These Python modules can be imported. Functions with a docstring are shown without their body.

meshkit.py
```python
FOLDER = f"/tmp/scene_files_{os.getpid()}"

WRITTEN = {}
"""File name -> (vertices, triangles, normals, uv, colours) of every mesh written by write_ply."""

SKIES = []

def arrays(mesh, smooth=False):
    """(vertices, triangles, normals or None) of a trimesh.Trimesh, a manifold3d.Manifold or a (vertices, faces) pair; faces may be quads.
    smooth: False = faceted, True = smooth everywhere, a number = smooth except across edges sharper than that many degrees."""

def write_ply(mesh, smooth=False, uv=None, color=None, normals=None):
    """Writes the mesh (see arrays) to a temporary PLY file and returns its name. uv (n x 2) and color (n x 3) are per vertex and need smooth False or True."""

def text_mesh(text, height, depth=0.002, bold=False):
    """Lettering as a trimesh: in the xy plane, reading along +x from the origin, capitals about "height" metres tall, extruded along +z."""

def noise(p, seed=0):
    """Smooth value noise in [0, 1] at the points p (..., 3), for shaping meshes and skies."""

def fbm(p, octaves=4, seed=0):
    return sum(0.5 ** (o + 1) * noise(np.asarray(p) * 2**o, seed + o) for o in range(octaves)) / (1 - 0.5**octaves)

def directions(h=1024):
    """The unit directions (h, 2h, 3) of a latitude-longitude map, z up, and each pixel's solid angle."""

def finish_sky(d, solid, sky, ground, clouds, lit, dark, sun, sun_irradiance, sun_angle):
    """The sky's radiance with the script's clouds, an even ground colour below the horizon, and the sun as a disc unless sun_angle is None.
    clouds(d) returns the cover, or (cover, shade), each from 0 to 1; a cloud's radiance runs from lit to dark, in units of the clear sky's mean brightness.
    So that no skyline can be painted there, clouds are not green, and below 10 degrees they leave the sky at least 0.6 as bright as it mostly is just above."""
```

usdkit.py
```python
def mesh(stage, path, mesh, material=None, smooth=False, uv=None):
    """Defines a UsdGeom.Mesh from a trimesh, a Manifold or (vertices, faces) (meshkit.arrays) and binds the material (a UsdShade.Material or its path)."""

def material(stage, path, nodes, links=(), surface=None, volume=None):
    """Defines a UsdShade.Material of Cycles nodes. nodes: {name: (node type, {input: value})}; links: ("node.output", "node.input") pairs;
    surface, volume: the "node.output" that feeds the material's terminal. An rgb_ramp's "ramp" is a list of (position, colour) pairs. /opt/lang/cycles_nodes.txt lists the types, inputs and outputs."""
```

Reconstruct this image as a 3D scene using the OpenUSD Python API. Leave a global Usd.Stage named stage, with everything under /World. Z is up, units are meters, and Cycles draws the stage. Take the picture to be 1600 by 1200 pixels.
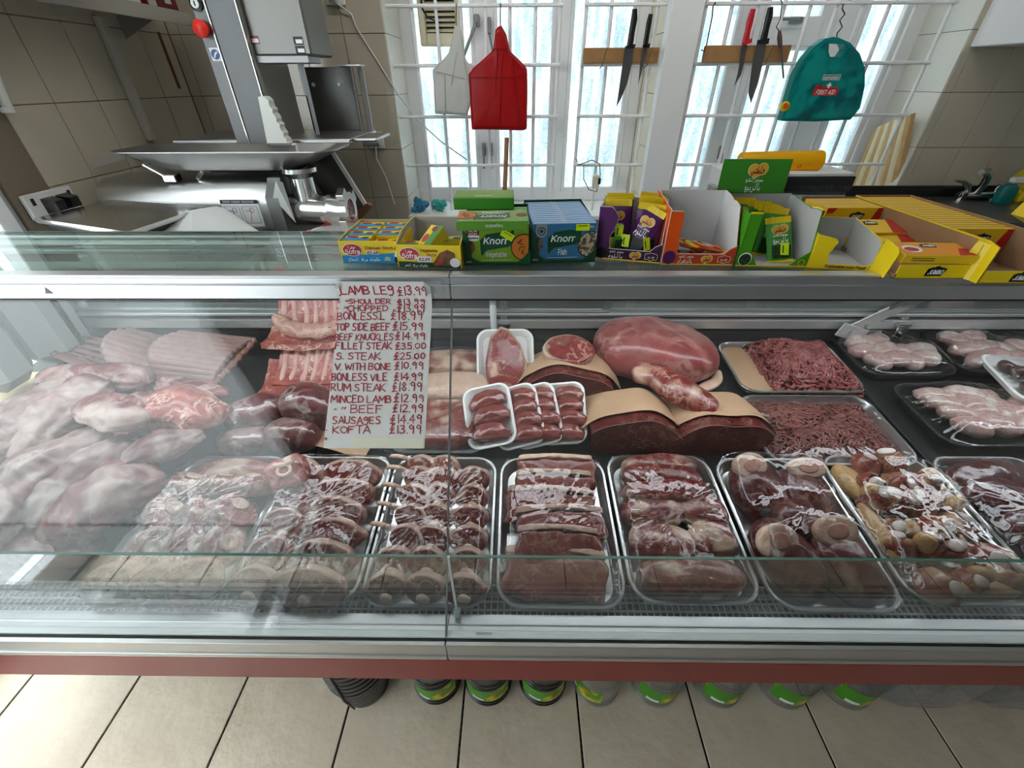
import math, random
import numpy as np, trimesh, manifold3d, shapely, usdkit, meshkit
from shapely import affinity
from shapely.geometry import Polygon, LineString, Point, box as sbox
from scipy import ndimage
from pxr import Usd, UsdGeom, UsdLux, UsdShade, Gf, Sdf, Vt

stage = Usd.Stage.CreateInMemory()
UsdGeom.SetStageUpAxis(stage, UsdGeom.Tokens.z)
UsdGeom.SetStageMetersPerUnit(stage, 1.0)
UsdGeom.Xform.Define(stage, '/World')
UsdGeom.Scope.Define(stage, '/World/Looks')

# ---------------------------------------------------------------- camera, light, exposure
PITCH, YAW, ROLL, FPX = 0.623152873, -0.0145310148, 0.00535008018, 661.834274
cam = UsdGeom.Camera.Define(stage, '/World/Camera')
_f = np.array([math.sin(YAW) * math.cos(PITCH), math.cos(YAW) * math.cos(PITCH), -math.sin(PITCH)])
_r = np.array([math.cos(YAW), -math.sin(YAW), 0.0]); _d = np.cross(_f, _r)
_r, _d = _r * math.cos(ROLL) + _d * math.sin(ROLL), -_r * math.sin(ROLL) + _d * math.cos(ROLL)
cam.AddTransformOp().Set(Gf.Matrix4d(*_r, 0, *(-_d), 0, *(-_f), 0, 0, 0, 1.55, 1))
cam.CreateHorizontalApertureAttr(36.0); cam.CreateVerticalApertureAttr(27.0)
cam.CreateFocalLengthAttr(36.0 * FPX / 1600)
cam.CreateClippingRangeAttr(Gf.Vec2f(0.02, 200))
cam.CreateExposureAttr(0.85)

sky = UsdLux.DomeLight.Define(stage, '/World/overcast_sky')      # an even, bright, slightly cool overcast sky
sky.CreateIntensityAttr(2.6); sky.CreateColorAttr(Gf.Vec3f(0.90, 0.96, 1.0))
sun = UsdLux.DistantLight.Define(stage, '/World/sun')            # a veiled sun behind the back window
sun.CreateIntensityAttr(6.0); sun.CreateAngleAttr(6.0); sun.CreateColorAttr(Gf.Vec3f(1, 0.95, 0.86))
sun.AddRotateXYZOp().Set(Gf.Vec3f(-48, 0, 20))

# ---------------------------------------------------------------- helpers
_count = {}
def numbered(parent, name):
    k = (parent, name); n = _count.get(k, 0); _count[k] = n + 1
    return f'{parent}/{name}' if n == 0 else f'{parent}/{name}_{n:03d}'

_LW = {}
def path_of(p):
    return '/World' if p is None else str(p.GetPath())

def tag(prim, label=None, cat=None, group=None, kind=None):
    p = prim.GetPrim() if hasattr(prim, 'GetPrim') else prim
    for k, v in (('label', label), ('category', cat), ('group', group), ('kind', kind)):
        if v: p.SetCustomDataByKey(k, v)
    return p

def mat4(loc=(0, 0, 0), rx=0, ry=0, rz=0, s=1):
    cx, sx, cy, sy, cz, sz = *cs(rx), *cs(ry), *cs(rz)
    R = np.array([[cz, -sz, 0], [sz, cz, 0], [0, 0, 1.]]) @ np.array([[cy, 0, sy], [0, 1, 0], [-sy, 0, cy]]) @ np.array([[1, 0, 0], [0, cx, -sx], [0, sx, cx]])
    M = np.eye(4); M[:3, :3] = R * s; M[:3, 3] = loc
    return M
def cs(a): return math.cos(math.radians(a)), math.sin(math.radians(a))

def thing(name, label, cat, M=None, group=None, kind=None):
    """An Xform at the thing's base (M: 4x4 or a location); the children of it are the parts."""
    if M is None: M = np.eye(4)
    M = np.asarray(M, float)
    if M.shape == (3,): M = mat4(M)
    x = UsdGeom.Xform.Define(stage, numbered('/World', name))
    x.AddTransformOp().Set(Gf.Matrix4d(*M.T.ravel().tolist()))
    _LW[str(x.GetPath())] = M
    return tag(x, label, cat, group, kind)

def arr(m):
    if isinstance(m, (list,)): return join(m)
    if isinstance(m, tuple): return np.asarray(m[0], float), tri(np.asarray(m[1], int))
    if hasattr(m, 'to_mesh'):
        q = m.to_mesh(); return np.array(q.vert_properties[:, :3], float), np.array(q.tri_verts, int)
    return np.array(m.vertices, float), np.array(m.faces, int)
def tri(f): return np.vstack([f[:, [0, 1, 2]], f[:, [0, 2, 3]]]) if f.shape[1] == 4 else f
def join(ms):
    V, Fs, n = [], [], 0
    for m in ms:
        v, f = arr(m); V.append(v); Fs.append(f + n); n += len(v)
    return np.vstack(V), np.vstack(Fs)
def xf(M, m):
    v, f = arr(m); M = np.asarray(M, float)
    if M.ndim == 1: return v + M, f
    v = v @ M[:3, :3].T + M[:3, 3]
    return v, (f[:, ::-1] if np.linalg.det(M[:3, :3]) < 0 else f)

def part(parent, name, m, material, smooth=False, world=False, label=None, attr=None, kind=None, cat=None, group=None):
    """One Mesh prim under parent (or under /World). world=True: the points are given in world coordinates."""
    v, f = arr(m)
    if world and parent is not None:
        chain, p = np.eye(4), parent
        while p and str(p.GetPath()) != '/World':
            chain = _LW.get(str(p.GetPath()), np.eye(4)) @ chain; p = p.GetParent()
        Mi = np.linalg.inv(chain); v = v @ Mi[:3, :3].T + Mi[:3, 3]
    g = usdkit.mesh(stage, numbered(path_of(parent), name), (v, f), material, smooth=smooth)
    if attr is not None:
        for k, a in attr.items():
            UsdGeom.PrimvarsAPI(g).CreatePrimvar(k, Sdf.ValueTypeNames.FloatArray, 'vertex').Set(Vt.FloatArray.FromNumpy(np.asarray(a, np.float32)))
    return tag(g, label, cat, group, kind)

def copy_of(src, label, M, name=None, group=None):
    """A repeat of a thing: an Xform that references the first one with its parts."""
    was = src.GetCustomData()
    nm = name or src.GetName().rstrip('0123456789').rstrip('_')
    x = UsdGeom.Xform.Define(stage, numbered('/World', nm)); p = x.GetPrim()
    p.GetReferences().AddInternalReference(src.GetPath()); p.SetInstanceable(True)
    M = np.asarray(M, float)
    if M.shape == (3,): M = mat4(M)
    x.GetPrim().GetAttribute('xformOp:transform').Set(Gf.Matrix4d(*M.T.ravel().tolist()))
    _LW[str(x.GetPath())] = M
    return tag(p, label, was['category'], group or was.get('group'))

# ---- shapes
def bx(x0, x1, y0, y1, z0, z1, r=0.0):
    """A box; r > 0 chamfers its edges."""
    if r <= 0:
        t = trimesh.creation.box(bounds=[[x0, y0, z0], [x1, y1, z1]]); return np.array(t.vertices), np.array(t.faces)
    r = min(r, .49 * (x1 - x0), .49 * (y1 - y0), .49 * (z1 - z0)); P = []
    for x, sx in ((x0, 1), (x1, -1)):
        for y, sy in ((y0, 1), (y1, -1)):
            for z, sz in ((z0, 1), (z1, -1)):
                P += [(x, y + sy * r, z + sz * r), (x + sx * r, y, z + sz * r), (x + sx * r, y + sy * r, z)]
    return hull(P)
def cb(c, s, r=0.0):
    return bx(c[0] - s[0] / 2, c[0] + s[0] / 2, c[1] - s[1] / 2, c[1] + s[1] / 2, c[2] - s[2] / 2, c[2] + s[2] / 2, r)
def hull(P): return arr(manifold3d.Manifold.hull_points(np.asarray(P, np.float64)))

def frame_of(t, ref=None):
    t = t / np.linalg.norm(t); a = np.array([0, 0, 1.]) if ref is None else np.asarray(ref, float)
    if abs(t @ a) > .97 * np.linalg.norm(a): a = np.array([1., 0, 0]) if abs(t[0]) < .9 else np.array([0, 1., 0])
    u = np.cross(a, t); u /= np.linalg.norm(u); return u, np.cross(t, u)
def tube(P, r, n=8, flat=1.0, ref=None, cap=True):
    """A swept tube along P (k x 3); r: a radius or one per point; flat: height / width of the section."""
    P = np.asarray(P, float); k = len(P); r = np.broadcast_to(np.asarray(r, float), (k,))
    T = np.gradient(P, axis=0); V = []
    a = np.linspace(0, 2 * np.pi, n, endpoint=False)
    u, w = frame_of(T[0], ref)
    for i in range(k):
        t = T[i] / np.linalg.norm(T[i]); u = u - t * (u @ t); u /= np.linalg.norm(u); w = np.cross(t, u)
        V.append(P[i] + r[i] * (np.cos(a)[:, None] * u + flat * np.sin(a)[:, None] * w))
    V = np.vstack(V); i = np.arange(n); j = (i + 1) % n; F = []
    for s in range(k - 1):
        F.append(np.stack([s * n + i, s * n + j, (s + 1) * n + j, (s + 1) * n + i], 1))
    F = tri(np.vstack(F))
    if cap:
        V = np.vstack([V, P[0], P[-1]])
        F = np.vstack([F, np.stack([np.full(n, k * n), j, i], 1), np.stack([np.full(n, k * n + 1), (k - 1) * n + i, (k - 1) * n + j], 1)])
    return V, F
def rod(a, b, r, n=10): return tube([a, b], r, n)
def lathe(prof, n=24, M=None):
    """prof: (radius, height) from bottom to top, turned about z."""
    prof = np.asarray(prof, float); k = len(prof); a = np.linspace(0, 2 * np.pi, n, endpoint=False)
    V = np.stack([prof[:, None, 0] * np.cos(a), prof[:, None, 0] * np.sin(a), np.repeat(prof[:, 1:2], n, 1)], -1).reshape(-1, 3)
    i = np.arange(n); j = (i + 1) % n
    F = tri(np.vstack([np.stack([s * n + i, s * n + j, (s + 1) * n + j, (s + 1) * n + i], 1) for s in range(k - 1)]))
    m = (V, F)
    return m if M is None else xf(M, m)
def basis(O, R, U):
    R = np.asarray(R, float); U = np.asarray(U, float); M = np.eye(4)
    M[:3, 0], M[:3, 1], M[:3, 2], M[:3, 3] = R, U, np.cross(R, U), O
    return M
def ext(poly, t, M=None):
    """A shapely polygon (or points) extruded by t along the normal of M's plane."""
    if not hasattr(poly, 'geom_type'): poly = Polygon(poly)
    gs = [g for g in getattr(poly, 'geoms', [poly]) if g.geom_type == 'Polygon' and g.area > 1e-10]
    m = join([trimesh.creation.extrude_polygon(g, t, engine='earcut') for g in gs])
    return m if M is None else xf(M, m)
def sheet(P):
    """P: rows x cols x 3 points; a one-sided grid."""
    a, b = P.shape[:2]; i = np.arange(a * b).reshape(a, b)
    q = np.stack([i[:-1, :-1], i[:-1, 1:], i[1:, 1:], i[1:, :-1]], -1).reshape(-1, 4)
    return P.reshape(-1, 3), tri(q)
def shell(P, t):
    """A grid of points given a thickness t along its normals."""
    v, f = sheet(P); a, b = P.shape[:2]
    _, _, n = meshkit.arrays((v, f), True)
    i = np.arange(a * b).reshape(a, b); e = np.concatenate([i[0, :-1], i[:-1, -1], i[-1, :0:-1], i[:0:-1, 0]]); e2 = np.roll(e, -1); N = a * b
    return np.vstack([v, v - n * t]), np.vstack([f, f[:, ::-1] + N, tri(np.stack([e2, e, e + N, e2 + N], 1))])
def rrect(w, h, r, n=6, c=(0, 0)):
    P = []
    for sx, sy, a0 in ((1, -1, -90), (1, 1, 0), (-1, 1, 90), (-1, -1, 180)):
        for q in np.linspace(a0, a0 + 90, n): P.append((c[0] + sx * (w / 2 - r) + r * cs(q)[0], c[1] + sy * (h / 2 - r) + r * cs(q)[1]))
    return np.array(P)
def loft(rings, cap0=True, cap1=True):
    """rings: list of n x 3 closed loops (counter-clockwise seen from above, going up)."""
    n, k = len(rings[0]), len(rings); V = np.vstack(rings); i = np.arange(n); j = (i + 1) % n
    F = [tri(np.vstack([np.stack([s * n + i, s * n + j, (s + 1) * n + j, (s + 1) * n + i], 1) for s in range(k - 1)]))]
    ex = []
    if cap0: ex.append(rings[0].mean(0)); F.append(np.stack([np.full(n, len(V) + len(ex) - 1), j, i], 1))
    if cap1: ex.append(rings[-1].mean(0)); F.append(np.stack([np.full(n, len(V) + len(ex) - 1), (k - 1) * n + i, (k - 1) * n + j], 1))
    return (np.vstack([V] + [np.array(ex)]) if ex else V), np.vstack(F)
def ring(P2, z): return np.c_[P2, np.full(len(P2), z)]

# ---- lettering
_TX = {}
def lettering(text, height, bold=False, font=None, t=0.0004):
    k = (text, bold, font)
    if k not in _TX:
        if font is None: m = meshkit.text_mesh(text, 1.0, 1.0, bold)
        else: m = other_text(text, font)
        _TX[k] = arr(m)
    v, f = _TX[k]; v = v * [height, height, t]; return v, f
def other_text(text, face):
    """meshkit's lettering in another of the installed typefaces (Inter has no Arabic letters)."""
    import types
    was = meshkit.glob
    meshkit.glob = types.SimpleNamespace(glob=lambda p: was.glob(p.replace('Inter', face)))
    try: return meshkit.text_mesh(text, 1.0, 1.0, True)
    finally: meshkit.glob = was
def arabic(s): return s[::-1]
def text(parent, s, M, h, material, w=None, center=True, bold=False, font=None, slant=0.0, name='lettering', t=0.0004):
    """Flat lettering: M's x runs along the line, y up, z off the surface; centred on M's origin."""
    v, f = lettering(s, h, bold, font, t); v = v.copy()
    if w: v[:, 0] *= w / np.ptp(v[:, 0])
    v[:, 0] += slant * v[:, 1]
    if center: v[:, 0] -= (v[:, 0].min() + v[:, 0].max()) / 2; v[:, 1] -= h / 2
    return part(parent, name, xf(M, (v, f)), material)

# ---- materials
_M = {}
def looks(name): return f'/World/Looks/{name}'
def mt(name, col, rough=.5, metal=0.0, var=None, bump=None, **kw):
    """var: (scale, second colour, low, high); bump: (scale, strength)."""
    if name in _M: return _M[name]
    nodes = {'p': ('principled_bsdf', {'base_color': col, 'roughness': rough, 'metallic': metal, **kw}), 't': ('texture_coordinate', {})}
    links = []
    if var:
        nodes['n'] = ('noise_texture', {'scale': var[0], 'detail': 4.0, 'roughness': .6})
        nodes['r'] = ('rgb_ramp', {'ramp': [(0, col), (var[2], col), (var[3], var[1]), (1, var[1])]})
        links += [('t.object', 'n.vector'), ('n.fac', 'r.fac'), ('r.color', 'p.base_color')]
    if bump:
        nodes['bn'] = ('noise_texture', {'scale': bump[0], 'detail': 3.0}); nodes['b'] = ('bump', {'strength': bump[1], 'distance': .01})
        links += [('t.object', 'bn.vector'), ('bn.fac', 'b.height'), ('b.normal', 'p.normal')]
    _M[name] = usdkit.material(stage, looks(name), nodes, links, surface='p.BSDF')
    return _M[name]
def srgb(r, g, b):
    return tuple(((c / 255) / 12.92 if c <= 10.3 else ((c / 255 + .055) / 1.055) ** 2.4) for c in (r, g, b))
def pane_mat(name, tint, ior=1.5, rough=0.0, bump=None, milk=0.0, refl=(1, 1, 1)):
    if name in _M: return _M[name]
    nodes = {'tr': ('transparent_bsdf', {'color': tint}), 'g': ('glossy_bsdf', {'color': refl, 'roughness': rough}), 'f': ('fresnel', {'IOR': ior}),
             'm': ('mix_closure', {}), 'ge': ('geometry', {}), 'io': ('mix_float', {'a': ior, 'b': 1 / ior})}
    links = [('ge.backfacing', 'io.fac'), ('io.result', 'f.IOR'), ('f.fac', 'm.fac'), ('tr.BSDF', 'm.closure1'), ('g.BSDF', 'm.closure2')]
    out = 'm.closure'
    if bump:
        nodes.update(t=('texture_coordinate', {}), n=('noise_texture', {'scale': bump[0], 'detail': 2.0, 'distortion': bump[2]}), b=('bump', {'strength': bump[1], 'distance': .01}))
        links += [('t.object', 'n.vector'), ('n.fac', 'b.height'), ('b.normal', 'f.normal'), ('b.normal', 'g.normal')]
    if milk:
        nodes.update(d=('diffuse_bsdf', {'color': (.85, .87, .9)}), m2=('mix_closure', {'fac': milk}))
        links += [('m.closure', 'm2.closure1'), ('d.BSDF', 'm2.closure2')]; out = 'm2.closure'
    _M[name] = usdkit.material(stage, looks(name), nodes, links, surface=out)
    return _M[name]
def emit(name, col, s):
    if name not in _M: _M[name] = usdkit.material(stage, looks(name), {'e': ('emission', {'color': col, 'strength': s})}, [], surface='e.emission')
    return _M[name]
def meat(name, dark, light, fat, marb=.5, scale=30.0, rough=.3, coat=.35, vein=26.0, width=.045):
    """Flesh: two lean tones, thin veins of fat from a folded noise, and the mesh's own 'fat' attribute for its fat cover."""
    if name in _M: return _M[name]
    dark, light = (dark[0] * .96, dark[1] * .74, dark[2] * .76), (light[0] * .98, light[1] * .82, light[2] * .84)
    nodes = {'t': ('texture_coordinate', {}), 'oi': ('object_info', {}), 'ad': ('vector_math', {'math_type': 'add'}),
             'n1': ('noise_texture', {'scale': scale, 'detail': 4.0, 'roughness': .65, 'distortion': .6}),
             'r1': ('rgb_ramp', {'ramp': [(.3, dark), (.68, light)]}),
             'n2': ('noise_texture', {'scale': vein, 'detail': 3.0, 'roughness': .6, 'distortion': .5}),
             'n3': ('noise_texture', {'scale': vein * .55, 'detail': 2.0}), 'r3': ('rgb_ramp', {'ramp': [(.38, (0, 0, 0)), (.56, (1, 1, 1))]}), 'm3': ('math', {'math_type': 'multiply'}),
             'r2': ('rgb_ramp', {'ramp': [(.5 - width, (0, 0, 0)), (.5, (1, 1, 1)), (.5 + width, (0, 0, 0))]}),
             'mm': ('math', {'math_type': 'multiply', 'value2': marb}),
             'at': ('attribute', {'attribute': 'fat'}), 'mx': ('math', {'math_type': 'maximum'}),
             'nf': ('noise_texture', {'scale': 60.0, 'detail': 3.0}), 'rf': ('rgb_ramp', {'ramp': [(.3, fat), (.75, tuple(c * .8 for c in fat))]}),
             'mc': ('mix', {'mix_type': 'mix'}),
             'bp': ('bump', {'strength': .6, 'distance': .004}),
             'p': ('principled_bsdf', {'roughness': rough, 'coat_weight': coat, 'coat_roughness': .12, 'specular_ior_level': .5})}
    links = [('t.object', 'ad.vector1'), ('oi.location', 'ad.vector2'), ('ad.vector', 'n1.vector'), ('ad.vector', 'n2.vector'), ('ad.vector', 'nf.vector'),
             ('n1.fac', 'r1.fac'), ('n2.fac', 'r2.fac'), ('ad.vector', 'n3.vector'), ('n3.fac', 'r3.fac'), ('r2.color', 'm3.value1'), ('r3.color', 'm3.value2'), ('m3.value', 'mm.value1'), ('mm.value', 'mx.value1'), ('at.fac', 'mx.value2'),
             ('mx.value', 'mc.fac'), ('r1.color', 'mc.color1'), ('nf.fac', 'rf.fac'), ('rf.color', 'mc.color2'), ('mc.color', 'p.base_color'),
             ('n1.fac', 'bp.height'), ('bp.normal', 'p.normal')]
    _M[name] = usdkit.material(stage, looks(name), nodes, links, surface='p.BSDF')
    return _M[name]


# ---------------------------------------------------------------- colours used all over
STEEL = mt('brushed_steel', (.50, .50, .49), .34, 1.0, bump=(240, .04))
CHROME = mt('polished_steel', (.66, .66, .65), .14, 1.0)
ALU = mt('aluminium_profile', (.63, .64, .65), .38, .85)
ALUD = mt('grey_aluminium', (.30, .30, .30), .45, .7)
BLACK = mt('black_rubber', (.012, .012, .012), .6)
BLACKP = mt('black_plastic', (.015, .015, .016), .28)
WHITE = mt('white_paint', (.80, .80, .78), .35)
UPVC = mt('white_frame_plastic', (.90, .905, .91), .3)
WGLOSS = mt('white_gloss_paint', (.86, .865, .87), .22)
TILE = mt('cream_wall_tile', srgb(205, 196, 178), .24, var=(3.0, srgb(196, 188, 170), .35, .7))
TILEW = mt('white_reveal_tile', srgb(226, 224, 212), .22)
GROUT = mt('wall_grout', srgb(128, 116, 100), .9)
FTILE = mt('beige_floor_tile', srgb(228, 212, 190), .33, var=(5.0, srgb(214, 197, 174), .35, .72), bump=(22, .32))
FGROUT = mt('dark_floor_grout', (.03, .026, .022), .9)
GLASS = pane_mat('counter_glass', (.975, .99, .983), 1.5, 0.0)
CLEAR = pane_mat('clear_window_glass', (.95, .97, .97), 1.5)
WOOD = mt('pale_wood', srgb(172, 130, 84), .5, var=(9, srgb(148, 106, 64), .35, .7))
CARD = mt('brown_cardboard', srgb(158, 124, 92), .85, var=(14, srgb(146, 112, 80), .3, .7))
GREYCARD = mt('grey_card_inside', srgb(186, 184, 182), .8)
WHITECARD = mt('white_card', srgb(226, 226, 226), .55)
YELLOW = mt('yellow_card', srgb(240, 208, 20), .42)
GREENP = mt('green_print', srgb(62, 142, 40), .4)
RED = mt('red_print', srgb(190, 28, 30), .42)
INK = mt('black_ink', (.012, .012, .012), .5)
WHITEINK = mt('white_ink', (.86, .86, .86), .5)
NEON = mt('fluorescent_yellow_label', srgb(216, 240, 0), .5)

# ---------------------------------------------------------------- the room
floor = tag(UsdGeom.Xform.Define(stage, '/World/floor'), kind='structure')
part(floor.GetPrim() if hasattr(floor, 'GetPrim') else floor, 'floor_bed', bx(-1.95, 3.6, -2.2, 3.3, -.06, -.004), FGROUT)
for i in range(-5, 9):
    for j in range(-2, 4):
        x0, y0 = -.161 + .349 * i, .262 + .349 * j
        part(floor, 'floor_tile', bx(max(x0, -1.7) + .003, x0 + .346, y0 + .003, y0 + .346, -.02, 0, .0015), FTILE)
outside = tag(part(None, 'ground', bx(-14, 14, -14, 14, -.3, -.1), mt('pale_concrete', (.42, .42, .42), .9)), kind='structure')

ZR = [.7445 + .2475 * i for i in range(8)]
wl = tag(UsdGeom.Xform.Define(stage, '/World/wall_left'), kind='structure')
part(wl, 'wall_body', bx(-1.95, -1.7035, 1.5, 3.0, 0, 2.76), GROUT)
for i in range(-1, 4):
    for j in range(-1, 7):
        y0, z0 = 1.845 + .2 * i, ZR[0] + .2475 * j
        ya = max(y0, 1.505)
        part(wl, 'wall_tile', bx(-1.71, -1.70, ya + .0015, y0 + .1985, z0 + .0015, min(z0 + .246, 2.5), .001), TILE)
wb = tag(UsdGeom.Xform.Define(stage, '/World/wall_back'), kind='structure')
for b in ((-1.95, -.647, 2.6535, 3.2, 0, 2.76), (-.647, .712, 2.6535, 3.2, 0, .86), (-.647, 2.17, 2.6535, 3.2, 2.42, 2.76), (.73, .86, 2.6535, 3.2, 0, 2.42), (.86, 2.17, 2.6535, 3.2, 0, .86), (2.17, 3.6, 2.6535, 3.2, 0, 2.76)):
    part(wb, 'wall_body', bx(*b), GROUT)
def tile(x0, x1, z0, z1, m=TILE): part(wb, 'wall_tile', bx(x0 + .0015, x1 - .0015, 2.65, 2.66, z0 + .0015, z1 - .0015, .001), m)
for j in range(-1, 6):
    z0 = ZR[0] + .2475 * j
    for i in range(-6, 0):
        x0 = -.647 + .2 * i; tile(max(x0, -1.7), x0 + .2, z0, z0 + .2475)
    for i in range(-1, 6):
        x0 = 2.213 + .2 * i; tile(max(x0, 2.17), x0 + .2, z0, z0 + .2475)
    for xa, xb_ in ((-.6485, -.640), (2.163, 2.1715)):       # the two outer reveals
        if z0 + .2475 > .9: part(wb, 'reveal_tile', bx(xa, xb_, 2.652, 3.0, max(z0, .9) + .001, z0 + .2465, .001), TILEW)
    if z0 + .2475 > .9: part(wb, 'reveal_tile', bx(.712, .731, 2.70, 3.0, max(z0, .9) + .001, z0 + .2465, .001), mt('cream_reveal_tile', srgb(226, 216, 190), .25))
for i in range(14): tile(-.647 + .2 * i, min(-.447 + .2 * i, 2.17), ZR[0], .862); tile(-.647 + .2 * i, min(-.447 + .2 * i, 2.17), ZR[0] - .2475, ZR[0])
part(wb, 'pier_board', bx(.712, .866, 2.625, 2.70, .86, 2.42, .004), WGLOSS)
for n, (xa, xb_) in ((1, (-.647, .712)), (2, (.866, 2.17))):
    tag(part(None, f'trim_{n}', bx(xa + .001, xb_ - .001, 2.60, 3.02, .872, .90, .004), UPVC), kind='structure')

# window glass: obscured panes that glow with the daylight behind them
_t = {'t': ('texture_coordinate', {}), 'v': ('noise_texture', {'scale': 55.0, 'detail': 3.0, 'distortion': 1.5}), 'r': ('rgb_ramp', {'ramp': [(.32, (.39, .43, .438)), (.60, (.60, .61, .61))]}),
      'st': ('mapping', {'scale': (14.0, 1.0, 1.6)}), 'n2': ('noise_texture', {'scale': 2.4, 'detail': 3.0}), 'r2': ('rgb_ramp', {'ramp': [(.35, (.62, .76, .80)), (.6, (1, 1, 1))]}),  # teal stripes in the colour stand in for shade of foliage outside
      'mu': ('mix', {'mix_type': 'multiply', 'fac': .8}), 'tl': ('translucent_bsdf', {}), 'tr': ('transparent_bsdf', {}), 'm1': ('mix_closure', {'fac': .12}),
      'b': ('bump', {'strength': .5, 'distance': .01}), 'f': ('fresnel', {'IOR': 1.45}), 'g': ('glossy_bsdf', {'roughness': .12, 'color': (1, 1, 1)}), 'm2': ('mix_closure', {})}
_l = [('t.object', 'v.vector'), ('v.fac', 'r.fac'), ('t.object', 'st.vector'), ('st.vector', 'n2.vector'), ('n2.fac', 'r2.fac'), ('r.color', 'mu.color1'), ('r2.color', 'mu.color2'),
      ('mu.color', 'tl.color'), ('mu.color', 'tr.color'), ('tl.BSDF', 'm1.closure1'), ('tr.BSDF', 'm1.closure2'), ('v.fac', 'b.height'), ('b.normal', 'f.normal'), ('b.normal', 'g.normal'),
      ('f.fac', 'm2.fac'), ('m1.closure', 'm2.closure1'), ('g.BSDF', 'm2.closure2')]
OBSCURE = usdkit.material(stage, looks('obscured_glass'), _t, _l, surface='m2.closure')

def window(n, posts, panes, transoms, x0, x1):
    w = tag(UsdGeom.Xform.Define(stage, f'/World/window_{n}'), kind='structure')
    for a, b in posts: part(w, 'window_frame', bx(a, b, 2.985, 3.06, .90, 2.42, .006), UPVC)
    part(w, 'bottom_rail', bx(x0, x1, 2.98, 3.06, .90, .962, .006), UPVC)
    part(w, 'top_rail', bx(x0, x1, 2.98, 3.06, 2.34, 2.42, .006), UPVC)
    for a, b, za, zb in panes:
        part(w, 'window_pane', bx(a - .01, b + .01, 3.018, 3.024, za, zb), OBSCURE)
        for q in (bx(a - .004, a + .016, 2.978, 3.01, za, zb, .003), bx(b - .016, b + .004, 2.978, 3.01, za, zb, .003), bx(a + .016, b - .016, 2.978, 3.01, za, za + .026, .003), bx(a + .016, b - .016, 2.978, 3.01, zb - .026, zb, .003)):
            part(w, 'sash_frame', q, UPVC)
    for a, b, za, zb in transoms: part(w, 'transom', bx(a, b, 2.97, 3.06, za, zb, .005), UPVC)
    return w
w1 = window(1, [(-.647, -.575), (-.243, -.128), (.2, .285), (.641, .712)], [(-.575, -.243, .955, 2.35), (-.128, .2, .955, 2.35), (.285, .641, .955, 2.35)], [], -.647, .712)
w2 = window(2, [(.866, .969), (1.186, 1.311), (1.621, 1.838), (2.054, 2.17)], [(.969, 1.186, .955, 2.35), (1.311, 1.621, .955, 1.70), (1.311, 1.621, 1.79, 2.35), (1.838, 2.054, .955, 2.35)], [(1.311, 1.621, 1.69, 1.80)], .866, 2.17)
def stay(w, M):      # a casement handle: plate, neck and lever
    part(w, 'window_handle', xf(M, [bx(-.012, .012, -.012, 0, -.035, .035, .003), tube([(0, -.005, 0), (0, -.035, 0), (0, -.045, -.02), (0, -.045, -.10)], .007)]), ALUD, smooth=40)
stay(w1, mat4((-.165, 2.975, 1.20))); stay(w1, mat4((-.21, 2.975, 1.20))); stay(w2, mat4((1.25, 2.975, 1.18))); stay(w2, mat4((1.47, 2.965, 1.80), 0, 90, 0))
part(w1, 'window_stay', [rod((-.30, 2.965, 1.66), (-.22, 2.93, 1.80), .008), bx(-.235, -.205, 2.93, 2.975, 1.78, 1.83, .004)], ALUD)
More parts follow.
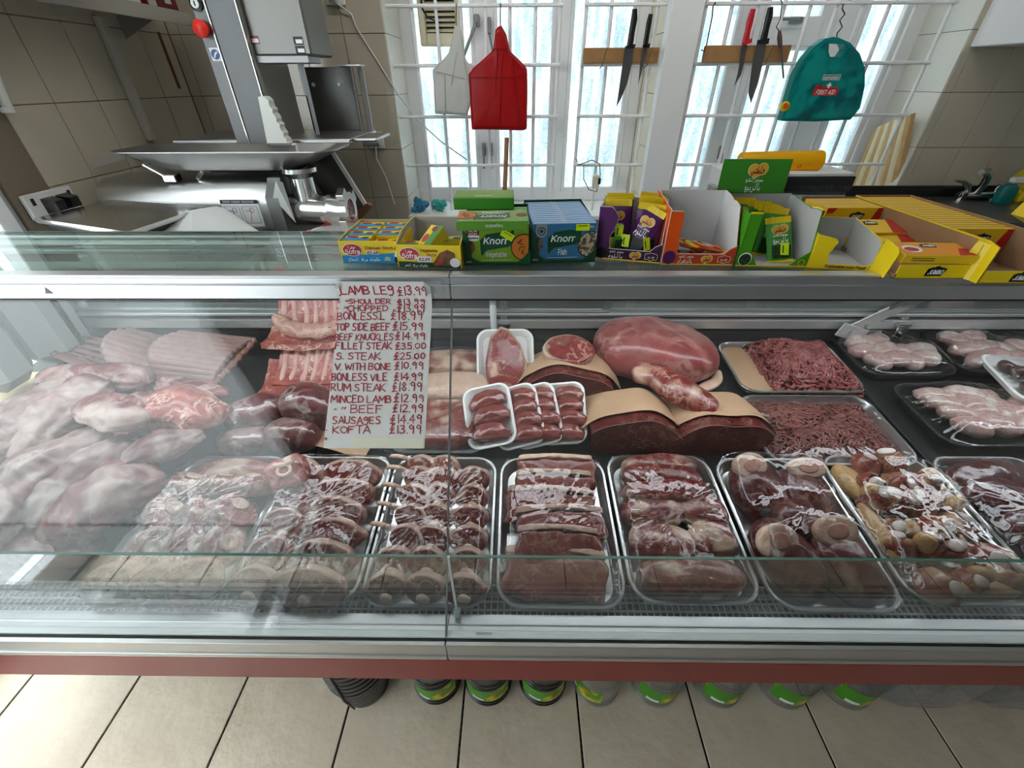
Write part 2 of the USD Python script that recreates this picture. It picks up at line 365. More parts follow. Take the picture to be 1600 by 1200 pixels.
part(w1, 'window_stay', [bx(-.165, -.145, 2.95, 2.975, 1.75, 1.82, .004), rod((-.155, 2.955, 1.75), (-.14, 2.96, 1.68), .006)], ALUD)

tag(part(None, 'ceiling', bx(-1.95, 3.6, -2.2, 3.2, 2.75, 2.85), mt('ceiling_paint', (.62, .62, .60), .6)), kind='structure')
tag(part(None, 'wall_right', bx(3.6, 3.75, -2.2, 3.2, 0, 2.76), mt('pale_wall_paint', (.62, .60, .55), .6)), kind='structure')
wf = tag(UsdGeom.Xform.Define(stage, '/World/wall_front'), kind='structure')
part(wf, 'wall_body', bx(-1.95, 3.6, -2.35, -2.2, 0, 2.76), mt('dark_wall_paint', (.16, .15, .14), .6))
wl2 = tag(UsdGeom.Xform.Define(stage, '/World/window_3'), kind='structure')     # the glazed shop front along the left side
for y in (-2.2,): part(wl2, 'window_frame', bx(-1.80, -1.71, y, y + .07, .0, 2.75, .004), UPVC)
part(wl2, 'window_frame', bx(-1.80, -1.70, 1.415, 1.475, 0, 2.75, .004), UPVC)
part(wl2, 'window_frame', bx(-1.84, -1.715, 1.475, 1.50, 0, 2.75, .003), mt('grey_post_paint', (.42, .43, .43), .4))
part(wl2, 'bottom_rail', bx(-1.80, -1.71, -2.2, 1.415, 0, .12, .004), UPVC)
part(wl2, 'top_rail', bx(-1.80, -1.71, -2.2, 1.415, 2.45, 2.75, .004), UPVC)
part(wl2, 'window_pane', bx(-1.757, -1.751, -2.13, 1.415, .12, 2.45), CLEAR)

# ---------------------------------------------------------------- bars in front of the windows
BARP = mt('white_bar_paint', (.90, .90, .91), .35)
def ribbed(a, b, r=.0075):
    L = np.linalg.norm(np.subtract(b, a)); n = int(L / .0045); s = np.linspace(0, 1, n)[:, None]
    return tube(np.asarray(a) + s * np.subtract(b, a), r * (1 + .16 * (np.arange(n) % 3 == 0)), 7)
def grille(xs, xa, xb_, label, zs=(1.84, 1.61, 1.387, 1.15)):
    g = thing('security_grille', label, 'window bars', ((xa + xb_) / 2, 2.72, .9))
    for x in xs: part(g, 'upright_bar', rod((x, 2.728, .90), (x, 2.728, 2.36), .0085), BARP, smooth=40, world=True)
    for z in zs: part(g, 'cross_bar', ribbed((xa, 2.714, z), (xb_, 2.714, z)), BARP, smooth=30, world=True)
    return g
grille((-.52, -.40, -.28, -.16, -.04, .085, .205), -.642, .215, 'white window bars behind the hanging carrier bags')
grille((.33, .452, .565, .675, .785), .32, .795, 'narrow white window bars behind the two black handled knives')
grille((.905, 1.03, 1.155, 1.28, 1.405, 1.53, 1.655, 1.78, 1.905, 2.075), .895, 2.085, 'wide white window bars behind the first aid case')


# ---------------------------------------------------------------- the glass display counter
XL, XR, XJ = -1.60, 2.15, -.125
SL = .1; TH = math.degrees(math.atan(SL))
def deck_z(y, h=0.0): return .722 + SL * (y - .437) + h
dc = thing('display_counter', 'long refrigerated glass display counter with a red front band and aluminium edging', 'display counter', (.27, .8, 0))
P = lambda n, m, mat, **k: part(dc, n, m, mat, world=True, **k)
P('base_cabinet', bx(XL + .05, XR - .05, .74, 1.36, 0, .62), mt('dark_grey_panel', (.10, .10, .10), .5))
P('well', [bx(XL, XR, .37, 1.36, .595, .60), bx(XL, XR, 1.30, 1.36, .60, .80)], ALUD)
P('red_band', bx(XL, XR, .335, .36, .594, .684, .002), mt('red_enamel', srgb(136, 34, 32), .35, coat_weight=.12, coat_roughness=.2, specular_ior_level=.3), label='red front band under the glass')
for xa, xb_ in ((XL, XJ - .0008), (XJ + .0008, XR)):
    P('lower_rail', [bx(xa, xb_, .3345, .344, .684, .698, .0015), bx(xa, xb_, .337, .344, .698, .7385), bx(xa, xb_, .334, .342, .7385, .743, .001)], mt('satin_aluminium', (.50, .50, .49), .34, .8))
    P('gasket', bx(xa, xb_, .342, .3475, .70, .741), BLACK)
    P('bright_strip', bx(xa, xb_, .3475, .359, .70, .7455, .0008), mt('white_strip', (.74, .78, .77), .3))
    P('inner_rail', [bx(xa, xb_, .359, .3695, .70, .744, .001), bx(xa, xb_, .3695, .391, .70, .738), bx(xa, xb_, .3685, .371, .738, .7465, .0008)], ALU)
G0, G1 = np.array([0, .3475, .7455]), np.array([0, .752, 1.2135])       # front glass, bottom and top line
GN = np.array([0, -(G1 - G0)[2], (G1 - G0)[1]]); GN /= np.linalg.norm(GN); GU = (G1 - G0) / np.linalg.norm(G1 - G0); GL = np.linalg.norm(G1 - G0)
for xa, xb_ in ((XL, XJ - .0015), (XJ + .0015, XR)):
    P('front_glass', xf(basis(G0 + [xa, 0, 0] - GN * .006, (1, 0, 0), GU), bx(0, xb_ - xa, 0, GL, 0, .006)), GLASS)
P('glass_joint', xf(basis(G0 + [XJ, 0, 0] - GN * .006, (1, 0, 0), GU), [bx(-.0016, .0016, 0, GL, .0, .0065), ]), mt('clear_joint_strip', (.16, .17, .17), .25))
for xa, xb_ in ((XL, -.112), (-.106, XR)):
    P('wind_glass', bx(xa, xb_, .386, .390, .742, .931), GLASS)
    P('wind_glass_edge', bx(xa, xb_, .3858, .3902, .931, .9325), mt('green_glass_edge', srgb(70, 110, 98), .2))
P('wind_glass_clip', [bx(-.115, -.103, .383, .393, .735, .762, .002), bx(-.111, -.107, .3855, .3905, .762, .93)], mt('clear_plastic_clip', (.45, .52, .50), .25))
# air grille along the front edge of the deck
gy = np.array([.394, .409, .424, .439, .456]); gb = []
for y in gy: gb.append(bx(XL, XR, y - .0018, y + .0018, deck_z(y) - .003, deck_z(y)))
for i in range(int((XR - XL) / .0125)):
    x = XL + .0125 * i; gb.append(xf(np.array([[1, 0, 0, x], [0, 1, 0, .394], [0, SL, 1, deck_z(.394)], [0, 0, 0, 1.]]), bx(0, .0028, 0, .062, -.003, -.0004)))
P('air_grille', join(gb), mt('grey_grille_paint', (.50, .53, .52), .4), kind='stuff')
P('grille_lip', bx(XL, XR, .3905, .394, .70, .724), ALU)
P('air_channel', bx(XL, XR, .391, .46, .66, .665), mt('dark_channel', (.02, .022, .022), .6))
D4 = np.array([[1, 0, 0, 0], [0, 1 / math.hypot(1, SL), -SL / math.hypot(1, SL), .437], [0, SL / math.hypot(1, SL), 1 / math.hypot(1, SL), .722], [0, 0, 0, 1.]])   # deck frame: x, up the deck, off the deck
for i in range(7):
    xa = XL + (XR - XL) * i / 7; xb_ = XL + (XR - XL) * (i + 1) / 7
    P('deck_plate', xf(D4, bx(xa + .001, xb_ - .001, .02, .862, -.012, 0, .0015)), mt('black_deck_steel', (.028, .029, .030), .3, .3))
P('rear_upstand', [bx(XL, XR, 1.296, 1.302, .79, .868)] + [bx(XL, XR, 1.2945, 1.297, z, z + .004) for z in (.818, .832, .846)], mt('dark_steel_back', (.10, .10, .10), .36, .7))
P('rear_rail', bx(XL + .05, XR, 1.268, 1.300, .866, .901, .004), mt('light_rear_rail', (.60, .61, .60), .3, .6))
P('rear_slot', bx(XL, XR, 1.285, 1.302, .901, .922), mt('brown_grey_strip', (.16, .14, .135), .5))
P('door_rail', [bx(XL, XR, 1.250, 1.292, .922, .932, .002), bx(XL, XR, 1.02, 1.06, 1.226, 1.250, .002)], ALU)
for i, (xa, xb_) in enumerate(((XL + .03, -.64), (-.66, .30), (.28, 1.20), (1.18, XR - .02))):
    o = .012 * (i % 2)
    A_, B_ = np.array([xa, 1.282 - o, .930]), np.array([xa, 1.046 - o, 1.238]); U_ = (B_ - A_) / np.linalg.norm(B_ - A_)
    P('sliding_door', xf(basis(A_, (1, 0, 0), U_), bx(0, xb_ - xa, 0, np.linalg.norm(B_ - A_), 0, .005)), pane_mat('rear_door_glass', (.80, .86, .85), 1.5, .02, milk=.08))
    P('door_edge', xf(basis(A_, (1, 0, 0), U_), [bx(0, xb_ - xa, 0, .014, -.002, .008, .001), bx(0, .012, .014, np.linalg.norm(B_ - A_), -.002, .008, .001)]), ALUD)
# canopy: aluminium nosing and the glass shelf on top
for xa, xb_ in ((XL, XJ - .001), (XJ + .001, XR)):
    P('canopy_nosing', [bx(xa, xb_, .744, .758, 1.2125, 1.2405, .0015), bx(xa, xb_, .749, .757, 1.2405, 1.2525), bx(xa, xb_, .746, .772, 1.2525, 1.2585, .002)], ALU)
    P('canopy_gasket', bx(xa, xb_, .747, .756, 1.2085, 1.2125), BLACK)
    P('top_shelf', bx(xa, xb_, .758, 1.035, 1.247, 1.2555), pane_mat('green_shelf_glass', (.80, .89, .85), 1.52, 0.0, milk=.05))
    P('shelf_edge', bx(xa, xb_, 1.035, 1.0365, 1.247, 1.2555), mt('green_glass_edge', ()))
P('shelf_beam', [bx(XL, XR, .80, .82, 1.228, 1.246, .002), bx(XL, XR, .93, .945, 1.236, 1.246, .002), bx(XL, XR, 1.0, 1.018, 1.234, 1.246, .002)], ALU)
for x in (-.045, 1.27):
    P('canopy_post', [bx(x - .012, x + .012, 1.262, 1.285, .905, 1.24, .003)], ALU)
    P('post_clip', [bx(x - .018, x + .020, 1.252, 1.262, .835, .885, .003), bx(x - .02, x + .022, 1.250, 1.264, .885, .892, .001), rod((x, 1.251, .862), (x, 1.248, .862), .004)], CHROME)
P('lamp_tube', rod((-.078, 1.262, .875), (-.078, 1.235, 1.0), .011), mt('white_lamp_tube', (.9, .95, .95), .25), label='short white strip beside the post clip')
P('slope_arm', [xf(basis((1.10, 1.25, .875), (.80, -.05, .60), (-.60, 0, .80)), bx(0, .46, -.02, .02, -.008, 0, .002)), xf(basis((1.06, 1.245, .885), (.95, 0, -.3), (.3, 0, .95)), bx(0, .10, -.03, .02, -.006, 0, .004))] + [lathe([(.006, 0), (.006, .004), (0, .005)], 10, basis((1.10 + .045 * k, 1.243, .868 + .022 * (k % 2)), (1, 0, 0), (0, 0, 1))) for k in range(3)], mt('light_arm_metal', (.55, .56, .55), .35, .6), label='sloping bolted bracket arm at the right end')
# left end of the case
P('end_panel', ext([(.36, .60), (1.36, .60), (1.36, .95), (1.05, 1.24), (.76, 1.24), (.355, .75)], .012, basis((XL + .012, 0, 0), (0, 1, 0), (0, 0, 1))), GLASS)
P('end_duct', [bx(XL + .02, XL + .16, 1.10, 1.29, .80, 1.20, .05), bx(XL + .02, XL + .125, .95, 1.10, .80, 1.21, .04)], mt('pale_grey_duct', (.50, .53, .52), .4))
P('duct_seal', tube([(XL + .163, 1.20, z) for z in (.80, .9, 1.0, 1.1)], .008), BLACK)
P('end_strip', xf(basis((XL + .03, .80, 1.19), np.array((0, .86, -.5)), (0, .5, .86)), bx(0, .6, 0, .03, 0, .004)), UPVC)
P('end_foot', bx(XL + .002, XL + .10, .40, 1.30, .77, .79, .004), mt('cream_end_strip', srgb(226, 204, 160), .5))
# a small recycling style triangle stamped on the nosing
text(dc, '\u25b2', np.linalg.inv(_LW[str(dc.GetPath())]) @ basis((-0.889,0.7438,1.2297), (1, 0, 0), (0, 0, 1)), .012, mt('grey_ink', (.16, .16, .17), .5), name='printed_mark')
text(dc, 'TEMPERED', np.linalg.inv(_LW[str(dc.GetPath())]) @ basis(np.array((-0.0579,0.3539,0.7458)) + [0, 0, .0001], (1, 0, 0), (0, 1, 0)), .004, mt('grey_ink', ()), w=.03, name='printed_mark')
CT = emit('case_lamp_diffuser', (.90, .94, 1.0), 4.2)
for xa, xb_ in ((XL + .2, XJ - .03), (XJ + .03, XR - .1)):
    for y in (.806, .862): P('case_lamp', bx(xa, xb_, y, y + .044, 1.2145, 1.218), CT, label='lit lamp panel under the top shelf')
    P('lamp_holder', bx(xa - .02, xb_ + .02, .800, .912, 1.218, 1.226), WHITE)


# ---------------------------------------------------------------- meat: shapes
rng = np.random.default_rng(7)
def nz(p, f, seed=0, oct=3): return meshkit.fbm(np.asarray(p) * f + 31.7, oct, seed) - .5
def blob(a, b, n=40, seed=0, amp=.12, k=3.0, sq=1.0):
    """An irregular closed outline about 2a x 2b."""
    t = np.linspace(0, 2 * np.pi, n, endpoint=False); c, s = np.cos(t), np.sin(t)
    r = 1 + amp * 2 * nz(np.c_[c, s, 0 * c] * k * .35 + seed * 7.1, 1.0, seed)
    return np.c_[a * np.sign(c) * np.abs(c) ** sq, b * np.sign(s) * np.abs(s) ** sq] * r[:, None]
def resample(P, n):
    P = np.vstack([P, P[:1]]); d = np.r_[0, np.cumsum(np.linalg.norm(np.diff(P, axis=0), axis=1))]
    s = np.linspace(0, d[-1], n, endpoint=False); return np.c_[np.interp(s, d, P[:, 0]), np.interp(s, d, P[:, 1])]
def pillow(out, h, bulge=.25, edge=.3, seed=0, rough=.06, rings=7, nf=28.0):
    """A slab of flesh h thick over a closed outline, soft-edged and uneven; returns (mesh, s) with s = 1 at the rim, 0 in the middle of the top."""
    out = np.asarray(out, float); c = out.mean(0); o = out - c; n = len(out)
    R, S = [], []
    e = edge
    prof = [(.80, 0.0), (.97, .06), (1.0, .35), (1.0, .62), (1 - e * .25, .86), (1 - e * .6, .97), (1 - e, 1.0)]
    for s, z in prof: R.append(ring(c + o * s, h * z)); S += [min(s + (.0 if z < .9 else 0), 1)] * n
    for s in np.linspace(1 - e, .12, rings)[1:]: R.append(ring(c + o * s, h * (1 + bulge * (1 - (s / (1 - e)) ** 2)))); S += [s] * n
    v, f = loft(R); S = np.array(S + [.8, 0.0])
    size = np.ptp(out, axis=0).max(); d = nz(v, nf, seed); d2 = nz(v + 5, nf, seed + 9)
    top = np.clip(v[:, 2] / h, 0, 1)
    v = v + np.c_[d * size * rough, d2 * size * rough, (nz(v + 2, nf * .8, seed + 4)) * size * rough * 1.4 * top]
    return (v, f), S
def lump(a, b, c, seed=0, amp=.22, nf=9.0, e1=.8, e2=.9, nu=36, nv=20):
    """A superellipsoid lump with uneven flesh, resting on z = 0."""
    u = np.linspace(-np.pi, np.pi, nu, endpoint=False); w = np.linspace(-np.pi / 2, np.pi / 2, nv)[1:-1]
    sg = lambda x, e: np.sign(x) * np.abs(x) ** e
    R = [np.c_[a * sg(np.cos(w_), e1) * sg(np.cos(u), e2), b * sg(np.cos(w_), e1) * sg(np.sin(u), e2), np.full(nu, c * sg(np.sin(w_), e1))] for w_ in w]
    v, f = loft(R); n = v / np.array([a, b, c]); n /= np.linalg.norm(n, axis=1, keepdims=True)
    v = v + n * (nz(v, nf, seed, 4) * amp * 2 * min(a, b, c))[:, None]
    v[:, 2] = np.maximum(v[:, 2] + c * .93, 0); return v, f
def limb(P, r, seed=0, amp=.1, n=22, flat=.8, m=36, nf=14.0, ref=None, fold=0.0):
    """A smooth fleshy limb along P with radii r."""
    P = np.asarray(P, float); r = np.asarray(r, float); t = np.linspace(0, 1, len(P)); q = np.linspace(0, 1, m)
    from scipy.interpolate import PchipInterpolator as PC
    C = PC(t, P)(q); rr = PC(t, r)(q); en = .06
    rr = rr * np.sqrt(np.clip(1 - np.clip((en - q) / en, 0, 1) ** 2, .03, 1)) * np.sqrt(np.clip(1 - np.clip((q - 1 + en) / en, 0, 1) ** 2, .03, 1))
    v, f = tube(C, rr, n, flat, ref); k = np.r_[np.repeat(np.arange(m), n), 0, m - 1]
    d = v - C[k]
    if fold:
        a_ = np.r_[np.tile(np.linspace(0, 2 * np.pi, n, endpoint=False), m), 0, 0]; d = d * (1 + fold * 2 * (np.abs(nz(np.stack([np.cos(a_) * 2.2, np.sin(a_) * 2.2, q[k] * 2.4], -1), 1.0, seed + 7, 3)) * 3 - .35))[:, None]
    v = C[k] + d * (1 + amp * 2 * nz(v, nf, seed, 4) + amp * 1.2 * nz(v, nf * 3, seed + 3, 2))[:, None]
    return v, f
def fatmask(v, f0, lo, hi, seed=0, f=18.0):
    return np.clip((nz(v, f, seed, 4) + .5 - lo) / (hi - lo), 0, 1) * f0

S_ = srgb
BEEF = meat('beef_flesh', S_(104, 30, 28), S_(146, 52, 46), S_(226, 196, 170), .5)
BEEFD = meat('dark_beef_flesh', S_(66, 14, 14), S_(104, 26, 24), S_(200, 150, 120), .3, rough=.24)
SIRLOIN = meat('sirloin_flesh', S_(118, 48, 42), S_(158, 84, 74), S_(232, 200, 172), .3)
LAMB = meat('lamb_flesh', S_(134, 62, 56), S_(184, 114, 102), S_(232, 206, 186), .85, vein=22)
LAMBC = meat('lamb_chop_flesh', S_(120, 44, 42), S_(172, 90, 82), S_(232, 198, 176), .7, vein=24)
LAMBL = meat('pale_lamb_skin', S_(84, 44, 48), S_(142, 106, 102), S_(184, 164, 156), .9, scale=10, vein=8, width=.10, rough=.42, coat=.15)
LAMBR = meat('red_lamb_flesh', S_(84, 28, 32), S_(136, 66, 66), S_(190, 164, 156), .8, scale=16, vein=11, width=.08, rough=.4, coat=.2)
MINCE = meat('mince_flesh', S_(104, 42, 42), S_(160, 86, 82), S_(200, 150, 138), .5, scale=60)
MINCED = meat('dark_mince_flesh', S_(88, 38, 32), S_(134, 74, 62), S_(170, 120, 100), .3, scale=60)
SHIN = meat('shin_flesh', S_(70, 16, 18), S_(116, 40, 38), S_(196, 150, 130), .5, vein=20)
LIVER = meat('dark_offal_flesh', S_(62, 14, 18), S_(104, 36, 38), S_(150, 90, 84), .2, rough=.18, coat=.8)
OFFAL = meat('offal_flesh', S_(104, 44, 38), S_(142, 74, 64), S_(176, 120, 104), .25, rough=.22, coat=.6)
CHICK = meat('pale_chicken_flesh', S_(196, 166, 158), S_(222, 204, 194), S_(236, 226, 214), .6, rough=.28, coat=.6)
OXT = meat('oxtail_flesh', S_(128, 48, 40), S_(172, 92, 76), S_(230, 196, 150), .7, vein=26)
FAT = mt('white_fat', S_(232, 200, 176), .4, var=(26, S_(214, 168, 146), .35, .75), bump=(90, .25), coat_weight=.3)
FATY = mt('yellow_fat', S_(224, 184, 122), .4, var=(24, S_(208, 160, 104), .35, .75), bump=(80, .25), coat_weight=.3)
BONE = mt('cut_bone', S_(236, 206, 182), .45, var=(40, S_(222, 172, 150), .4, .75), bump=(120, .2))
BONEW = mt('white_bone', S_(238, 228, 220), .4, var=(60, S_(222, 200, 194), .4, .75))
MARROW = mt('bone_marrow', S_(228, 178, 156), .4, var=(60, S_(206, 140, 124), .35, .7))
TRAYM = mt('tray_steel', (.62, .63, .62), .3, .95)
FOAM = mt('white_foam', (.84, .84, .83), .55, bump=(300, .12))
FOAMK = mt('black_foam', (.012, .012, .013), .5)
FILM = pane_mat('cling_film', (.965, .965, .97), 1.55, .03, bump=(22.0, .045, 1.2))
PAPER = mt('butcher_paper', S_(196, 160, 128), .7, var=(7, S_(182, 146, 112), .35, .7), bump=(12, .12))

def deckM(x, y, h=0.0, rz=0, rx=0, ry=0):
    """A frame standing on the sloping deck at (x, y)."""
    return mat4((x, y, deck_z(y, h)), TH) @ mat4((0, 0, 0), rx, ry, rz)
def tray_mesh(W, L, H, r=.045, wall=.012, t=.002):
    Q = lambda dw, z, rr: ring(rrect(W + dw, L + dw, max(r + rr, .008), 7), z)
    return loft([Q(-.05, 0, -.012), Q(-.032, .001, -.008), Q(-.012, H - .006, 0), Q(0, H - .006, .004), Q(.003, H - .003, .005), Q(0, H, .004), Q(-.010, H, 0), Q(-.016, H - .004, 0), Q(-.036, .004, -.008), Q(-.054, .003, -.012)])
class Tray:
    """A tray on the deck, what lies in it, and the film drawn over the whole."""
    def __init__(s, name, label, x, y, W=.25, L=.355, H=.03, mat=None, rz=0, group=None, M=None, r=.045):
        s.M = deckM(x, y, .0005, rz) if M is None else M; s.W, s.L, s.H, s.pts = W, L, H, []
        s.t = thing(name, label, 'tray', s.M, group); part(s.t, 'dish', tray_mesh(W, L, H, r), mat or TRAYM, smooth=40)
    def put(s, name, label, cat, pieces, x, y, z=0, rx=0, ry=0, rz=0, group=None):
        """pieces: (part name, mesh, material, {attr}) in the piece's own frame; laid at x, y, z of the tray."""
        L = mat4((x, y, z + .004), rx, ry, rz); t = thing(name, label, cat, s.M @ L, group)
        for q in pieces:
            part(t, q[0], q[1], q[2], smooth=True if len(q) > 3 else 50, attr=q[3] if len(q) > 3 else None)
            s.pts.append(xf(L, q[1])[0])
        return t
    def film(s, lift=.0025, step=.005, seed=0, sag=.9, wr=.0022, fold=True):
        W, L = s.W, s.L; nx, ny = int(W / step) + 1, int(L / step) + 1
        X, Y = np.meshgrid(np.linspace(-W / 2, W / 2, nx), np.linspace(-L / 2, L / 2, ny))
        Hh = np.full((ny, nx), s.H * .75); p = np.vstack(s.pts)
        i = np.round((p[:, 1] + L / 2) / L * (ny - 1)).astype(int); j = np.round((p[:, 0] + W / 2) / W * (nx - 1)).astype(int)
        ok = (i >= 0) & (i < ny) & (j >= 0) & (j < nx); np.maximum.at(Hh, (i[ok], j[ok]), p[ok, 2])
        Hm = ndimage.maximum_filter(Hh, 3); up = ndimage.gaussian_filter(ndimage.maximum_filter(Hh, 13), 4.0)
        Z = np.maximum(Hm, up * sag + Hm * (1 - sag)); Z = np.maximum(ndimage.gaussian_filter(Z, 1.3), ndimage.gaussian_filter(Hm, .7)) + lift
        dx = np.minimum(X + W / 2, W / 2 - X); dy = np.minimum(Y + L / 2, L / 2 - Y); b = np.clip(np.minimum(dx, dy) / .028, 0, 1); b = b * b * (3 - 2 * b)
        Z = (s.H + .0006) * (1 - b) + Z * b
        a = np.arctan2(Y, X); rad = np.hypot(X / W, Y / L)
        q = np.stack([np.cos(a) * 9, np.sin(a) * 9, rad * 1.6], -1) + seed * 3.3
        q2 = np.stack([X * 70, Y * 14, 0 * X], -1) + seed * 5.1
        w = np.abs(nz(q, 1.0, seed, 2)) + .6 * np.abs(nz(q2, 1.0, seed + 5, 2)) + .5 * np.abs(nz(np.stack([X * 16 + Y * 40, Y * 9 - X * 8, 0 * X], -1), 1.0, seed + 8, 2))
        Z = Z + wr * 3 * (w - .25) * np.clip(np.minimum(dx, dy) / .012, 0, 1)
        # corners of the film follow the tray's round corners
        rc = .05; cx = np.maximum(np.abs(X) - (W / 2 - rc), 0); cy = np.maximum(np.abs(Y) - (L / 2 - rc), 0); k = np.hypot(cx, cy); sc = np.where(k > rc, rc / np.maximum(k, 1e-9), 1)
        inx = np.sign(X) * (np.minimum(np.abs(X), W / 2 - rc) + cx * sc); iny = np.sign(Y) * (np.minimum(np.abs(Y), L / 2 - rc) + cy * sc)
        g = sheet(np.stack([inx, iny, Z], -1))
        part(s.t, 'cling_film', g, FILM, smooth=True)

ordinal = ('first', 'second', 'third', 'fourth', 'fifth', 'sixth', 'seventh', 'eighth', 'ninth', 'tenth', 'eleventh', 'twelfth', 'thirteenth', 'fourteenth', 'fifteenth', 'sixteenth', 'seventeenth', 'eighteenth')
def rowname(k, n): return 'nearest row' if k == 0 else ('farthest row' if k == n - 1 else f'{ordinal[k]} row from the front')

def chop(seed, w=.075, h=.06, t=.026, bone=True, mat=None, capside=90, rib=False):
    """A lamb chop standing up: outline in x-y, thickness along z; fat on the outer edge, a piece of bone."""
    o = resample(blob(w / 2, h / 2, 40, seed, .16), 40); (v, f), s = pillow(o, t, .12, .2, seed, .05, nf=40)
    ang = np.degrees(np.arctan2(v[:, 1], v[:, 0])); m = np.clip(1 - np.abs((ang - capside + 180) % 360 - 180) / 95, 0, 1)
    fat = np.clip((s - .80) / .1, 0, 1) * np.clip(m * 2.2, 0, 1); fat = np.maximum(fat, fatmask(v, .9, .60, .70, seed, 30) * (s > .3))
    P = [('flesh', (v, f), mat or LAMBC, {'fat': fat})]
    if bone:
        b = limb([(-.012 + .004 * (seed % 3), -h * .30, t * .55), (0, -h * .2, t * 1.02), (.014, -h * .30, t * .9)], [.006, .0085, .006], seed, .2, 10, 1, 12)
        P.append(('bone', b, BONE))
    if rib:
        P.append(('rib_bone', limb([(-w * .2, 0, t * .6), (-w * .7, .012, t * .62), (-w * 1.15, .004, t * .5)], [.007, .0055, .005], seed, .12, 8, .8, 14), BONE))
    return P


# ---------------------------------------------------------------- front row of trays, left to right
YC = .578
FR = 'film wrapped steel trays in the front row'
# 1: lamb neck slices
T = Tray('meat_tray', 'steel tray of lamb neck slices at the left end of the front row', -.69, YC, group=None)
def neck(seed, r=.05, t=.034):
    o = resample(blob(r, r * .86, 36, seed, .12), 36); m, s = pillow(o, t, .10, .25, seed, .06, nf=36)
    fat = np.maximum(np.clip((s - .84) / .1, 0, 1) * .55, fatmask(m[0], 1, .56, .66, seed, 34))
    P = [('flesh', m, LAMB, {'fat': fat})]
    b = lathe([(.016, 0), (.017, .004), (.012, .006), (.006, .003), (.0, .002)], 14, mat4((.003, -.004, t * 1.06), 0, 0, 40 * seed)); P.append(('bone', b, BONE)); return P
k = 0
for r_, y in enumerate((-.135, -.068, .0, .066)):
    for c_, x in enumerate((-.076, .0, .074)):
        k += 1; T.put('neck_slice', f'lamb neck slice in leftmost front tray, {rowname(r_, 5)}, {("left", "middle", "right")[c_]} one', 'meat', neck(k, .046 + .005 * (k % 2)), x + .006 * ((r_ % 2) * 2 - 1), y, .032, 46 + 6 * (k % 3 - 1), 8 * (k % 3 - 1), 15 * k)
m, s = pillow(resample(blob(.105, .045, 40, 5, .12), 40), .04, .3, .3, 5, .05)
T.put('neck_slice', 'long pale lamb neck piece at the far end of the leftmost front tray', 'meat', [('flesh', m, LAMB, {'fat': fatmask(m[0], .9, .5, .62, 3)})], 0, .125, .0, 8)
T.film(seed=1, wr=.0030)
# 2: lamb loin chops
T = Tray('meat_tray', 'steel tray of double lamb loin chops, second from left in the front row', -.431, YC)
k = 20
for r_, y in enumerate((-.142, -.088, -.036, .016, .066, .116)):
    k += 1; T.put('loin_chop', f'wide lamb loin chop, second front tray, {rowname(r_, 6)}, right stack', 'meat', chop(k, .15, .078, .026, True, LAMBC), .036, y, .030, 38, 0, -4 + 3 * (k % 3))
for r_, y in enumerate((-.138, -.080, -.015, .055, .118)):
    k += 1; T.put('loin_chop', f'small lamb loin chop, second front tray, {rowname(r_, 5)}, left stack', 'meat', chop(k, .088, .075, .028, r_ % 2 == 0, LAMBC), -.073, y, .030, 34, 10, 25 - 9 * (k % 4))
T.film(seed=2, wr=.0026)
# 3: lamb cutlets
T = Tray('meat_tray', 'steel tray of small lamb cutlets with rib bones, third from left in the front row', -.174, YC)
k = 40
for r_, y in enumerate((-.138, -.088, -.038, .012, .062, .112, .145)):
    for c_, x in enumerate((-.076, .0, .074)):
        if r_ == 6 and c_ == 2: continue
        k += 1; rib = c_ == 0 and r_ >= 2
        T.put('lamb_cutlet', f'lamb cutlet in third front tray, {rowname(r_, 7)}, {("left", "middle", "right")[c_]} column', 'meat', chop(k, .080, .062, .026, not rib, LAMBC, 90, rib), x + (.025 if rib else 0), y, .026, 42, 0, (-18 if rib else 6 * (k % 3 - 1)))
T.film(seed=3, wr=.0024)
# 4: sirloin steaks
T = Tray('meat_tray', 'steel tray of overlapping sirloin steaks, fourth from left in the front row', .086, YC)
def sirloin(seed, w=.205, h=.088, t=.02):
    o = [(-w / 2, -h * .42), (-w * .25, -h * .5), (w * .1, -h * .47), (w * .42, -h * .5), (w / 2, -h * .25), (w * .49, h * .3), (w * .2, h * .36), (-w * .2, h * .4), (-w * .48, h * .36)]
    o = resample(np.array(o), 56); c = o.mean(0); o = c + (o - c) * (1 + .05 * np.sin(np.arange(56) * .9 + seed))[:, None]
    m, s = pillow(o, t, .10, .14, seed, .02, nf=26)
    f = np.array([(-w * .5, h * .36), (-w * .2, h * .42), (w * .2, h * .38), (w * .5, h * .32), (w * .5, h * .46), (w * .2, h * .54), (-w * .2, h * .58), (-w * .49, h * .53)])
    f = f * [1 - .05 * (seed % 2), 1]; f[:, 1] += .008 * nz(np.c_[f, f[:, 0] * 0], 24, seed); fm, fs = pillow(resample(f, 60), t * 1.06, .1, .25, seed + 50, .035, nf=40)
    return [('lean', m, SIRLOIN, {'fat': fatmask(m[0], .55, .66, .74, seed, 22)}), ('fat_strip', fm, FAT)]
for r_, y in enumerate((-.112, -.060, -.012, .036, .084, .130)):
    h = .104 if r_ == 0 else .088
    T.put('sirloin_steak', f'sirloin steak with a fat strip in the fourth front tray, {rowname(r_, 6)}', 'meat', sirloin(60 + r_, .206 - .014 * ((r_ * 2) % 3), h), .009 * (r_ % 3 - 1), y, .020 if r_ else .012, 15 if r_ else 4, 2 * (r_ % 3 - 1), 3 * (r_ % 3 - 1))
T.film(seed=4, wr=.0018)
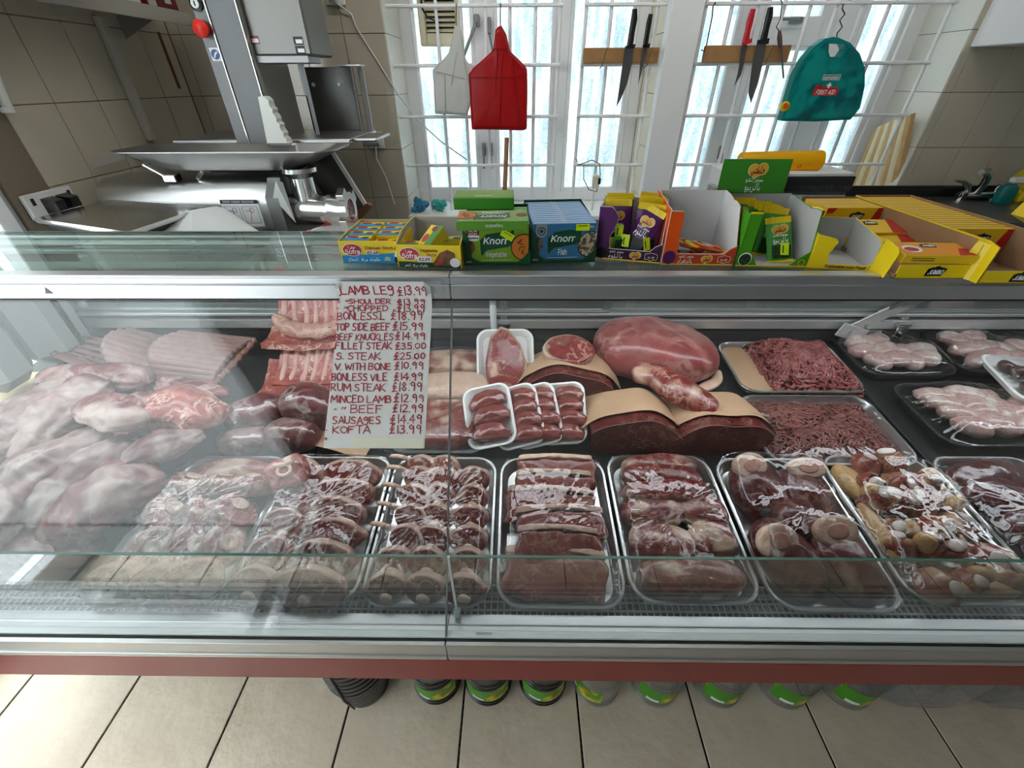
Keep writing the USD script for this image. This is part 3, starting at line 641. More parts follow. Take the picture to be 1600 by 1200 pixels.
# 5: stewing and leg steaks
T = Tray('meat_tray', 'steel tray of dark beef strips and pale steaks, fifth from left in the front row', .345, YC + .01)
def slab(seed, a, b, t, mat, fat=.7, lo=.56, hi=.64, rim=.4):
    m, s = pillow(resample(blob(a, b, 48, seed, .13, sq=.8), 48), t, .22, .3, seed, .045, nf=30)
    return [('flesh', m, mat, {'fat': np.maximum(fatmask(m[0], fat, lo, hi, seed, 20), np.clip((s - .86) / .1, 0, 1) * rim * (nz(m[0], 15, seed) > -.02))})]
for r_, (y, a, z, tl) in enumerate(((.060, .100, .018, -6), (.100, .098, .018, 4), (.140, .092, .012, 10))):
    T.put('beef_strip', f'dark red beef strip in the fifth front tray, {("nearest of the three", "middle of the three", "farthest of the three")[r_]}', 'meat', slab(70 + r_, a, .034, .036, BEEF, .8, .60, .68), -.004, y, z, tl, 0, 3 - 5 * (r_ % 2))
for r_, (x, y, a, b, rz) in enumerate(((-.04, .012, .07, .038, 6), (.065, .014, .055, .036, -8), (-.045, -.058, .068, .044, -6), (.064, -.052, .052, .042, 9))):
    T.put('leg_steak', f'pale brown leg steak in the fifth front tray, {("farther", "nearer")[r_ // 2]} pair, {("left", "right")[r_ % 2]} one', 'meat', slab(80 + r_, a, b, .032, SIRLOIN, .95, .52, .60, .9), x, y, .016, -4, 0, rz)
T.put('leg_steak', 'large leg steak with a white seam at the near end of the fifth front tray', 'meat', slab(88, .104, .042, .040, SIRLOIN, 1.0, .56, .63, .8), 0, -.128, .006, 2)
T.film(seed=5, wr=.0022)
# 6: shin with bone
T = Tray('meat_tray', 'steel tray of dark beef shin with big bones, sixth from left in the front row', .607, YC)
def shin(seed, a=.058, b=.075, t=.045, bx_=0, by=.03, br=(.034, .024)):
    m, s = pillow(resample(blob(a, b, 48, seed, .14), 48), t, .25, .35, seed, .05, nf=26)
    o = blob(br[0], br[1], 26, seed + 3, .10); b1, _ = pillow(o, .020, .05, .2, seed, .02); b2, _ = pillow(o * .5, .004, .1, .3, seed, .02)
    B = mat4((bx_, by, t * .92), 24, -6)
    return [('flesh', m, SHIN, {'fat': fatmask(m[0], .8, .64, .70, seed, 24)}), ('bone', xf(B, b1), BONE), ('marrow', xf(B @ mat4((0, 0, .0185)), b2), MARROW)]
for r_, (x, y, rz, a, b, bx_, by, br) in enumerate(((-.058, -.075, 14, .055, .085, -.02, .030, (.044, .034)), (.052, -.080, 6, .055, .088, -.005, .052, (.045, .032)), (-.050, .085, 10, .062, .080, -.006, .052, (.040, .032)), (.056, .075, -4, .058, .080, .006, .055, (.042, .026)))):
    T.put('shin_slice', f'dark beef shin slice with a round cut bone, {("nearer", "farther")[r_ // 2]} {("left", "right")[r_ % 2]} in the sixth front tray', 'meat', shin(90 + r_, a, b, .05, bx_, by, br), x, y, .004, 5, 0, rz)
T.put('shin_slice', 'boneless dark red shin piece in the middle of the sixth front tray', 'meat', slab(96, .05, .04, .045, SHIN, .5, .6, .7, .2), -.01, .005, .018, 6, 0, 30)
T.film(seed=6, wr=.0020)
# 7: oxtail
T = Tray('meat_tray', 'steel tray of oxtail pieces with white bone ends, seventh from left in the front row', .872, YC + .012)
def oxtail(seed, r=.028, L=.046):
    v, f = lathe([(r * .55, 0), (r, L * .15), (r * 1.05, L * .5), (r * .92, L * .85), (r * .6, L)], 22); v = v * (1 + .45 * nz(v, 50, seed))[:, None]
    m = join([(v, f), (np.vstack([ring(np.c_[np.cos(q := np.linspace(0, 2 * np.pi, 22, endpoint=False)), np.sin(q)] * r * .6, L * .995), [[0, 0, L]]]), np.stack([np.arange(22), (np.arange(22) + 1) % 22, np.full(22, 22)], 1))])
    bo = lump(r * .58, r * .46, .007, seed, .16, 40, 1, 1, 18, 10)
    P = [('flesh', m, OXT, {'fat': fatmask(m[0], 1, .56, .64, seed, 40)}), ('bone', xf(mat4((0, 0, L * .93), 0, 0, 30 * seed), bo), BONEW)]
    if seed % 3 == 0: P.append(('fat_cover', xf(mat4((r * .7, -r * .2, L * .5)), lump(.014, .018, .020, seed, .3)), FATY))
    return P
k = 100
for r_, (y, xs) in enumerate(((-.130, (-.07, .0, .07)), (-.075, (-.085, -.03, .035, .09)), (-.02, (-.06, .005, .065)), (.04, (-.08, -.02, .045, .095)), (.095, (-.055, .01, .07)), (.14, (-.03, .045)))):
    for c_, x in enumerate(xs):
        k += 1; T.put('oxtail_piece', f'oxtail piece with white bone end, {rowname(r_, 6)}, {ordinal[c_]} from left', 'meat', oxtail(k, .026 + .006 * (k % 3) / 2, .048 + .01 * (k % 2)), x, y, .002, 22 + 10 * (k % 3 - 1), 12 * (k % 3 - 1), 50 * k)
for i, (x, y, a, b) in enumerate(((.0, -.150, .09, .020), (-.10, -.03, .018, .07), (-.085, .10, .030, .05), (.10, .06, .018, .06))):
    T.put('fat_trimming', f'strip of yellow fat along the {("near end", "left side", "far left corner", "right side")[i]} of the oxtail tray', 'meat', [('flesh', lump(a, b, .018, 60 + i, .3, 20), FATY)], x, y, .006)
T.film(seed=7, wr=.0022)
# 8: dark slabs at the right edge
T = Tray('meat_tray', 'steel tray of dark glossy slabs at the right end of the front row', 1.137, YC + .01)
for r_, (x, y, a, b, rz, z) in enumerate(((.0, .125, .10, .045, 6, .0), (-.01, .06, .11, .045, -6, .012), (.0, -.01, .105, .045, 5, .016), (.0, -.075, .11, .045, -3, .018), (.0, -.130, .10, .04, 4, .012))):
    T.put('offal_slab', f'dark red glossy slab in the rightmost front tray, {rowname(4 - r_, 5)}', 'meat', slab(120 + r_, a, b, .034, LIVER, .25, .62, .72, .0), x, y, z, 8, 0, rz)
T.film(seed=8, wr=.0024)
# raw neck slice lying on the film between the first two trays
Mn = deckM(*(-0.5223,0.6625,0.8296)[:2], .072, 20, 22)
t = thing('neck_slice', 'raw knobbly lamb neck slice lying on top between the first and second trays', 'meat', Mn)
m, s = pillow(resample(blob(.046, .040, 44, 33, .30, 5), 44), .03, .15, .3, 33, .11, nf=60)
part(t, 'flesh', m, LAMB, smooth=True, attr={'fat': fatmask(m[0], .9, .58, .68, 4, 40)})
part(t, 'bone', join([tube([(.014 * math.cos(a), .012 * math.sin(a), .033) for a in np.linspace(0, 6.28, 13)], .004, 8), limb([(-.024, .02, .03), (0, .012, .036), (.02, .02, .03)], [.006] * 3, 2, .2, 8, 1, 10)]), BONE, smooth=50)

# ---------------------------------------------------------------- second and third rows
# four white foam trays leaning on one another
def foamtray(label, x, y, W=.128, L=.168, rz=0, rx=0, z=.0, mat=None, name='foam_tray', ry=0): return Tray(name, label, x, y, W, L, .022, mat or FOAM, M=deckM(x, y, z, rz, rx, ry), r=.026)
fx = [(-.070, .862, 4, 28, .056, -13), (.004, .868, 4, 28, .050, -17), (.052, .874, 2, 29, .048, -17), (.122, .880, -6, 30, .050, -12)]
for i, (x, y, rz, rx, z, ry) in enumerate(fx):
    T = foamtray(f'white foam tray of dark slices leaning back, {("leftmost of the four", "second of the four", "third of the four", "rightmost of the four")[i]}', x, y, rz=rz, rx=rx, z=z, ry=ry)
    ys = (-.045, .002, .046) if i == 0 else (-.054, -.018, .018, .052)
    for r_, yy in enumerate(ys):
        o = np.array([(-.048, -.022), (.0, -.026), (.046, -.024), (.052, -.002), (.036, .018), (.005, .027), (-.03, .022), (-.05, .0)]) * (1.0 if i == 0 else .86)
        m, s = pillow(resample(o, 40), .020, .35, .4, 140 + 7 * i + r_, .035, nf=40)
        T.put('offal_slice', f'dark red slice on the {("leftmost", "second", "third", "rightmost")[i]} foam tray, {rowname(r_, len(ys))}', 'meat', [('flesh', m, OFFAL, {'fat': fatmask(m[0], .35, .6, .72, r_ + i, 40)})], .006 * (r_ % 2) + (.016 if i else 0), yy, .002 + .004 * (len(ys) - 1 - r_), -6, 0, 6 * (r_ % 3 - 1))
# sirloin standing on a white tray
Ms = deckM(-.035, 1.075, .052, 2, 42)
T = Tray('foam_tray', 'white foam tray leaning at the back under a single large steak', 0, 0, .17, .23, .022, FOAM, M=Ms, r=.03)
o = np.array([(-.03, -.098), (.02, -.100), (.052, -.07), (.066, .0), (.045, .06), (.01, .105), (-.012, .112), (-.045, .08), (-.060, .0), (-.055, -.07)]); m, s = pillow(resample(o, 60), .03, .08, .14, 150, .02)
ang = np.degrees(np.arctan2(m[0][:, 1], m[0][:, 0])); rim = np.clip((s - .88) / .08, 0, 1) * np.clip(1.6 - np.abs(ang - 30) / 80, 0, 1)
T.put('rib_eye_steak', 'large upright steak with a fat edge on the white tray at the back', 'meat', [('flesh', m, BEEF, {'fat': np.maximum(rim, fatmask(m[0], .8, .64, .70, 5, 22))})], .0, .01, .004)

# joints under butcher paper, and what lies on them
def joint(label, x, y, w, d, h, rz, seed, paper_label):
    M = deckM(x, y, 0, rz); t = thing('beef_joint', label, 'meat', M)
    prof = []
    nn = 30; xs = np.linspace(-w / 2, w / 2, nn); top = h * (1 - .42 * np.abs(xs / (w / 2)) ** 2.6) * (1 + .05 * np.sin(xs * 40 + seed))
    ys = np.linspace(-d / 2, d / 2, 16); Pt = np.zeros((16, nn, 3))
    for i, yy in enumerate(ys):
        Pt[i] = np.c_[xs * (1 - .12 * (i / 15) ** 2), np.full(nn, yy), top * (1 - .25 * (i / 15) ** 2)]
    rings = []
    for i in range(16):
        P = np.vstack([Pt[i], np.c_[xs[::-1] * .96, np.full(nn, ys[i]), np.zeros(nn)]]); rings.append(P)
    v, f = loft(rings); v = v + .010 * nz(v, 16, seed)[:, None] * np.array([1, 1, .8]); f = f[:, ::-1]
    part(t, 'flesh', (v, f), BEEFD, smooth=40, attr=None)
    # fat edge over the cut face
    e = Pt[0].copy(); e[:, 1] -= .002
    part(t, 'fat_edge', tube(e, .0012, 6), mt('thin_membrane', S_(150, 90, 76), .4), smooth=True)
    pm = thing('butcher_paper', paper_label, 'paper', M)
    G = Pt.copy(); ext_ = np.linspace(0, 1, 16)[:, None]
    G[..., 2] += .006 + .004 * nz(G, 22, seed); G[..., 0] *= 1.03; G[:3, :, 1] += np.array([.040, .028, .012])[:, None] + .010 * nz(np.stack([Pt[0, :, 0]] * 3, 0)[..., None] * [1, 0, 0], 40, seed)
    flap = G[:, [0]].copy(); flap[..., 0] -= .022; flap[..., 2] -= .030; fl2 = G[:, [-1]].copy(); fl2[..., 0] += .026; fl2[..., 2] -= .034
    back = np.concatenate([flap, G, fl2], 1); bk = back[[-1]].copy(); bk[..., 1] += .05; bk[..., 2] *= .35; G2 = np.concatenate([back, bk], 0)
    G2[0, :, 1] += .010 * nz(G2[0] * 1.0, 30, seed + 3)
    part(pm, 'sheet', shell(G2[::-1], .0008), PAPER, smooth=50); return t, G
joint('dark beef joint under paper at the back, beside the upright steak', .150, 1.050, .25, .15, .115, -4, 160, 'cream butcher paper draped over the back joint under a steak')
o = resample(blob(.075, .052, 48, 9, .12), 48); m, s = pillow(o, .03, .12, .2, 9, .03); ang = np.degrees(np.arctan2(m[0][:, 1], m[0][:, 0]))
rim = np.clip((s - .84) / .1, 0, 1) * np.clip(1.7 - np.abs((ang - 150 + 180) % 360 - 180) / 70, 0, 1)
t = thing('beef_steak', 'round steak with a fat rim lying on the papered joint at the back', 'meat', deckM(.150, 1.062, .112, -8, 20))
part(t, 'flesh', m, BEEF, smooth=True, attr={'fat': np.maximum(rim, fatmask(m[0], .8, .62, .69, 8, 24))})
joint('dark beef joint under paper, left one of the pair behind the front trays', .302, .862, .225, .145, .125, -3, 170, 'cream butcher paper over the left joint of the pair')
joint('dark beef joint under paper, right one of the pair, beside the dark mince', .515, .862, .25, .145, .115, 2, 180, 'cream butcher paper over the right joint of the pair')
t = thing('beef_piece', 'ragged red beef piece lying across the two papered joints', 'meat', deckM(.415, .905, .088, -24))
m = limb([(-.12, .03, .025), (-.06, .03, .035), (.0, .0, .034), (.06, -.02, .03), (.11, -.03, .02)], [.030, .042, .046, .040, .026], 21, .16, 24, .7, 36, 16)
part(t, 'flesh', m, BEEF, smooth=True, attr={'fat': fatmask(m[0], .7, .55, .66, 6, 18)})
# the big joint
t = thing('beef_joint', 'very large rounded pink beef joint at the back between paper and mince', 'meat', deckM(.425, 1.135, 0, -10))
m = lump(.190, .115, .085, 31, .16, 9, .8, .85, 48, 28); v = m[0]; v[:, 0] *= 1 + .25 * (v[:, 1] * 0); v[:, 2] *= 1 - .8 * np.clip(v[:, 0], -.02, .2)
mk = fatmask(v, .85, .50, .64, 12, 8) * np.clip(.5 + v[:, 0] * 3, .15, 1) + np.clip(1 - np.abs(v[:, 0] * .8 + v[:, 1] * 1.0 - .03) / .012, 0, 1) * .75
part(t, 'flesh', (v, m[1]), meat('pink_joint_flesh', S_(126, 54, 54), S_(168, 92, 88), S_(206, 160, 150), .6, scale=14, vein=12, width=.07), smooth=True, attr={'fat': np.clip(mk, 0, 1) * .8})
part(t, 'fat_flap', limb([(.10, -.115, .02), (.15, -.09, .03), (.19, -.05, .03), (.2, .0, .03)], [.012, .016, .014, .008], 3, .3, 10, .6, 20), FAT, smooth=True)

# minced meat
def strands(n, place, seed, r=.0026, ln=.03):
    g = np.random.default_rng(seed); ms = []
    for _ in range(n):
        p, nrm = place(g); a = g.uniform(0, 6.28); d = np.array([math.cos(a), math.sin(a), 0]); d -= nrm * (d @ nrm); d /= np.linalg.norm(d); e = np.cross(nrm, d); c = g.uniform(-1, 1) * 1.4; l = ln * g.uniform(.5, 1.1)
        s = np.linspace(-.5, .5, 6)
        ms.append(tube([p + d * l * q + e * c * l * (q * q - .08) + nrm * (.003 - .02 * q * q * g.uniform(.0, 1) * .6) for q in s], r * g.uniform(.8, 1.15), 5, cap=False))
    return join(ms)
def mound(W, L, h, seed, flat=1.0):
    X, Y = np.meshgrid(np.linspace(-W / 2, W / 2, 40), np.linspace(-L / 2, L / 2, 32)); q = 1 - np.clip(np.maximum(np.abs(X) / (W / 2), np.abs(Y) / (L / 2)), 0, 1) ** 2.5
    return np.stack([X, Y, .004 + h * q ** flat * (1 + .5 * nz(np.stack([X, Y, 0 * X], -1), 14, seed))], -1)
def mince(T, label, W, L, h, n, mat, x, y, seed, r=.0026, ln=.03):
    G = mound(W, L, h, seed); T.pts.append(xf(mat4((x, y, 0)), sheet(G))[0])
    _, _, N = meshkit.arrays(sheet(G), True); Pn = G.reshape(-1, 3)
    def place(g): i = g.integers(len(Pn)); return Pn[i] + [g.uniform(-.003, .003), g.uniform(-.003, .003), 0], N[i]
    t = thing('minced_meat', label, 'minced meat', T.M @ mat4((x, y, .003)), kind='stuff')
    part(t, 'mound', sheet(G), mt('mince_gap_shade', S_(70, 22, 20), .5), smooth=True); part(t, 'strands', strands(n, place, seed, r, ln), mat, smooth=True)  # mound painted dark so the gaps between strands look shaded
T = Tray('meat_tray', 'steel tray lined with paper holding a heap of coarse red mince at the back', .845, 1.125, .365, .25)
part(T.t, 'liner_paper', shell(sheet_P := np.stack([*np.meshgrid(np.linspace(-.165, .05, 14), np.linspace(-.112, .112, 14)), np.full((14, 14), .014) + .003 * np.random.default_rng(3).random((14, 14))], -1), .0008), PAPER, smooth=60)
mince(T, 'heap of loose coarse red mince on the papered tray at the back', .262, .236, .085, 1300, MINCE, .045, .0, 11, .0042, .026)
T = Tray('meat_tray', 'film wrapped steel tray of dark flat mince in front of the red heap', .815, .862, .37, .25)
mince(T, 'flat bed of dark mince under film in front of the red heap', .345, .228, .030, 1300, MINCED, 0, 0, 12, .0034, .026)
T.film(seed=9, wr=.0018)

# pale poultry at the right
def poultry(T, n, seed, label, W, L):
    g = np.random.default_rng(seed)
    for i in range(n):
        x, y = W * (-.36 + .72 * ((i % 4) + .5) / 4 + g.uniform(-.03, .03)), L * (-.33 + .66 * ((i // 4) + .5) / max(1, -(-n // 4)) + g.uniform(-.03, .03))
        a = g.uniform(-40, 40); c_, s_ = cs(a); d = np.array([c_, s_, 0]) * g.uniform(.035, .05)
        m = limb([-d + [0, 0, .02], -d * .3 + [0, .004, .03], d * .4 + [0, 0, .028], d + [0, 0, .018]], [.016, .026, .030, .014], seed + i, .2, 16, .8, 22, 26)
        T.put('chicken_piece', f'chicken piece {label}, {rowname(i // 4, -(-n // 4))}, {ordinal[i % 4]} from left', 'poultry', [('flesh', m, CHICK, {'fat': fatmask(m[0], .9, .5, .62, i, 26)})], x, y, .004 + .008 * (i % 2))
P1 = Tray('poultry_tray', 'black tray of pale chicken portions under film at the back right', 1.205, 1.185, .29, .225, .034, FOAMK); poultry(P1, 10, 200, 'in black tray beside the mince', .29, .225); P1.film(seed=10, wr=.0034)
P2 = Tray('poultry_tray', 'black tray of pale chicken portions under film at the far back right corner', 1.53, 1.20, .32, .23, .034, FOAMK); poultry(P2, 10, 220, 'in farthest right black tray', .32, .23); P2.film(seed=11, wr=.0034)
P3 = Tray('poultry_tray', 'wide black tray of chopped pale chicken in front of the back right tray', 1.285, .915, .38, .24, .034, FOAMK); poultry(P3, 15, 240, 'in the wide black tray', .33, .21); P3.film(seed=12, wr=.0030)
part(dc, 'divider', xf(D4, bx(1.035, 1.075, .02, .84, 0, .012, .003)), BLACKP, world=True)
# dark sausages on white trays at the right edge
T = Tray('foam_tray', 'white foam tray of dark brown coiled sausage resting across the chicken tray', 1.52, .985, .30, .19, .024, FOAM, M=deckM(1.50, .985, .058, -6, 4, 4), r=.03)
for i, (y, n_) in enumerate(((-.045, 5), (.0, 5), (.045, 5))):
    P_ = [(-.115 + .23 * q, y + .012 * math.sin(q * 9 + i), .018 + .012 * (i == 1) + .004 * math.sin(q * 14 + i)) for q in np.linspace(0, 1, 12)]
    m = limb(P_, [.017] * 12, 260 + i, .12, 14, .9, 40, 30)
    T.put('dark_sausage', f'dark brown sausage length on the white tray at the right, {rowname(i, 3)}', 'sausage', [('flesh', m, mt('dark_sausage_skin', S_(70, 42, 36), .3, var=(40, S_(96, 62, 54), .35, .7), coat_weight=.5))], 0, 0, 0)
T.film(seed=13, wr=.002)

# ---------------------------------------------------------------- behind the price list: wrapped packs, ribs, dark cuts, paper
def pack(name, label, x, y, W, L, H, slabs, rz=0, seed=0, rx=0, z=0):
    T = Tray(name, label, x, y, W, L, .028, pane_mat('clear_tray_plastic', (.86, .88, .88), 1.45, .05, milk=.12), M=deckM(x, y, z, rz, rx), r=.03)
    for i, (lab, a, b, t, mat, xx, yy, zz, fat) in enumerate(slabs):
        m, s = pillow(resample(blob(a, b, 44, seed + i, .07, sq=.62), 44), t, .12, .2, seed + i, .03)
        T.put('meat_slab', lab, 'meat', [('flesh', m, mat, {'fat': fatmask(m[0], fat, .52, .62, seed + i, 16)})], xx, yy, zz, 4)
    T.film(seed=seed, wr=.002); return T
pack('clear_pack', 'clear film pack of fatty pale meat behind the price list', -.195, 1.075, .27, .255, .03, [('fat covered pale slab in the pack behind the price list, near one', .115, .052, .05, FAT, 0, -.062, 0, .3), ('pink slab with a fat edge in the pack behind the price list, far one', .11, .05, .05, SIRLOIN, 0, .05, .004, .9)], 1, 300)
pack('clear_pack', 'clear film pack of pinkish meat half hidden by the price list', -.205, .868, .24, .19, .03, [('pinkish brown slab in the half hidden clear pack', .10, .08, .05, SIRLOIN, 0, 0, 0, .9)], 0, 310)
# rib sheets in a stack
def ribsheet(label, x, y, h, rz, w, d, seed, rx=0, ry=0, show=True, name='rib_rack'):
    t = thing(name, label, 'meat', deckM(x, y, h, rz, rx, ry)); n = 7
    xs = np.linspace(-w / 2, w / 2, 40); ys = np.linspace(-d / 2, d / 2, 14); X, Y = np.meshgrid(xs, ys)
    Z = .016 - .9 * w * (.25 - (X / w) ** 2) * .22 + .012 * nz(np.stack([X, Y, 0 * X], -1), 22, seed) + .05 * (Y / d) ** 2
    G = np.stack([X + .012 * nz(np.stack([Y, X, X * 0], -1), 26, seed + 2), Y * (1 - .25 * (X / w)) + .010 * nz(np.stack([X, Y, X * 0], -1), 30, seed + 5), Z], -1)
    sh_ = shell(G, .018); part(t, 'flesh', sh_, LAMB, smooth=60, attr=None)
    if show:
        for i in range(n):
            j = int(3 + i * 33 / (n - 1)); part(t, 'rib_bone', limb(G[1:14, j] - [0, 0, .0015], np.full(13, .0085), seed + i, .1, 10, .6, 18), mt('pink_rib_bone', S_(214, 172, 160), .4, var=(30, S_(194, 142, 132), .35, .7)), smooth=True)
    return t
ribsheet('pink rib sheet at the bottom of the stack beside the price list', -.62, 1.0, .012, -3, .26, .10, 320, show=False)
ribsheet('pink rib sheet second from the bottom of the stack', -.62, 1.03, .040, 4, .25, .12, 321, 12, show=False)
ribsheet('rib sheet with pale rib bones showing in the middle of the stack', -.60, 1.07, .075, -4, .22, .15, 322, 34)
ribsheet('flat pink rib sheet near the top of the stack', -.62, 1.12, .125, 2, .25, .09, 323, 8, show=False)
ribsheet('rib sheet with a knobbly spine on top of the stack', -.61, 1.16, .165, 2, .22, .13, 324, 44)
t = thing('spine_bones', 'row of knobbly pink spine bones across the top rib sheet', 'meat', deckM(-.60, 1.12, .165, 4))
part(t, 'flesh', limb([(-.12, .03, .03), (-.08, 0, .0), (0, -.012, -.012), (.07, 0, 0), (.11, .02, .016)], [.012, .022, .024, .022, .012], 9, .45, 14, .9, 40, 60), LAMB, smooth=True, attr={'fat': np.full(40 * 14 + 2, .35)})
# dark cuts in film left of the price list
for i, (x, y, a, b, c, rz) in enumerate(((-.56, .90, .085, .062, .062, -20), (-.70, .875, .085, .05, .055, 30), (-.585, .815, .075, .045, .045, 0), (-.70, .80, .07, .04, .036, 10))):
    t = thing('dark_cut', f'dark film wrapped cut left of the price list, {("largest and farthest right", "farthest left", "nearest the paper", "nearest the first tray")[i]}', 'meat', deckM(x, y, 0, rz))
    m = lump(a, b, c, 330 + i, .24, 14); part(t, 'flesh', m, LAMBR, smooth=True, attr={'fat': fatmask(m[0], .8, .56, .66, i, 14)})
    v, f = m; part(t, 'cling_film', ((v - v.mean(0)) * 1.05 + v.mean(0) + .006 * nz(v, 40, i)[:, None], f), FILM, smooth=True)
t = thing('butcher_paper', 'cream paper with a blood spot lying left of the price list', 'paper', deckM(-.44, .845, .035, -20, 12, -8))
X, Y = np.meshgrid(np.linspace(-.085, .085, 14), np.linspace(-.08, .08, 14)); part(t, 'sheet', shell(np.stack([X, Y, .02 - 2.2 * (X + .02) ** 2 + .006 * nz(np.stack([X, Y, X * 0], -1), 30, 2)], -1), .0008), PAPER, smooth=60)
part(t, 'blood_spot', xf(mat4((.012, -.02, .0185), 0, 3), pillow(blob(.011, .02, 20, 3, .3), .002, .1, .4, 1, .02)[0]), BEEF, smooth=50)


# ---------------------------------------------------------------- the heap of lamb at the left
def lamb(name, label, pts, r, mat, seed, flat=.75, fat=.9, lo=.56, hi=.70, amp=.13, f=10):
    base = np.array(pts[len(pts) // 2], float); base[2] = deck_z(base[1])
    t = thing(name, label, 'meat', base)
    m = limb(pts, r, seed, amp * 1.1, 40, flat * .88, 70, 15, None, .16)
    part(t, 'flesh', m, mat, smooth=True, world=True, attr={'fat': fatmask(m[0], fat, lo, hi, seed, f)})
    return t
lamb('lamb_piece', 'dark red lamb offcut under the heap at the lower left', [(-1.145,0.4902,0.7573), (-1.0469,0.4932,0.7676), (-0.9613,0.5022,0.7685), (-0.8661,0.4925,0.7576)], [.04, .05, .045, .03], LAMBR, 401)
lamb('leg_of_lamb', 'pale lamb leg at the far left edge of the heap', [(-1.2174,0.6451,0.8428), (-1.2065,0.7199,0.8603), (-1.2054,0.8264,0.8709), (-1.1776,0.9212,0.8704)], [.05, .085, .085, .06], LAMBL, 402)
lamb('leg_of_lamb', 'lamb leg whose cut shank end points left in the middle of the heap', [(-1.1337,0.6601,0.8543), (-1.1274,0.7108,0.8694), (-1.1176,0.805,0.8888), (-1.096,0.9059,0.8989)], [.022, .046, .072, .06], LAMBL, 403)
lamb('leg_of_lamb', 'lowest pale lamb leg at the left edge of the heap', [(-1.1014,0.4573,0.784), (-1.076,0.5408,0.8124), (-1.0577,0.6289,0.8412), (-0.9913,0.7111,0.8494), (-0.9437,0.7709,0.8354)], [.05, .075, .080, .075, .05], LAMBL, 404)
lamb('lamb_shoulder', 'lamb shoulder with a pale rounded edge left of the frontmost shoulder', [(-1.0247,0.5256,0.7909), (-1.0007,0.5958,0.8279), (-0.956,0.6646,0.8448), (-0.9043,0.721,0.8404)], [.030, .062, .066, .05], LAMBL, 405)
lamb('lamb_shoulder', 'large dark red and grey lamb shoulder at the front of the heap', [(-0.9837,0.516,0.7699), (-0.9275,0.564,0.8047), (-0.8684,0.6088,0.8242), (-0.8349,0.6677,0.8151)], [.034, .080, .090, .05], LAMBR, 406, .72, .95, .56, .66, .1, 7)
lamb('lamb_piece', 'flat pointed lamb blade with pale fat in the middle of the heap', [(-1.1006,0.8258,0.9009), (-0.987,0.7784,0.9111), (-0.9113,0.7627,0.9146), (-0.9027,0.8408,0.9024)], [.022, .055, .060, .04], LAMBR, 407, .5, .95, .54, .64)
lamb('lamb_shoulder', 'wide lamb shoulder with fat seams beside the dark wrapped cuts', [(-1,0.7664,0.8349), (-0.9315,0.7837,0.8767), (-0.8524,0.8177,0.8901), (-0.7497,0.7839,0.8567)], [.04, .066, .078, .05], LAMB, 408, .6, 1.0, .52, .62, .14, 9)
lamb('lamb_piece', 'peach coloured lamb shank end above the first tray', [(-0.8887,0.6651,0.8448), (-0.8376,0.6933,0.8576), (-0.8033,0.7224,0.8605), (-0.7779,0.7689,0.8552)], [.034, .046, .042, .026], LAMBL, 409, .8, .6)
lamb('lamb_neck', 'raw red lamb neck end at the back left of the heap', [(-1.3075,0.933,0.8916), (-1.2269,0.9396,0.9023), (-1.1154,0.932,0.9015), (-0.9924,0.9239,0.8907)], [.020, .042, .050, .04], LAMBR, 410, .7, .7)
lamb('lamb_piece', 'red pointed lamb end between the rib racks and the wide shoulder', [(-0.9694,0.9275,0.871), (-0.8755,0.9107,0.8794), (-0.7719,0.8977,0.8681)], [.035, .030, .015], LAMBR, 411)
lamb('lamb_piece', 'dark lamb piece filling the back of the heap below the racks', [(-1.3181,0.8914,0.8174), (-1.1451,0.9063,0.8289), (-0.9632,0.8933,0.8176)], [.07, .08, .06], LAMBR, 412)

def rack(label, A, B, C, Dp, seed, bulge=.03, ribs=9):
    A, B, C, Dp = (np.array(q, float) for q in (A, B, C, Dp)); nu, nv = 26, 64
    u, v = np.meshgrid(np.linspace(0, 1, nu), np.linspace(0, 1, nv), indexing='xy'); u, v = u[..., None], v[..., None]
    G = (1 - u) * (1 - v) * A + (1 - u) * v * B + u * v * C + u * (1 - v) * Dp
    N = np.cross(Dp - A, B - A); N /= np.linalg.norm(N); N = N if N[1] < 0 else -N
    out = (B - A) * 0; edge = (1 - u) * np.sin(np.pi * v) * .035 * (A - Dp) / np.linalg.norm(A - Dp)
    G = G + edge + N * (bulge * np.sin(np.pi * v) * (1 - .3 * u) + .0035 * np.sin(v * ribs * 2 * np.pi) * (1 - u * .4)) + N * .008 * nz(G, 24, seed)[..., None]
    sh_ = shell(G[:, ::-1] if np.cross(Dp - A, B - A)[1] < 0 else G, .016)
    t = thing('rib_rack', label, 'meat', np.array([*((A + Dp) / 2)[:2], deck_z(((A + Dp) / 2)[1])]))
    w = np.broadcast_to((np.sin(v * ribs * 2 * np.pi) * .5 + .5) * .75, (nv, nu, 1)).ravel(); w = w.reshape(nv, nu)
    if np.cross(Dp - A, B - A)[1] < 0: w = w[:, ::-1]
    w = w.ravel()
    part(t, 'rib_wall', sh_, LAMBR, smooth=True, world=True, attr={'fat': np.r_[w, w * 0 + .5]})
    s = np.linspace(0, 1, 24)[:, None]; sp = Dp + (C - Dp) * s + N * .012
    part(t, 'spine', limb(sp, .014 * (1 + .25 * np.sin(s[:, 0] * 46)), seed, .3, 10, .8, 60, 40), LAMB, smooth=True, world=True, attr={'fat': np.full(602, .2)})
    return t
rack('leftmost lamb rib rack standing at the back of the heap', (-1.4387,1.12,0.8583), (-1.5086,1.2,0.887), (-1.3935,1.24,0.8456), (-1.2442,1.1,0.7648), 421, .02, 6)
rack('middle lamb rib rack standing at the back of the heap', (-1.2675,1.1,0.8239), (-1.2485,1.2,0.8969), (-1.2018,1.25,0.8354), (-1.1239,1.08,0.7695), 422, .03, 8)
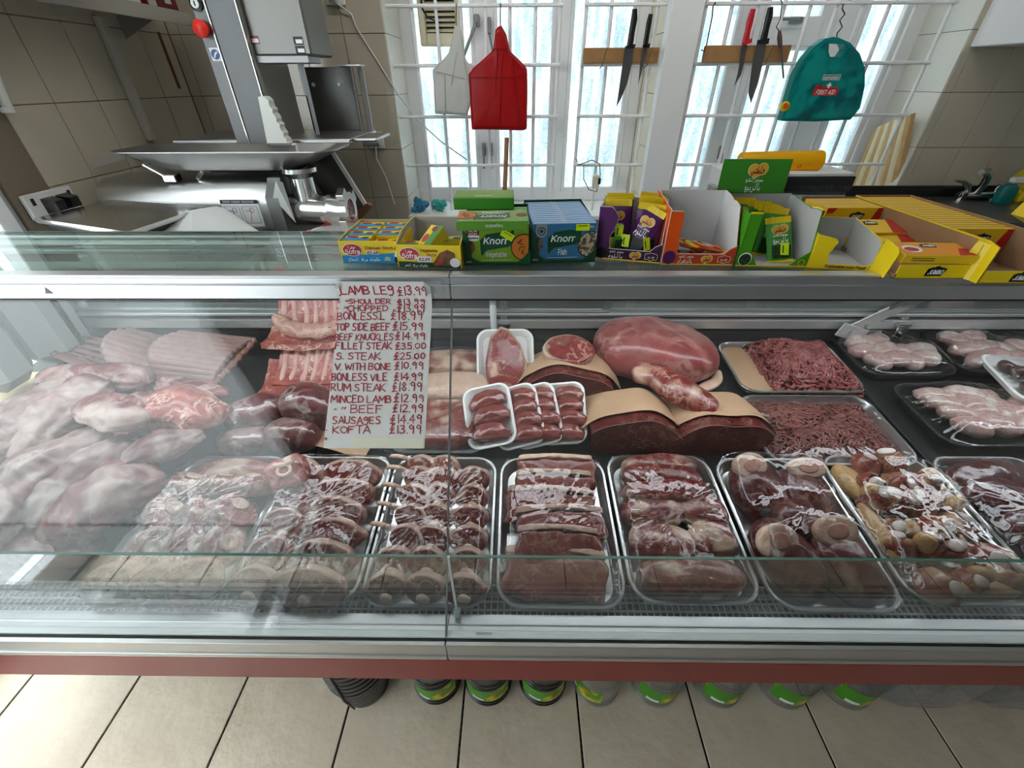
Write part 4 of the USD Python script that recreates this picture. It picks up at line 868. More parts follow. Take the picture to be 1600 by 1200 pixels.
rack('rightmost and largest lamb rib rack at the back of the heap', (-1.1179,1.08,0.7943), (-1.0814,1.2,0.8831), (-0.8793,1.24,0.8368), (-0.946,1.06,0.7747), 423, .04, 11)


# ---------------------------------------------------------------- goods on the glass shelf
ZS = 1.2556
_iso = dict(zip('ابةتثجحخدذرزسشصضطظعغفقكلمنهويى', (0xFE8D, 0xFE8F, 0xFE93, 0xFE95, 0xFE99, 0xFE9D, 0xFEA1, 0xFEA5, 0xFEA9, 0xFEAB, 0xFEAD, 0xFEAF, 0xFEB1, 0xFEB5, 0xFEB9, 0xFEBD, 0xFEC1, 0xFEC5, 0xFEC9, 0xFECD, 0xFED1, 0xFED5, 0xFED9, 0xFEDD, 0xFEE1, 0xFEE5, 0xFEE9, 0xFEED, 0xFEF1, 0xFEEF)))
def shaped(s):
    """Arabic letters in their joined forms, in drawing order from left to right."""
    o = ''
    for i, c in enumerate(s):
        if c not in _iso: o += c; continue
        pre = i > 0 and s[i - 1] in _iso and s[i - 1] not in 'ادذرزوةى'
        nxt = c not in 'ادذرزوةى' and i + 1 < len(s) and s[i + 1] in _iso
        o += chr(_iso[c] + (3 if pre and nxt else 2 if nxt else 1 if pre else 0))
    return o[::-1]
AR = 'DejaVuSansMono'
FRONT = lambda x, z, y=0.0: basis((x, y - .0004, z), (1, 0, 0), (0, 0, 1))
TOPF = lambda x, y, z: basis((x, y, z + .0002), (1, 0, 0), (0, 1, 0))
def ell(a, b, n=26, c=(0, 0)): return [(c[0] + a * math.cos(q), c[1] + b * math.sin(q)) for q in np.linspace(0, 2 * np.pi, n, endpoint=False)]
def patch(t, name, poly, M, mat, th=.0003): return part(t, name, ext(poly, th, M), mat)
DKGREEN = mt('dark_green_card', S_(14, 74, 44), .4); LIME = mt('lime_print', S_(120, 160, 30), .4); BLUEP = mt('blue_print', S_(52, 116, 156), .4); PALEBLUE = mt('pale_blue_card', S_(128, 168, 214), .4)
CYAN = mt('cyan_print', S_(26, 146, 212), .4); PURPLE = mt('purple_print', S_(84, 24, 92), .35); DPURPLE = mt('dark_purple_print', S_(62, 14, 52), .4); ORANGE = mt('orange_print', S_(226, 84, 18), .4); DORANGE = mt('deep_orange_print', S_(196, 62, 22), .4)
LGREEN = mt('bright_green_card', S_(70, 150, 24), .38); HEART = mt('gold_badge', S_(232, 178, 52), .4); MAROON = mt('maroon_print', S_(122, 20, 34), .4); SOUP = mt('orange_soup_print', S_(210, 120, 32), .5); TEALG = mt('grey_badge', S_(150, 160, 164), .5)
VEGBROWN = mt('brown_vegetable_print', S_(140, 84, 40), .6, var=(90, S_(96, 60, 40), .4, .6)); DISH = mt('fish_dish_print', S_(200, 184, 150), .6, var=(140, S_(92, 70, 52), .45, .55)); HERB = mt('herb_print', S_(30, 78, 26), .6, var=(160, S_(12, 40, 14), .45, .55))

def opentray(t, w, d, hf, hb, outer, inner, tk=.0014, hs=None, bottom=True):
    """Open box: front lip hf, sides from hf up to hs, back hb; outer print, plain inside."""
    hs = hs or hb; g = tk / 2
    part(t, 'front_lip', bx(0, w, 0, tk, 0, hf), outer); part(t, 'front_lip_lining', bx(tk, w - tk, tk, tk + g, tk, hf - .0005), inner)
    part(t, 'back_wall', bx(0, w, d - tk, d, 0, hb), outer); part(t, 'back_lining', bx(tk, w - tk, d - tk - g, d - tk, tk, hb - .0005), inner)
    for x in (0, w - tk): part(t, 'side_wall', ext([(tk, 0), (d - tk, 0), (d - tk, hb), (d * .35, hs), (tk, hf)], tk, basis((x, 0, 0), (0, 1, 0), (0, 0, 1))), outer)
    for x in (tk, w - tk - g): part(t, 'side_lining', ext([(tk, tk), (d - tk, tk), (d - tk, hb - .001), (d * .35, hs - .001), (tk, hf - .001)], g, basis((x, 0, 0), (0, 1, 0), (0, 0, 1))), inner)
    part(t, 'bottom', bx(0, w, 0, d, 0, tk), inner)

# --- stock cube trays, yellow
def cubepack(name, label, M, kind, group=None):
    t = thing(name, label, 'packet', M, group); w, d, h = .052, .030, .036
    part(t, 'carton', bx(-w / 2, w / 2, -d / 2, d / 2, 0, h, .0008), YELLOW)
    patch(t, 'printed_band', sbox(-w / 2, -d / 2, w / 2, -d * .02), TOPF(0, 0, h), CYAN if kind == 'c' else GREENP)
    patch(t, 'printed_oval', ell(.011, .0055, c=(-.010, .006)), TOPF(0, 0, h + .0003), RED); patch(t, 'printed_picture', ell(.007, .006, c=(.016, -.001)), TOPF(0, 0, h + .0003), MAROON)
    return t
def sofra(label, x, y, rz, kind):
    t = thing('stock_tray', label, 'box', mat4((x, y, ZS), 0, 0, rz)); w, d, h = .124, .140, .044
    opentray(t, w, d, h, h + .004 if kind == 'c' else .060, YELLOW, GREYCARD)
    if kind == 'c': patch(t, 'printed_band', [(.002, .001), (w - .002, .001), (w - .002, .022), (.06, .018), (.002, .016)], FRONT(0, 0), CYAN)
    else: patch(t, 'printed_band', [(.002, .001), (w - .002, .001), (w - .002, .010), (.002, .012)], FRONT(0, 0), DKGREEN)
    patch(t, 'printed_oval', ell(.0195, .0125, c=(.025, .027)), FRONT(0, 0, -.0003), WHITEINK); patch(t, 'printed_oval', ell(.018, .0112, c=(.025, .027)), FRONT(0, 0, -.0006), RED)
    text(t, 'Sofra', FRONT(.025, .0235, -.0009), .0085, WHITEINK, w=.029, bold=True); text(t, shaped('سفرا'), FRONT(.025, .033, -.0009), .006, WHITEINK, w=.013, font=AR)
    if kind == 'c':
        text(t, 'Chicken Stock', FRONT(.078, .031), .0062, MAROON, w=.056); text(t, shaped('مكعبات مرقة الدجاج'), FRONT(.045, .009, -.0003), .0065, WHITEINK, w=.062, font=AR)
        patch(t, 'price_label', sbox(.052, .018, .076, .0255), FRONT(0, 0, -.0004), WHITEINK); text(t, '\u00a33.49', FRONT(.064, .0217, -.0008), .006, MAROON, w=.021, bold=True)
        patch(t, 'printed_rooster', [(.108, .004), (.119, .004), (.122, .020), (.116, .030), (.110, .028), (.106, .016)], FRONT(0, 0, -.0004), WHITEINK); patch(t, 'printed_rooster', [(.107, .026), (.112, .040), (.115, .034), (.119, .041), (.121, .028), (.114, .031)], FRONT(0, 0, -.0006), RED); patch(t, 'printed_rooster', [(.105, .003), (.121, .003), (.120, .012), (.106, .014)], FRONT(0, 0, -.0007), mt('navy_print', S_(24, 34, 90), .4))
        patch(t, 'printed_cubes', [(.084, .006), (.098, .006), (.096, .013), (.088, .014)], FRONT(0, 0, -.0004), mt('pale_cube_print', S_(180, 200, 180), .5))
    else:
        text(t, 'Vegetable', FRONT(.063, .034), .0055, MAROON, w=.034); text(t, 'Stock', FRONT(.068, .026), .0055, MAROON, w=.019); text(t, shaped('مكعبات مرقة الخضر'), FRONT(.035, .0055, -.0003), .0048, WHITEINK, w=.046, font=AR)
        patch(t, 'price_label', affinity.rotate(sbox(.041, .013, .066, .0215).buffer(.0012), 3), FRONT(0, 0, -.0004), WHITEINK); text(t, '\u00a32.99', FRONT(.0535, .0172, -.0008), .006, MAROON, w=.021, bold=True)
        patch(t, 'printed_vegetables', [(.068, .008), (.084, .030), (.098, .036), (.112, .030), (.113, .016), (.100, .006)], FRONT(0, 0, -.0004), VEGBROWN); patch(t, 'printed_onion', ell(.010, .009, c=(.112, .012)), FRONT(0, 0, -.0007), WHITEINK); patch(t, 'printed_carrot', [(.070, .006), (.088, .021), (.091, .016), (.078, .005)], FRONT(0, 0, -.0006), DORANGE)
    return t
sofra('yellow and blue open tray full of chicken stock packets, leftmost on the glass shelf', -.346, .818, -1, 'c')
c0 = None
for j in range(4):
    for i in range(2):
        lab = f'chicken stock packet in the yellow and blue tray, {rowname(j, 4)}, {("left", "right")[i]} one'; M = mat4((-.346 + .031 + .058 * i, .818 + .022 + .0325 * j, ZS + .007 - (.006 if i and j == 0 else 0)), 0, 0, -1)
        c0 = cubepack('stock_packet', lab, M, 'c', 'chicken stock packets') if c0 is None else (copy_of(c0, lab, M), c0)[1]
sofra('yellow and green half empty vegetable stock tray with a grey inside', -.230, .796, -4, 'v')
v0 = cubepack('vegetable_packet', 'vegetable stock packet at the front left of the half empty tray', mat4((-.200, .825, ZS + .002), 0, 0, -4), 'v')
copy_of(v0, 'vegetable stock packet leaning on top of the others in the half empty tray', mat4((-.158, .838, ZS + .022), 0, -28, 60))
copy_of(v0, 'vegetable stock packet at the right side of the half empty tray', mat4((-.137, .850, ZS + .002), 0, 0, 20))

# --- stock pot cartons
def knorr(name, label, M, kind, w=.122, d=.0145, h=.076, deco=True):
    t = thing(name, label, 'packet', M); base = LIME if kind == 'v' else BLUEP
    part(t, 'carton', bx(-w / 2, w / 2, 0, d, 0, h, .0008), mt('green_pack', S_(92, 150, 44), .4) if kind == 'v' else PALEBLUE)
    patch(t, 'front_print', sbox(-w / 2 + .001, .001, w / 2 - .001, h - .001), FRONT(0, 0), base)
    patch(t, 'logo_shape', Polygon([(-.030, .046), (-.018, .056), (.010, .060), (.028, .058), (.030, .064), (.031, .046), (.022, .036), (-.004, .032), (-.020, .030), (-.029, .020)]).buffer(.002), FRONT(0, 0, -.0003), DKGREEN)
    text(t, 'Knorr', FRONT(-.002, .046, -.0007), .012, WHITEINK, w=.046, bold=True, slant=.18)
    text(t, 'Vegetable' if kind == 'v' else 'Fish', FRONT(-.002, .020, -.0005), .0095 if kind == 'v' else .011, WHITEINK, w=.041 if kind == 'v' else .017, bold=kind == 'f')
    patch(t, 'printed_line', sbox(-.032, .0085, .030, .0092), FRONT(0, 0, -.0003), WHITEINK)
    text(t, '8x', FRONT(.052, .067, -.0003), .0045, WHITEINK)
    patch(t, 'printed_bowl', Point(.052, .033).buffer(.0255).intersection(sbox(0, 0, w / 2 - .001, .06)), FRONT(0, 0, -.0003), mt('dark_bowl_print', S_(54, 44, 40), .5))
    patch(t, 'printed_dish', Point(.052, .033).buffer(.0235).intersection(sbox(0, 0, w / 2 - .001, .06)), FRONT(0, 0, -.0005), SOUP if kind == 'v' else DISH)
    if kind == 'v':
        for q in range(7): patch(t, 'printed_noodle', affinity.rotate(sbox(-.005, -.001, .005, .001), 40 * q), FRONT(.046 + .004 * math.cos(q * 2), .034 + .012 * math.sin(q * 1.7), -.0008), VEGBROWN)
        patch(t, 'printed_onion', ell(.010, .013, c=(-.052, .034)), FRONT(0, 0, -.0003), VEGBROWN)
    else: patch(t, 'printed_shell', ell(.010, .014, c=(-.050, .036)), FRONT(0, 0, -.0003), mt('shell_print', S_(120, 104, 92), .6, var=(120, S_(70, 60, 54), .4, .6)))
    if kind == 'f': patch(t, 'printed_stripe', sbox(-w / 2 + .004, .002, w / 2 - .004, .0045), TOPF(0, 0, h), mt('white_stripe', S_(206, 222, 240), .4)); text(t, 'Fish', TOPF(.0, .009, h), .005, WHITEINK, w=.011)
    else: text(t, 'Vegetable', TOPF(-.004, .007, h), .005, WHITEINK, w=.030)
    return t
def shelfbox(label, x, y, rz, d):
    """The dark green display tray that holds upright packs: low swooping front and sides."""
    t = thing('display_tray', label, 'box', mat4((x, y, ZS), 0, 0, rz)); w = .128
    L = Polygon([(0, 0), (w, 0), (w, .030), (.118, .018), (.104, .006), (.030, .006), (.022, .010), (.014, .016), (.012, .046), (.004, .062), (0, .064)])
    part(t, 'front_lip', ext(L, .0012, basis((0, .0012, 0), (1, 0, 0), (0, 0, 1))), DKGREEN)
    for xx in (0, w - .0012): part(t, 'side_wall', ext([(0.0012, 0), (d, 0), (d, .078), (.05, .070), (.0012, .032 if xx else .064)], .0012, basis((xx, 0, 0), (0, 1, 0), (0, 0, 1))), DKGREEN)
    part(t, 'back_wall', bx(0, w, d, d + .0012, 0, .079), DKGREEN); part(t, 'bottom', bx(0, w, 0, d, 0, .001), DKGREEN)
    text(t, 'unilever', FRONT(.009, .008), .004, WHITEINK, w=.011); return t
shelfbox('dark green display tray of upright vegetable stock packs', -.103, .805, 1, .150)
shelfbox('dark green display tray of upright blue fish stock packs', .026, .816, 4, .178)
KV = lambda i: mat4((-.103, .805, ZS), 0, 0, 1) @ mat4((.064, .0035 + .0147 * i, .001))
k0 = knorr('vegetable_stock_pack', 'green vegetable stock pack at the front of its tray, with the new recipe badge', KV(0), 'v')
patch(k0, 'new_badge', sbox(-.056, .056, -.033, .071), FRONT(0, 0, -.0006), MAROON); text(k0, 'NEW', FRONT(-.0445, .0655, -.001), .0065, WHITEINK, w=.018, bold=True); text(k0, 'RECIPE', FRONT(-.0445, .0585, -.001), .0034, WHITEINK, w=.016, bold=True)
patch(k0, 'new_badge', [(-.056, .056), (-.033, .056), (-.033, .050), (-.036, .046), (-.053, .046), (-.056, .050)], FRONT(0, 0, -.0006), WHITEINK); text(k0, 'Nourishing', FRONT(-.0445, .0512, -.001), .003, INK, w=.019, bold=True)
t = thing('price_sticker', 'fluorescent yellow price sticker stuck askew on the vegetable stock pack', 'sticker', KV(0) @ basis((.020, -.0016, .056), (1, 0, 0), (0, 0, 1)) @ mat4((0, 0, 0), 0, 0, -30))
part(t, 'label', ext(sbox(-.012, -.0055, .012, .0055).buffer(.001), .0003), NEON); part(t, 'printed_line', ext(sbox(-.008, .002, .008, .003), .0005), INK)
k1 = knorr('vegetable_stock_pack', 'green vegetable stock pack second from the front in its tray', KV(1), 'v')
for i in range(2, 9): copy_of(k1, f'green vegetable stock pack {ordinal[i] if i < 8 else "last"} from the front in its tray', KV(i))
t = copy_of(k1, 'green vegetable stock pack lying upside down on top of the upright packs', mat4((-.046, .818, 1.3545), 0, 0, 2) @ mat4((0, 0, 0), -90, 0, 180) @ mat4((0, 0, 0)))
t = thing('vegetable_stock_pack', 'green vegetable stock pack lying behind the upside down one', 'packet', mat4((-.068, .905, 1.3355), 0, 0, 1))
part(t, 'carton', bx(-.061, .061, 0, .076, 0, .022, .0008), mt('green_pack', ())); patch(t, 'front_print', sbox(-.06, .001, .06, .021), FRONT(0, 0), GREENP); patch(t, 'top_print', sbox(-.058, .004, .058, .072), TOPF(0, 0, .022), LIME); text(t, 'Vegetable', TOPF(0, .02, .0224), .008, WHITEINK, w=.04)
KF = lambda i: mat4((.026, .816, ZS), 0, 0, 4) @ mat4((.064, .0035 + .0147 * i, .001))
f0 = knorr('fish_stock_pack', 'blue fish stock pack at the front of its tray, with the grey badge', KF(0), 'f', h=.0735)
patch(f0, 'grey_badge', Point(-.044, .059).buffer(.0105).union(sbox(-.0545, .059, -.0335, .0725)), FRONT(0, 0, -.0006), TEALG); patch(f0, 'badge_ring', Point(-.044, .060).buffer(.0075).difference(Point(-.044, .060).buffer(.006)).union(Point(-.044, .060).buffer(.003)), FRONT(0, 0, -.001), INK)
t = thing('price_sticker', 'fluorescent yellow price sticker on the fish stock pack', 'sticker', KF(0) @ basis((.034, -.0016, .066), (1, 0, 0), (0, 0, 1)))
part(t, 'label', ext(sbox(-.012, -.005, .012, .005).buffer(.001), .0003), NEON); part(t, 'printed_line', ext(sbox(-.009, .002, .009, .0035), .0005), INK)
f1 = knorr('fish_stock_pack', 'blue fish stock pack second from the front in its tray', KF(1), 'f', h=.0735)
for i in range(2, 12): copy_of(f1, f'blue fish stock pack {ordinal[i]} from the front in its tray', KF(i))

# --- torn open display boxes with sachets
def badge(t, M, s=.011):
    P_ = Point(-s * .5, 0).buffer(s * .62).union(Point(s * .5, s * .1).buffer(s * .62)).union(Polygon([(-s, -s * .2), (s, 0), (-s * .2, -s * .95)]))
    patch(t, 'badge', P_.buffer(.0006), M, WHITEINK); patch(t, 'badge', P_, M @ mat4((0, 0, .0003)), HEART); text(t, shaped('خلطتي'), M @ mat4((0, 0, .0006)), s * .75, MAROON, w=s * 1.5, font=AR)
def sachet(name, label, M, colour, w=.052, h=.084, th=.010, word='بالثوم', crimp=True):
    t = thing(name, label, 'sachet', M); X, Z = np.meshgrid(np.linspace(-w / 2, w / 2, 9), np.linspace(0, h, 13)); q = (1 - (2 * X / w) ** 4) * (1 - (2 * Z / h - 1) ** 6)
    Fp = np.stack([X, -th / 2 * q - .0004, Z], -1); Bp = np.stack([X, th / 2 * q + .0004, Z], -1)
    part(t, 'pouch', join([sheet(Fp), (sheet(Bp)[0], sheet(Bp)[1][:, ::-1])]), colour, smooth=50)
    if crimp: part(t, 'crimped_top', xf(np.eye(4), join([bx(-w / 2 + i * w / 12, -w / 2 + (i + 1) * w / 12, -.001 - .0006 * (i % 2), .001, h - .001, h + .011) for i in range(12)])), YELLOW); part(t, 'crimped_bottom', bx(-w / 2, w / 2, -.0012, .0012, -.004, .002), YELLOW)
    F_ = FRONT(0, h * .80, -th / 2 - .0005); badge(t, F_, .013)
    text(t, shaped(word), FRONT(0, h * .54, -th / 2 - .0007), .011, WHITEINK, w=.026, font=AR); text(t, shaped('مستحضر للطبخ'), FRONT(0, h * .66, -th / 2 - .0007), .005, WHITEINK, w=.026, font=AR)
    patch(t, 'printed_picture', sbox(-w * .36, h * .05, w * .38, h * .40).buffer(-.003).buffer(.003), FRONT(0, 0, -th / 2 - .0007), {'بالثوم': mt('garlic_print', S_(150, 140, 140), .5, var=(60, S_(60, 44, 66), .42, .58)), 'بالزعفران': SOUP}.get(word, HERB))
    return t
def sticker(label, M):
    t = thing('price_sticker', label, 'sticker', M); part(t, 'label', ext(sbox(-.007, -.011, .007, .011).buffer(.0008), .0003), NEON); part(t, 'printed_line', ext(sbox(-.004, -.008, -.002, .006), .0005), INK); return t
def jag(a, b, n, amp, g): return [tuple(np.add(a, np.multiply(q, np.subtract(b, a))) + g.uniform(-amp, amp, 2)) for q in np.linspace(0, 1, n)[1:-1]]
def tornbox(label, x, y, rz, w, d, h, outer, dark, word, seed, hb=None, lobe=True):
    """A display box torn open at the front: low printed lip, ragged side flaps, plain inside."""
    g = np.random.default_rng(seed); t = thing('sachet_box', label, 'box', mat4((x, y, ZS), 0, 0, rz)); hb = hb or h; tk = .0014
    lip = Polygon([(0, 0), (w, 0), (w, .036), (w - .012, .030), (w - .022, .020), (.026, .020)] + jag((.026, .020), (.024, h * .55), 6, .0012, g) + ([(.034, h * .70), (.036, h * .82), (.030, h * .93)] if lobe else [(.024, h * .9)]) + [(.022, h), (0, h)])
    part(t, 'front_flap', ext(lip, tk, basis((0, tk, 0), (1, 0, 0), (0, 0, 1))), outer)
    part(t, 'front_flap_lining', ext(lip.buffer(.0012), .0008, basis((0, tk + .0009, 0), (1, 0, 0), (0, 0, 1))), WHITECARD)
    patch(t, 'lip_print', [(.002, .002), (w - .001, .002), (w - .001, .034), (w - .012, .028), (w - .022, .0185), (.002, .0185)], FRONT(0, 0), dark)
    patch(t, 'yellow_edge', sbox(0, 0, w, .0022), FRONT(0, 0, -.0003), YELLOW)
    ps = [(tk, 0), (d - tk, 0), (d - tk, hb)] + jag((d - tk, hb), (tk, h), 9, .0018, g) + [(tk, h)]
    ps2 = [(tk, 0), (d - tk, 0), (d - tk, hb)] + jag((d - tk, hb), (d * .18, h), 9, .0018, g) + [(d * .12, h * .6), (tk, .036)]
    part(t, 'side_wall', ext(ps, tk, basis((0, 0, 0), (0, 1, 0), (0, 0, 1))), outer); part(t, 'side_lining', ext(Polygon(ps).buffer(.0006), .0009, basis((tk, 0, 0), (0, 1, 0), (0, 0, 1))), WHITECARD)
    part(t, 'side_wall', ext(ps2, tk, basis((w - tk, 0, 0), (0, 1, 0), (0, 0, 1))), outer); part(t, 'side_lining', ext(Polygon(ps2).buffer(.0006), .0009, basis((w - tk - .0009, 0, 0), (0, 1, 0), (0, 0, 1))), WHITECARD)
    part(t, 'back_wall', bx(0, w, d - tk, d, 0, hb), outer); part(t, 'back_lining', bx(tk, w - tk, d - tk - .0009, d - tk, 0, hb), WHITECARD); part(t, 'bottom', bx(0, w, tk, d, .0, .0012), WHITECARD)
    text(t, shaped('مستحضر للطبخ'), FRONT(w * .33, .0165, -.0004), .004, WHITEINK, w=.027, font=AR); text(t, shaped(word), FRONT(w * .32, .0085, -.0004), .0085, WHITEINK, w=.027, font=AR)
    badge(t, FRONT(w * .62, .0115, -.0004), .0095)
    o = Polygon([(-.012, -.006), (-.004, -.006), (-.003, -.008), (.003, -.008), (.004, -.006), (.011, -.006), (.013, .002), (.010, .006), (.002, .007), (.0, .008), (-.006, .006), (-.012, .005)])
    patch(t, 'seal_outline', o.difference(o.buffer(-.0009)), FRONT(w * .86, .0115, -.0004), WHITEINK); text(t, shaped('جديد'), FRONT(w * .86, .0115, -.0004), .005, WHITEINK, w=.013, font=AR)
    return t
Bp_ = mat4((.157, .850, ZS), 0, 0, -15)
t = tornbox('torn open purple display box crammed with garlic sachets', .157, .850, -15, .126, .100, .098, PURPLE, DPURPLE, 'بالثوم', 1)
patch(t, 'printed_garlic', ell(.010, .011, c=(.012, .012)), FRONT(0, 0, -.0006), mt('garlic_print', ()))
for i in range(4):
    for j in range(2):
        sachet('garlic_sachet', f'purple garlic sachet standing in the torn purple box, {rowname(3 - i, 4)}, {("left", "right")[j]} one', Bp_ @ mat4((.036 + .054 * j, .086 - .017 * i, .004 - .004 * (i == 3)), -8 + 2 * i, 3 * (j * 2 - 1), 4 * (i % 3 - 1)), PURPLE, .052, .090 + .004 * ((i + j) % 2))
sachet('garlic_sachet', 'purple garlic sachet lying slanted in front of the standing ones', Bp_ @ mat4((.066, .024, .006), -14, 20, -22), PURPLE, .046, .086, .016)
sachet('herb_sachet', 'green sachet lying on its side at the front of the purple box', Bp_ @ mat4((.028, .012, .026), 0, 90, 4) @ mat4((0, 0, 0), -30), mt('green_sachet_foil', S_(66, 150, 50), .28), .028, .080, .014, 'بالربيع')
sticker('fluorescent sticker on the standing garlic sachet at the left', Bp_ @ mat4((.040, .022, .050), 90, 0, 0)); sticker('fluorescent sticker at the foot of the slanted garlic sachet', Bp_ @ mat4((.055, .016, .034), 84, 0, -10)); sticker('fluorescent sticker on the end of the lying green sachet', Bp_ @ mat4((.096, .004, .034), 70, 0, 40))
Bo_ = mat4((.281, .812, ZS), 0, 0, -2)
t = tornbox('torn open orange display box nearly empty with a white inside', .281, .812, -2, .136, .118, .098, ORANGE, DORANGE, 'بالزعفران', 2, .112, False)
patch(t, 'printed_saffron', ell(.012, .013, c=(.012, .014)), FRONT(0, 0, -.0006), PURPLE)
for i, (x, y, z, rz, l) in enumerate(((.062, .045, .006, 72, 'bottom left'), (.098, .050, .006, 96, 'bottom right'), (.066, .040, .017, 62, 'top left'), (.092, .036, .018, 100, 'top right'))):
    sachet('saffron_sachet', f'orange saffron sachet lying flat in the orange box, {l} one', Bo_ @ mat4((x + .03, y, z), -90 + 6 * (i - 1), 0, rz), ORANGE, .034, .062, .008, 'بالزعفران')
Bg_ = mat4((.421, .803, ZS), 0, 0, -2)
t = thing('sachet_box', 'torn open bright green display box with a raised green header card', 'box', Bg_); w, d, h = .133, .135, .096; g_ = np.random.default_rng(5)
part(t, 'front_flap', ext([(0, 0), (.040, 0), (.034, .010), (.028, .020), (.022, .024), (.022, h), (0, h)], .0014, basis((0, .0014, 0), (1, 0, 0), (0, 0, 1))), LGREEN)
part(t, 'flap_edge', bx(0, .022, 0, .0016, h, h + .003), YELLOW)
part(t, 'front_flap', ext([(w, 0), (w - .034, 0), (w - .020, .014), (w - .008, .024), (w, .030)], .0014, basis((0, .0014, 0), (1, 0, 0), (0, 0, 1))), LGREEN)
part(t, 'side_wall', ext([(0, 0), (d, 0), (d, h)] + jag((d, h), (0, h), 8, .0015, g_) + [(0, h)], .0014, basis((0, 0, 0), (0, 1, 0), (0, 0, 1))), LGREEN); part(t, 'side_lining', ext([(.002, .001), (d, .001), (d, h - .001), (.002, h - .001)], .0008, basis((.0014, 0, 0), (0, 1, 0), (0, 0, 1))), WHITECARD)
sd = [(0, 0), (d, 0), (d, h + .006)] + jag((d, h + .006), (.0, h), 10, .002, g_) + [(0, .030)]
part(t, 'side_wall', ext(sd, .0014, basis((w - .0014, 0, 0), (0, 1, 0), (0, 0, 1))), LGREEN); part(t, 'side_lining', ext(Polygon(sd).buffer(-.001), .0008, basis((w - .0024, 0, 0), (0, 1, 0), (0, 0, 1))), GREYCARD)
part(t, 'bottom', bx(0, w, 0, d, 0, .0014), GREYCARD); part(t, 'yellow_edge', bx(0, w, -.0006, .0, 0, .0022), YELLOW); part(t, 'back_wall', bx(0, w, d - .0014, d, 0, .104), GREYCARD)
part(t, 'header_card', xf(mat4((0, d - .004, .104), -4, 0, 1), bx(-.020, .114, -.001, .001, .0, .062, .0006)), GREENP)
Mh = mat4((0, d - .004, .104), -4, 0, 1) @ FRONT(.047, 0, -.0012); badge(t, Mh @ mat4((.004, .043, 0)), .017); text(t, shaped('مستحضر للطبخ'), Mh @ mat4((.002, .025, 0)), .006, WHITEINK, w=.034, font=AR); text(t, shaped('بالربيع'), Mh @ mat4((.002, .013, 0)), .013, WHITEINK, w=.030, font=AR)
patch(t, 'printed_herb', Point(.014, .014).buffer(.0125), FRONT(0, 0), WHITEINK); patch(t, 'printed_herb', Point(.014, .013).buffer(.0108), FRONT(0, 0, -.0003), HERB); patch(t, 'printed_outline', Point(w - .012, .008).buffer(.006).difference(Point(w - .012, .008).buffer(.005)), FRONT(0, 0, -.0003), YELLOW)
GS = mt('green_sachet_foil', ())
for i, (x, y, z, rx, ry, rz) in enumerate(((.030, .110, .010, -6, 0, -8), (.062, .100, .006, -10, 4, 4), (.070, .088, .004, -12, 5, 2), (.074, .076, .003, -13, 5, 3), (.080, .064, .002, -14, 6, 2))):
    sachet('herb_sachet', f'green herb sachet standing in the green box, {("behind the left flap", "last of the stack", "third of the stack", "second of the stack", "first of the stack")[i]}', Bg_ @ mat4((x, y, z), rx, ry, rz), GS, .048, .078, .010, 'بالربيع')
sachet('herb_sachet', 'green herb sachet leaning forward at the front of the green box', Bg_ @ mat4((.092, .020, .004), -34, -8, -4), GS, .046, .074, .012, 'بالربيع')
sticker('fluorescent sticker on the front herb sachet', Bg_ @ mat4((.092, .019, .028), 56, 0, -2))

# --- yellow boxes
By = mat4((.553, .794, ZS), 0, 0, -10)
t = thing('display_tray', 'empty bright yellow display tray with a grey inside', 'box', By); w, d = .110, .122; tk = .0014
part(t, 'front_lip', ext([(0, 0), (w, 0), (w, .014), (.098, .009), (.032, .009), (.028, .028), (.036, .050), (.030, .056), (0, .062)], tk, basis((0, tk, 0), (1, 0, 0), (0, 0, 1))), YELLOW)
for xx, g in ((0, .0014), (w - tk, -.0008)):
    part(t, 'side_wall', ext([(tk, 0), (d, 0), (d, .066), (.02, .064 if xx == 0 else .056), (tk, .06 if xx == 0 else .05)], tk, basis((xx, 0, 0), (0, 1, 0), (0, 0, 1))), YELLOW); part(t, 'side_lining', ext([(tk * 2, tk), (d, tk), (d, .065), (.021, .062 if xx == 0 else .055), (tk * 2, .055 if xx == 0 else .049)], .0008, basis((xx + g, 0, 0), (0, 1, 0), (0, 0, 1))), GREYCARD)
part(t, 'side_flap', ext([(0, 0), (.034, 0), (.040, .046), (.034, .054), (.004, .062)], tk, basis((w - .002, .001, 0), (.28, -.96, 0), (0, 0, 1))), YELLOW)
part(t, 'back_wall', bx(0, w, d - tk, d, 0, .066), YELLOW); part(t, 'back_lining', bx(tk, w - tk, d - tk - .0008, d - tk, 0, .065), GREYCARD); part(t, 'bottom', bx(0, w, tk, d, 0, .0012), GREYCARD)
text(t, 'Tropicalise your Food', FRONT(.064, .0052), .0052, INK, w=.070, bold=True, slant=.2)
def jumbo_mark(t, M, s=1.0):
    q = Polygon([(-.018, -.008), (.014, -.008), (.019, .006), (.010, .0085), (-.010, .0085), (-.0165, .0055)]); patch(t, 'logo_plate', affinity.scale(q, s, s, origin=(0, 0)), M, INK); patch(t, 'logo_plate', affinity.scale(Polygon([(-.005, .008), (-.003, .011), (-.001, .010), (0, .0125), (.002, .010), (.005, .0105), (.006, .008)]), s, s, origin=(0, 0)), M, INK)
    text(t, 'JUMBO', M @ mat4((.0005 * s, -.0003, .0004)), .0085 * s, WHITEINK, w=.027 * s, bold=True, slant=.22)
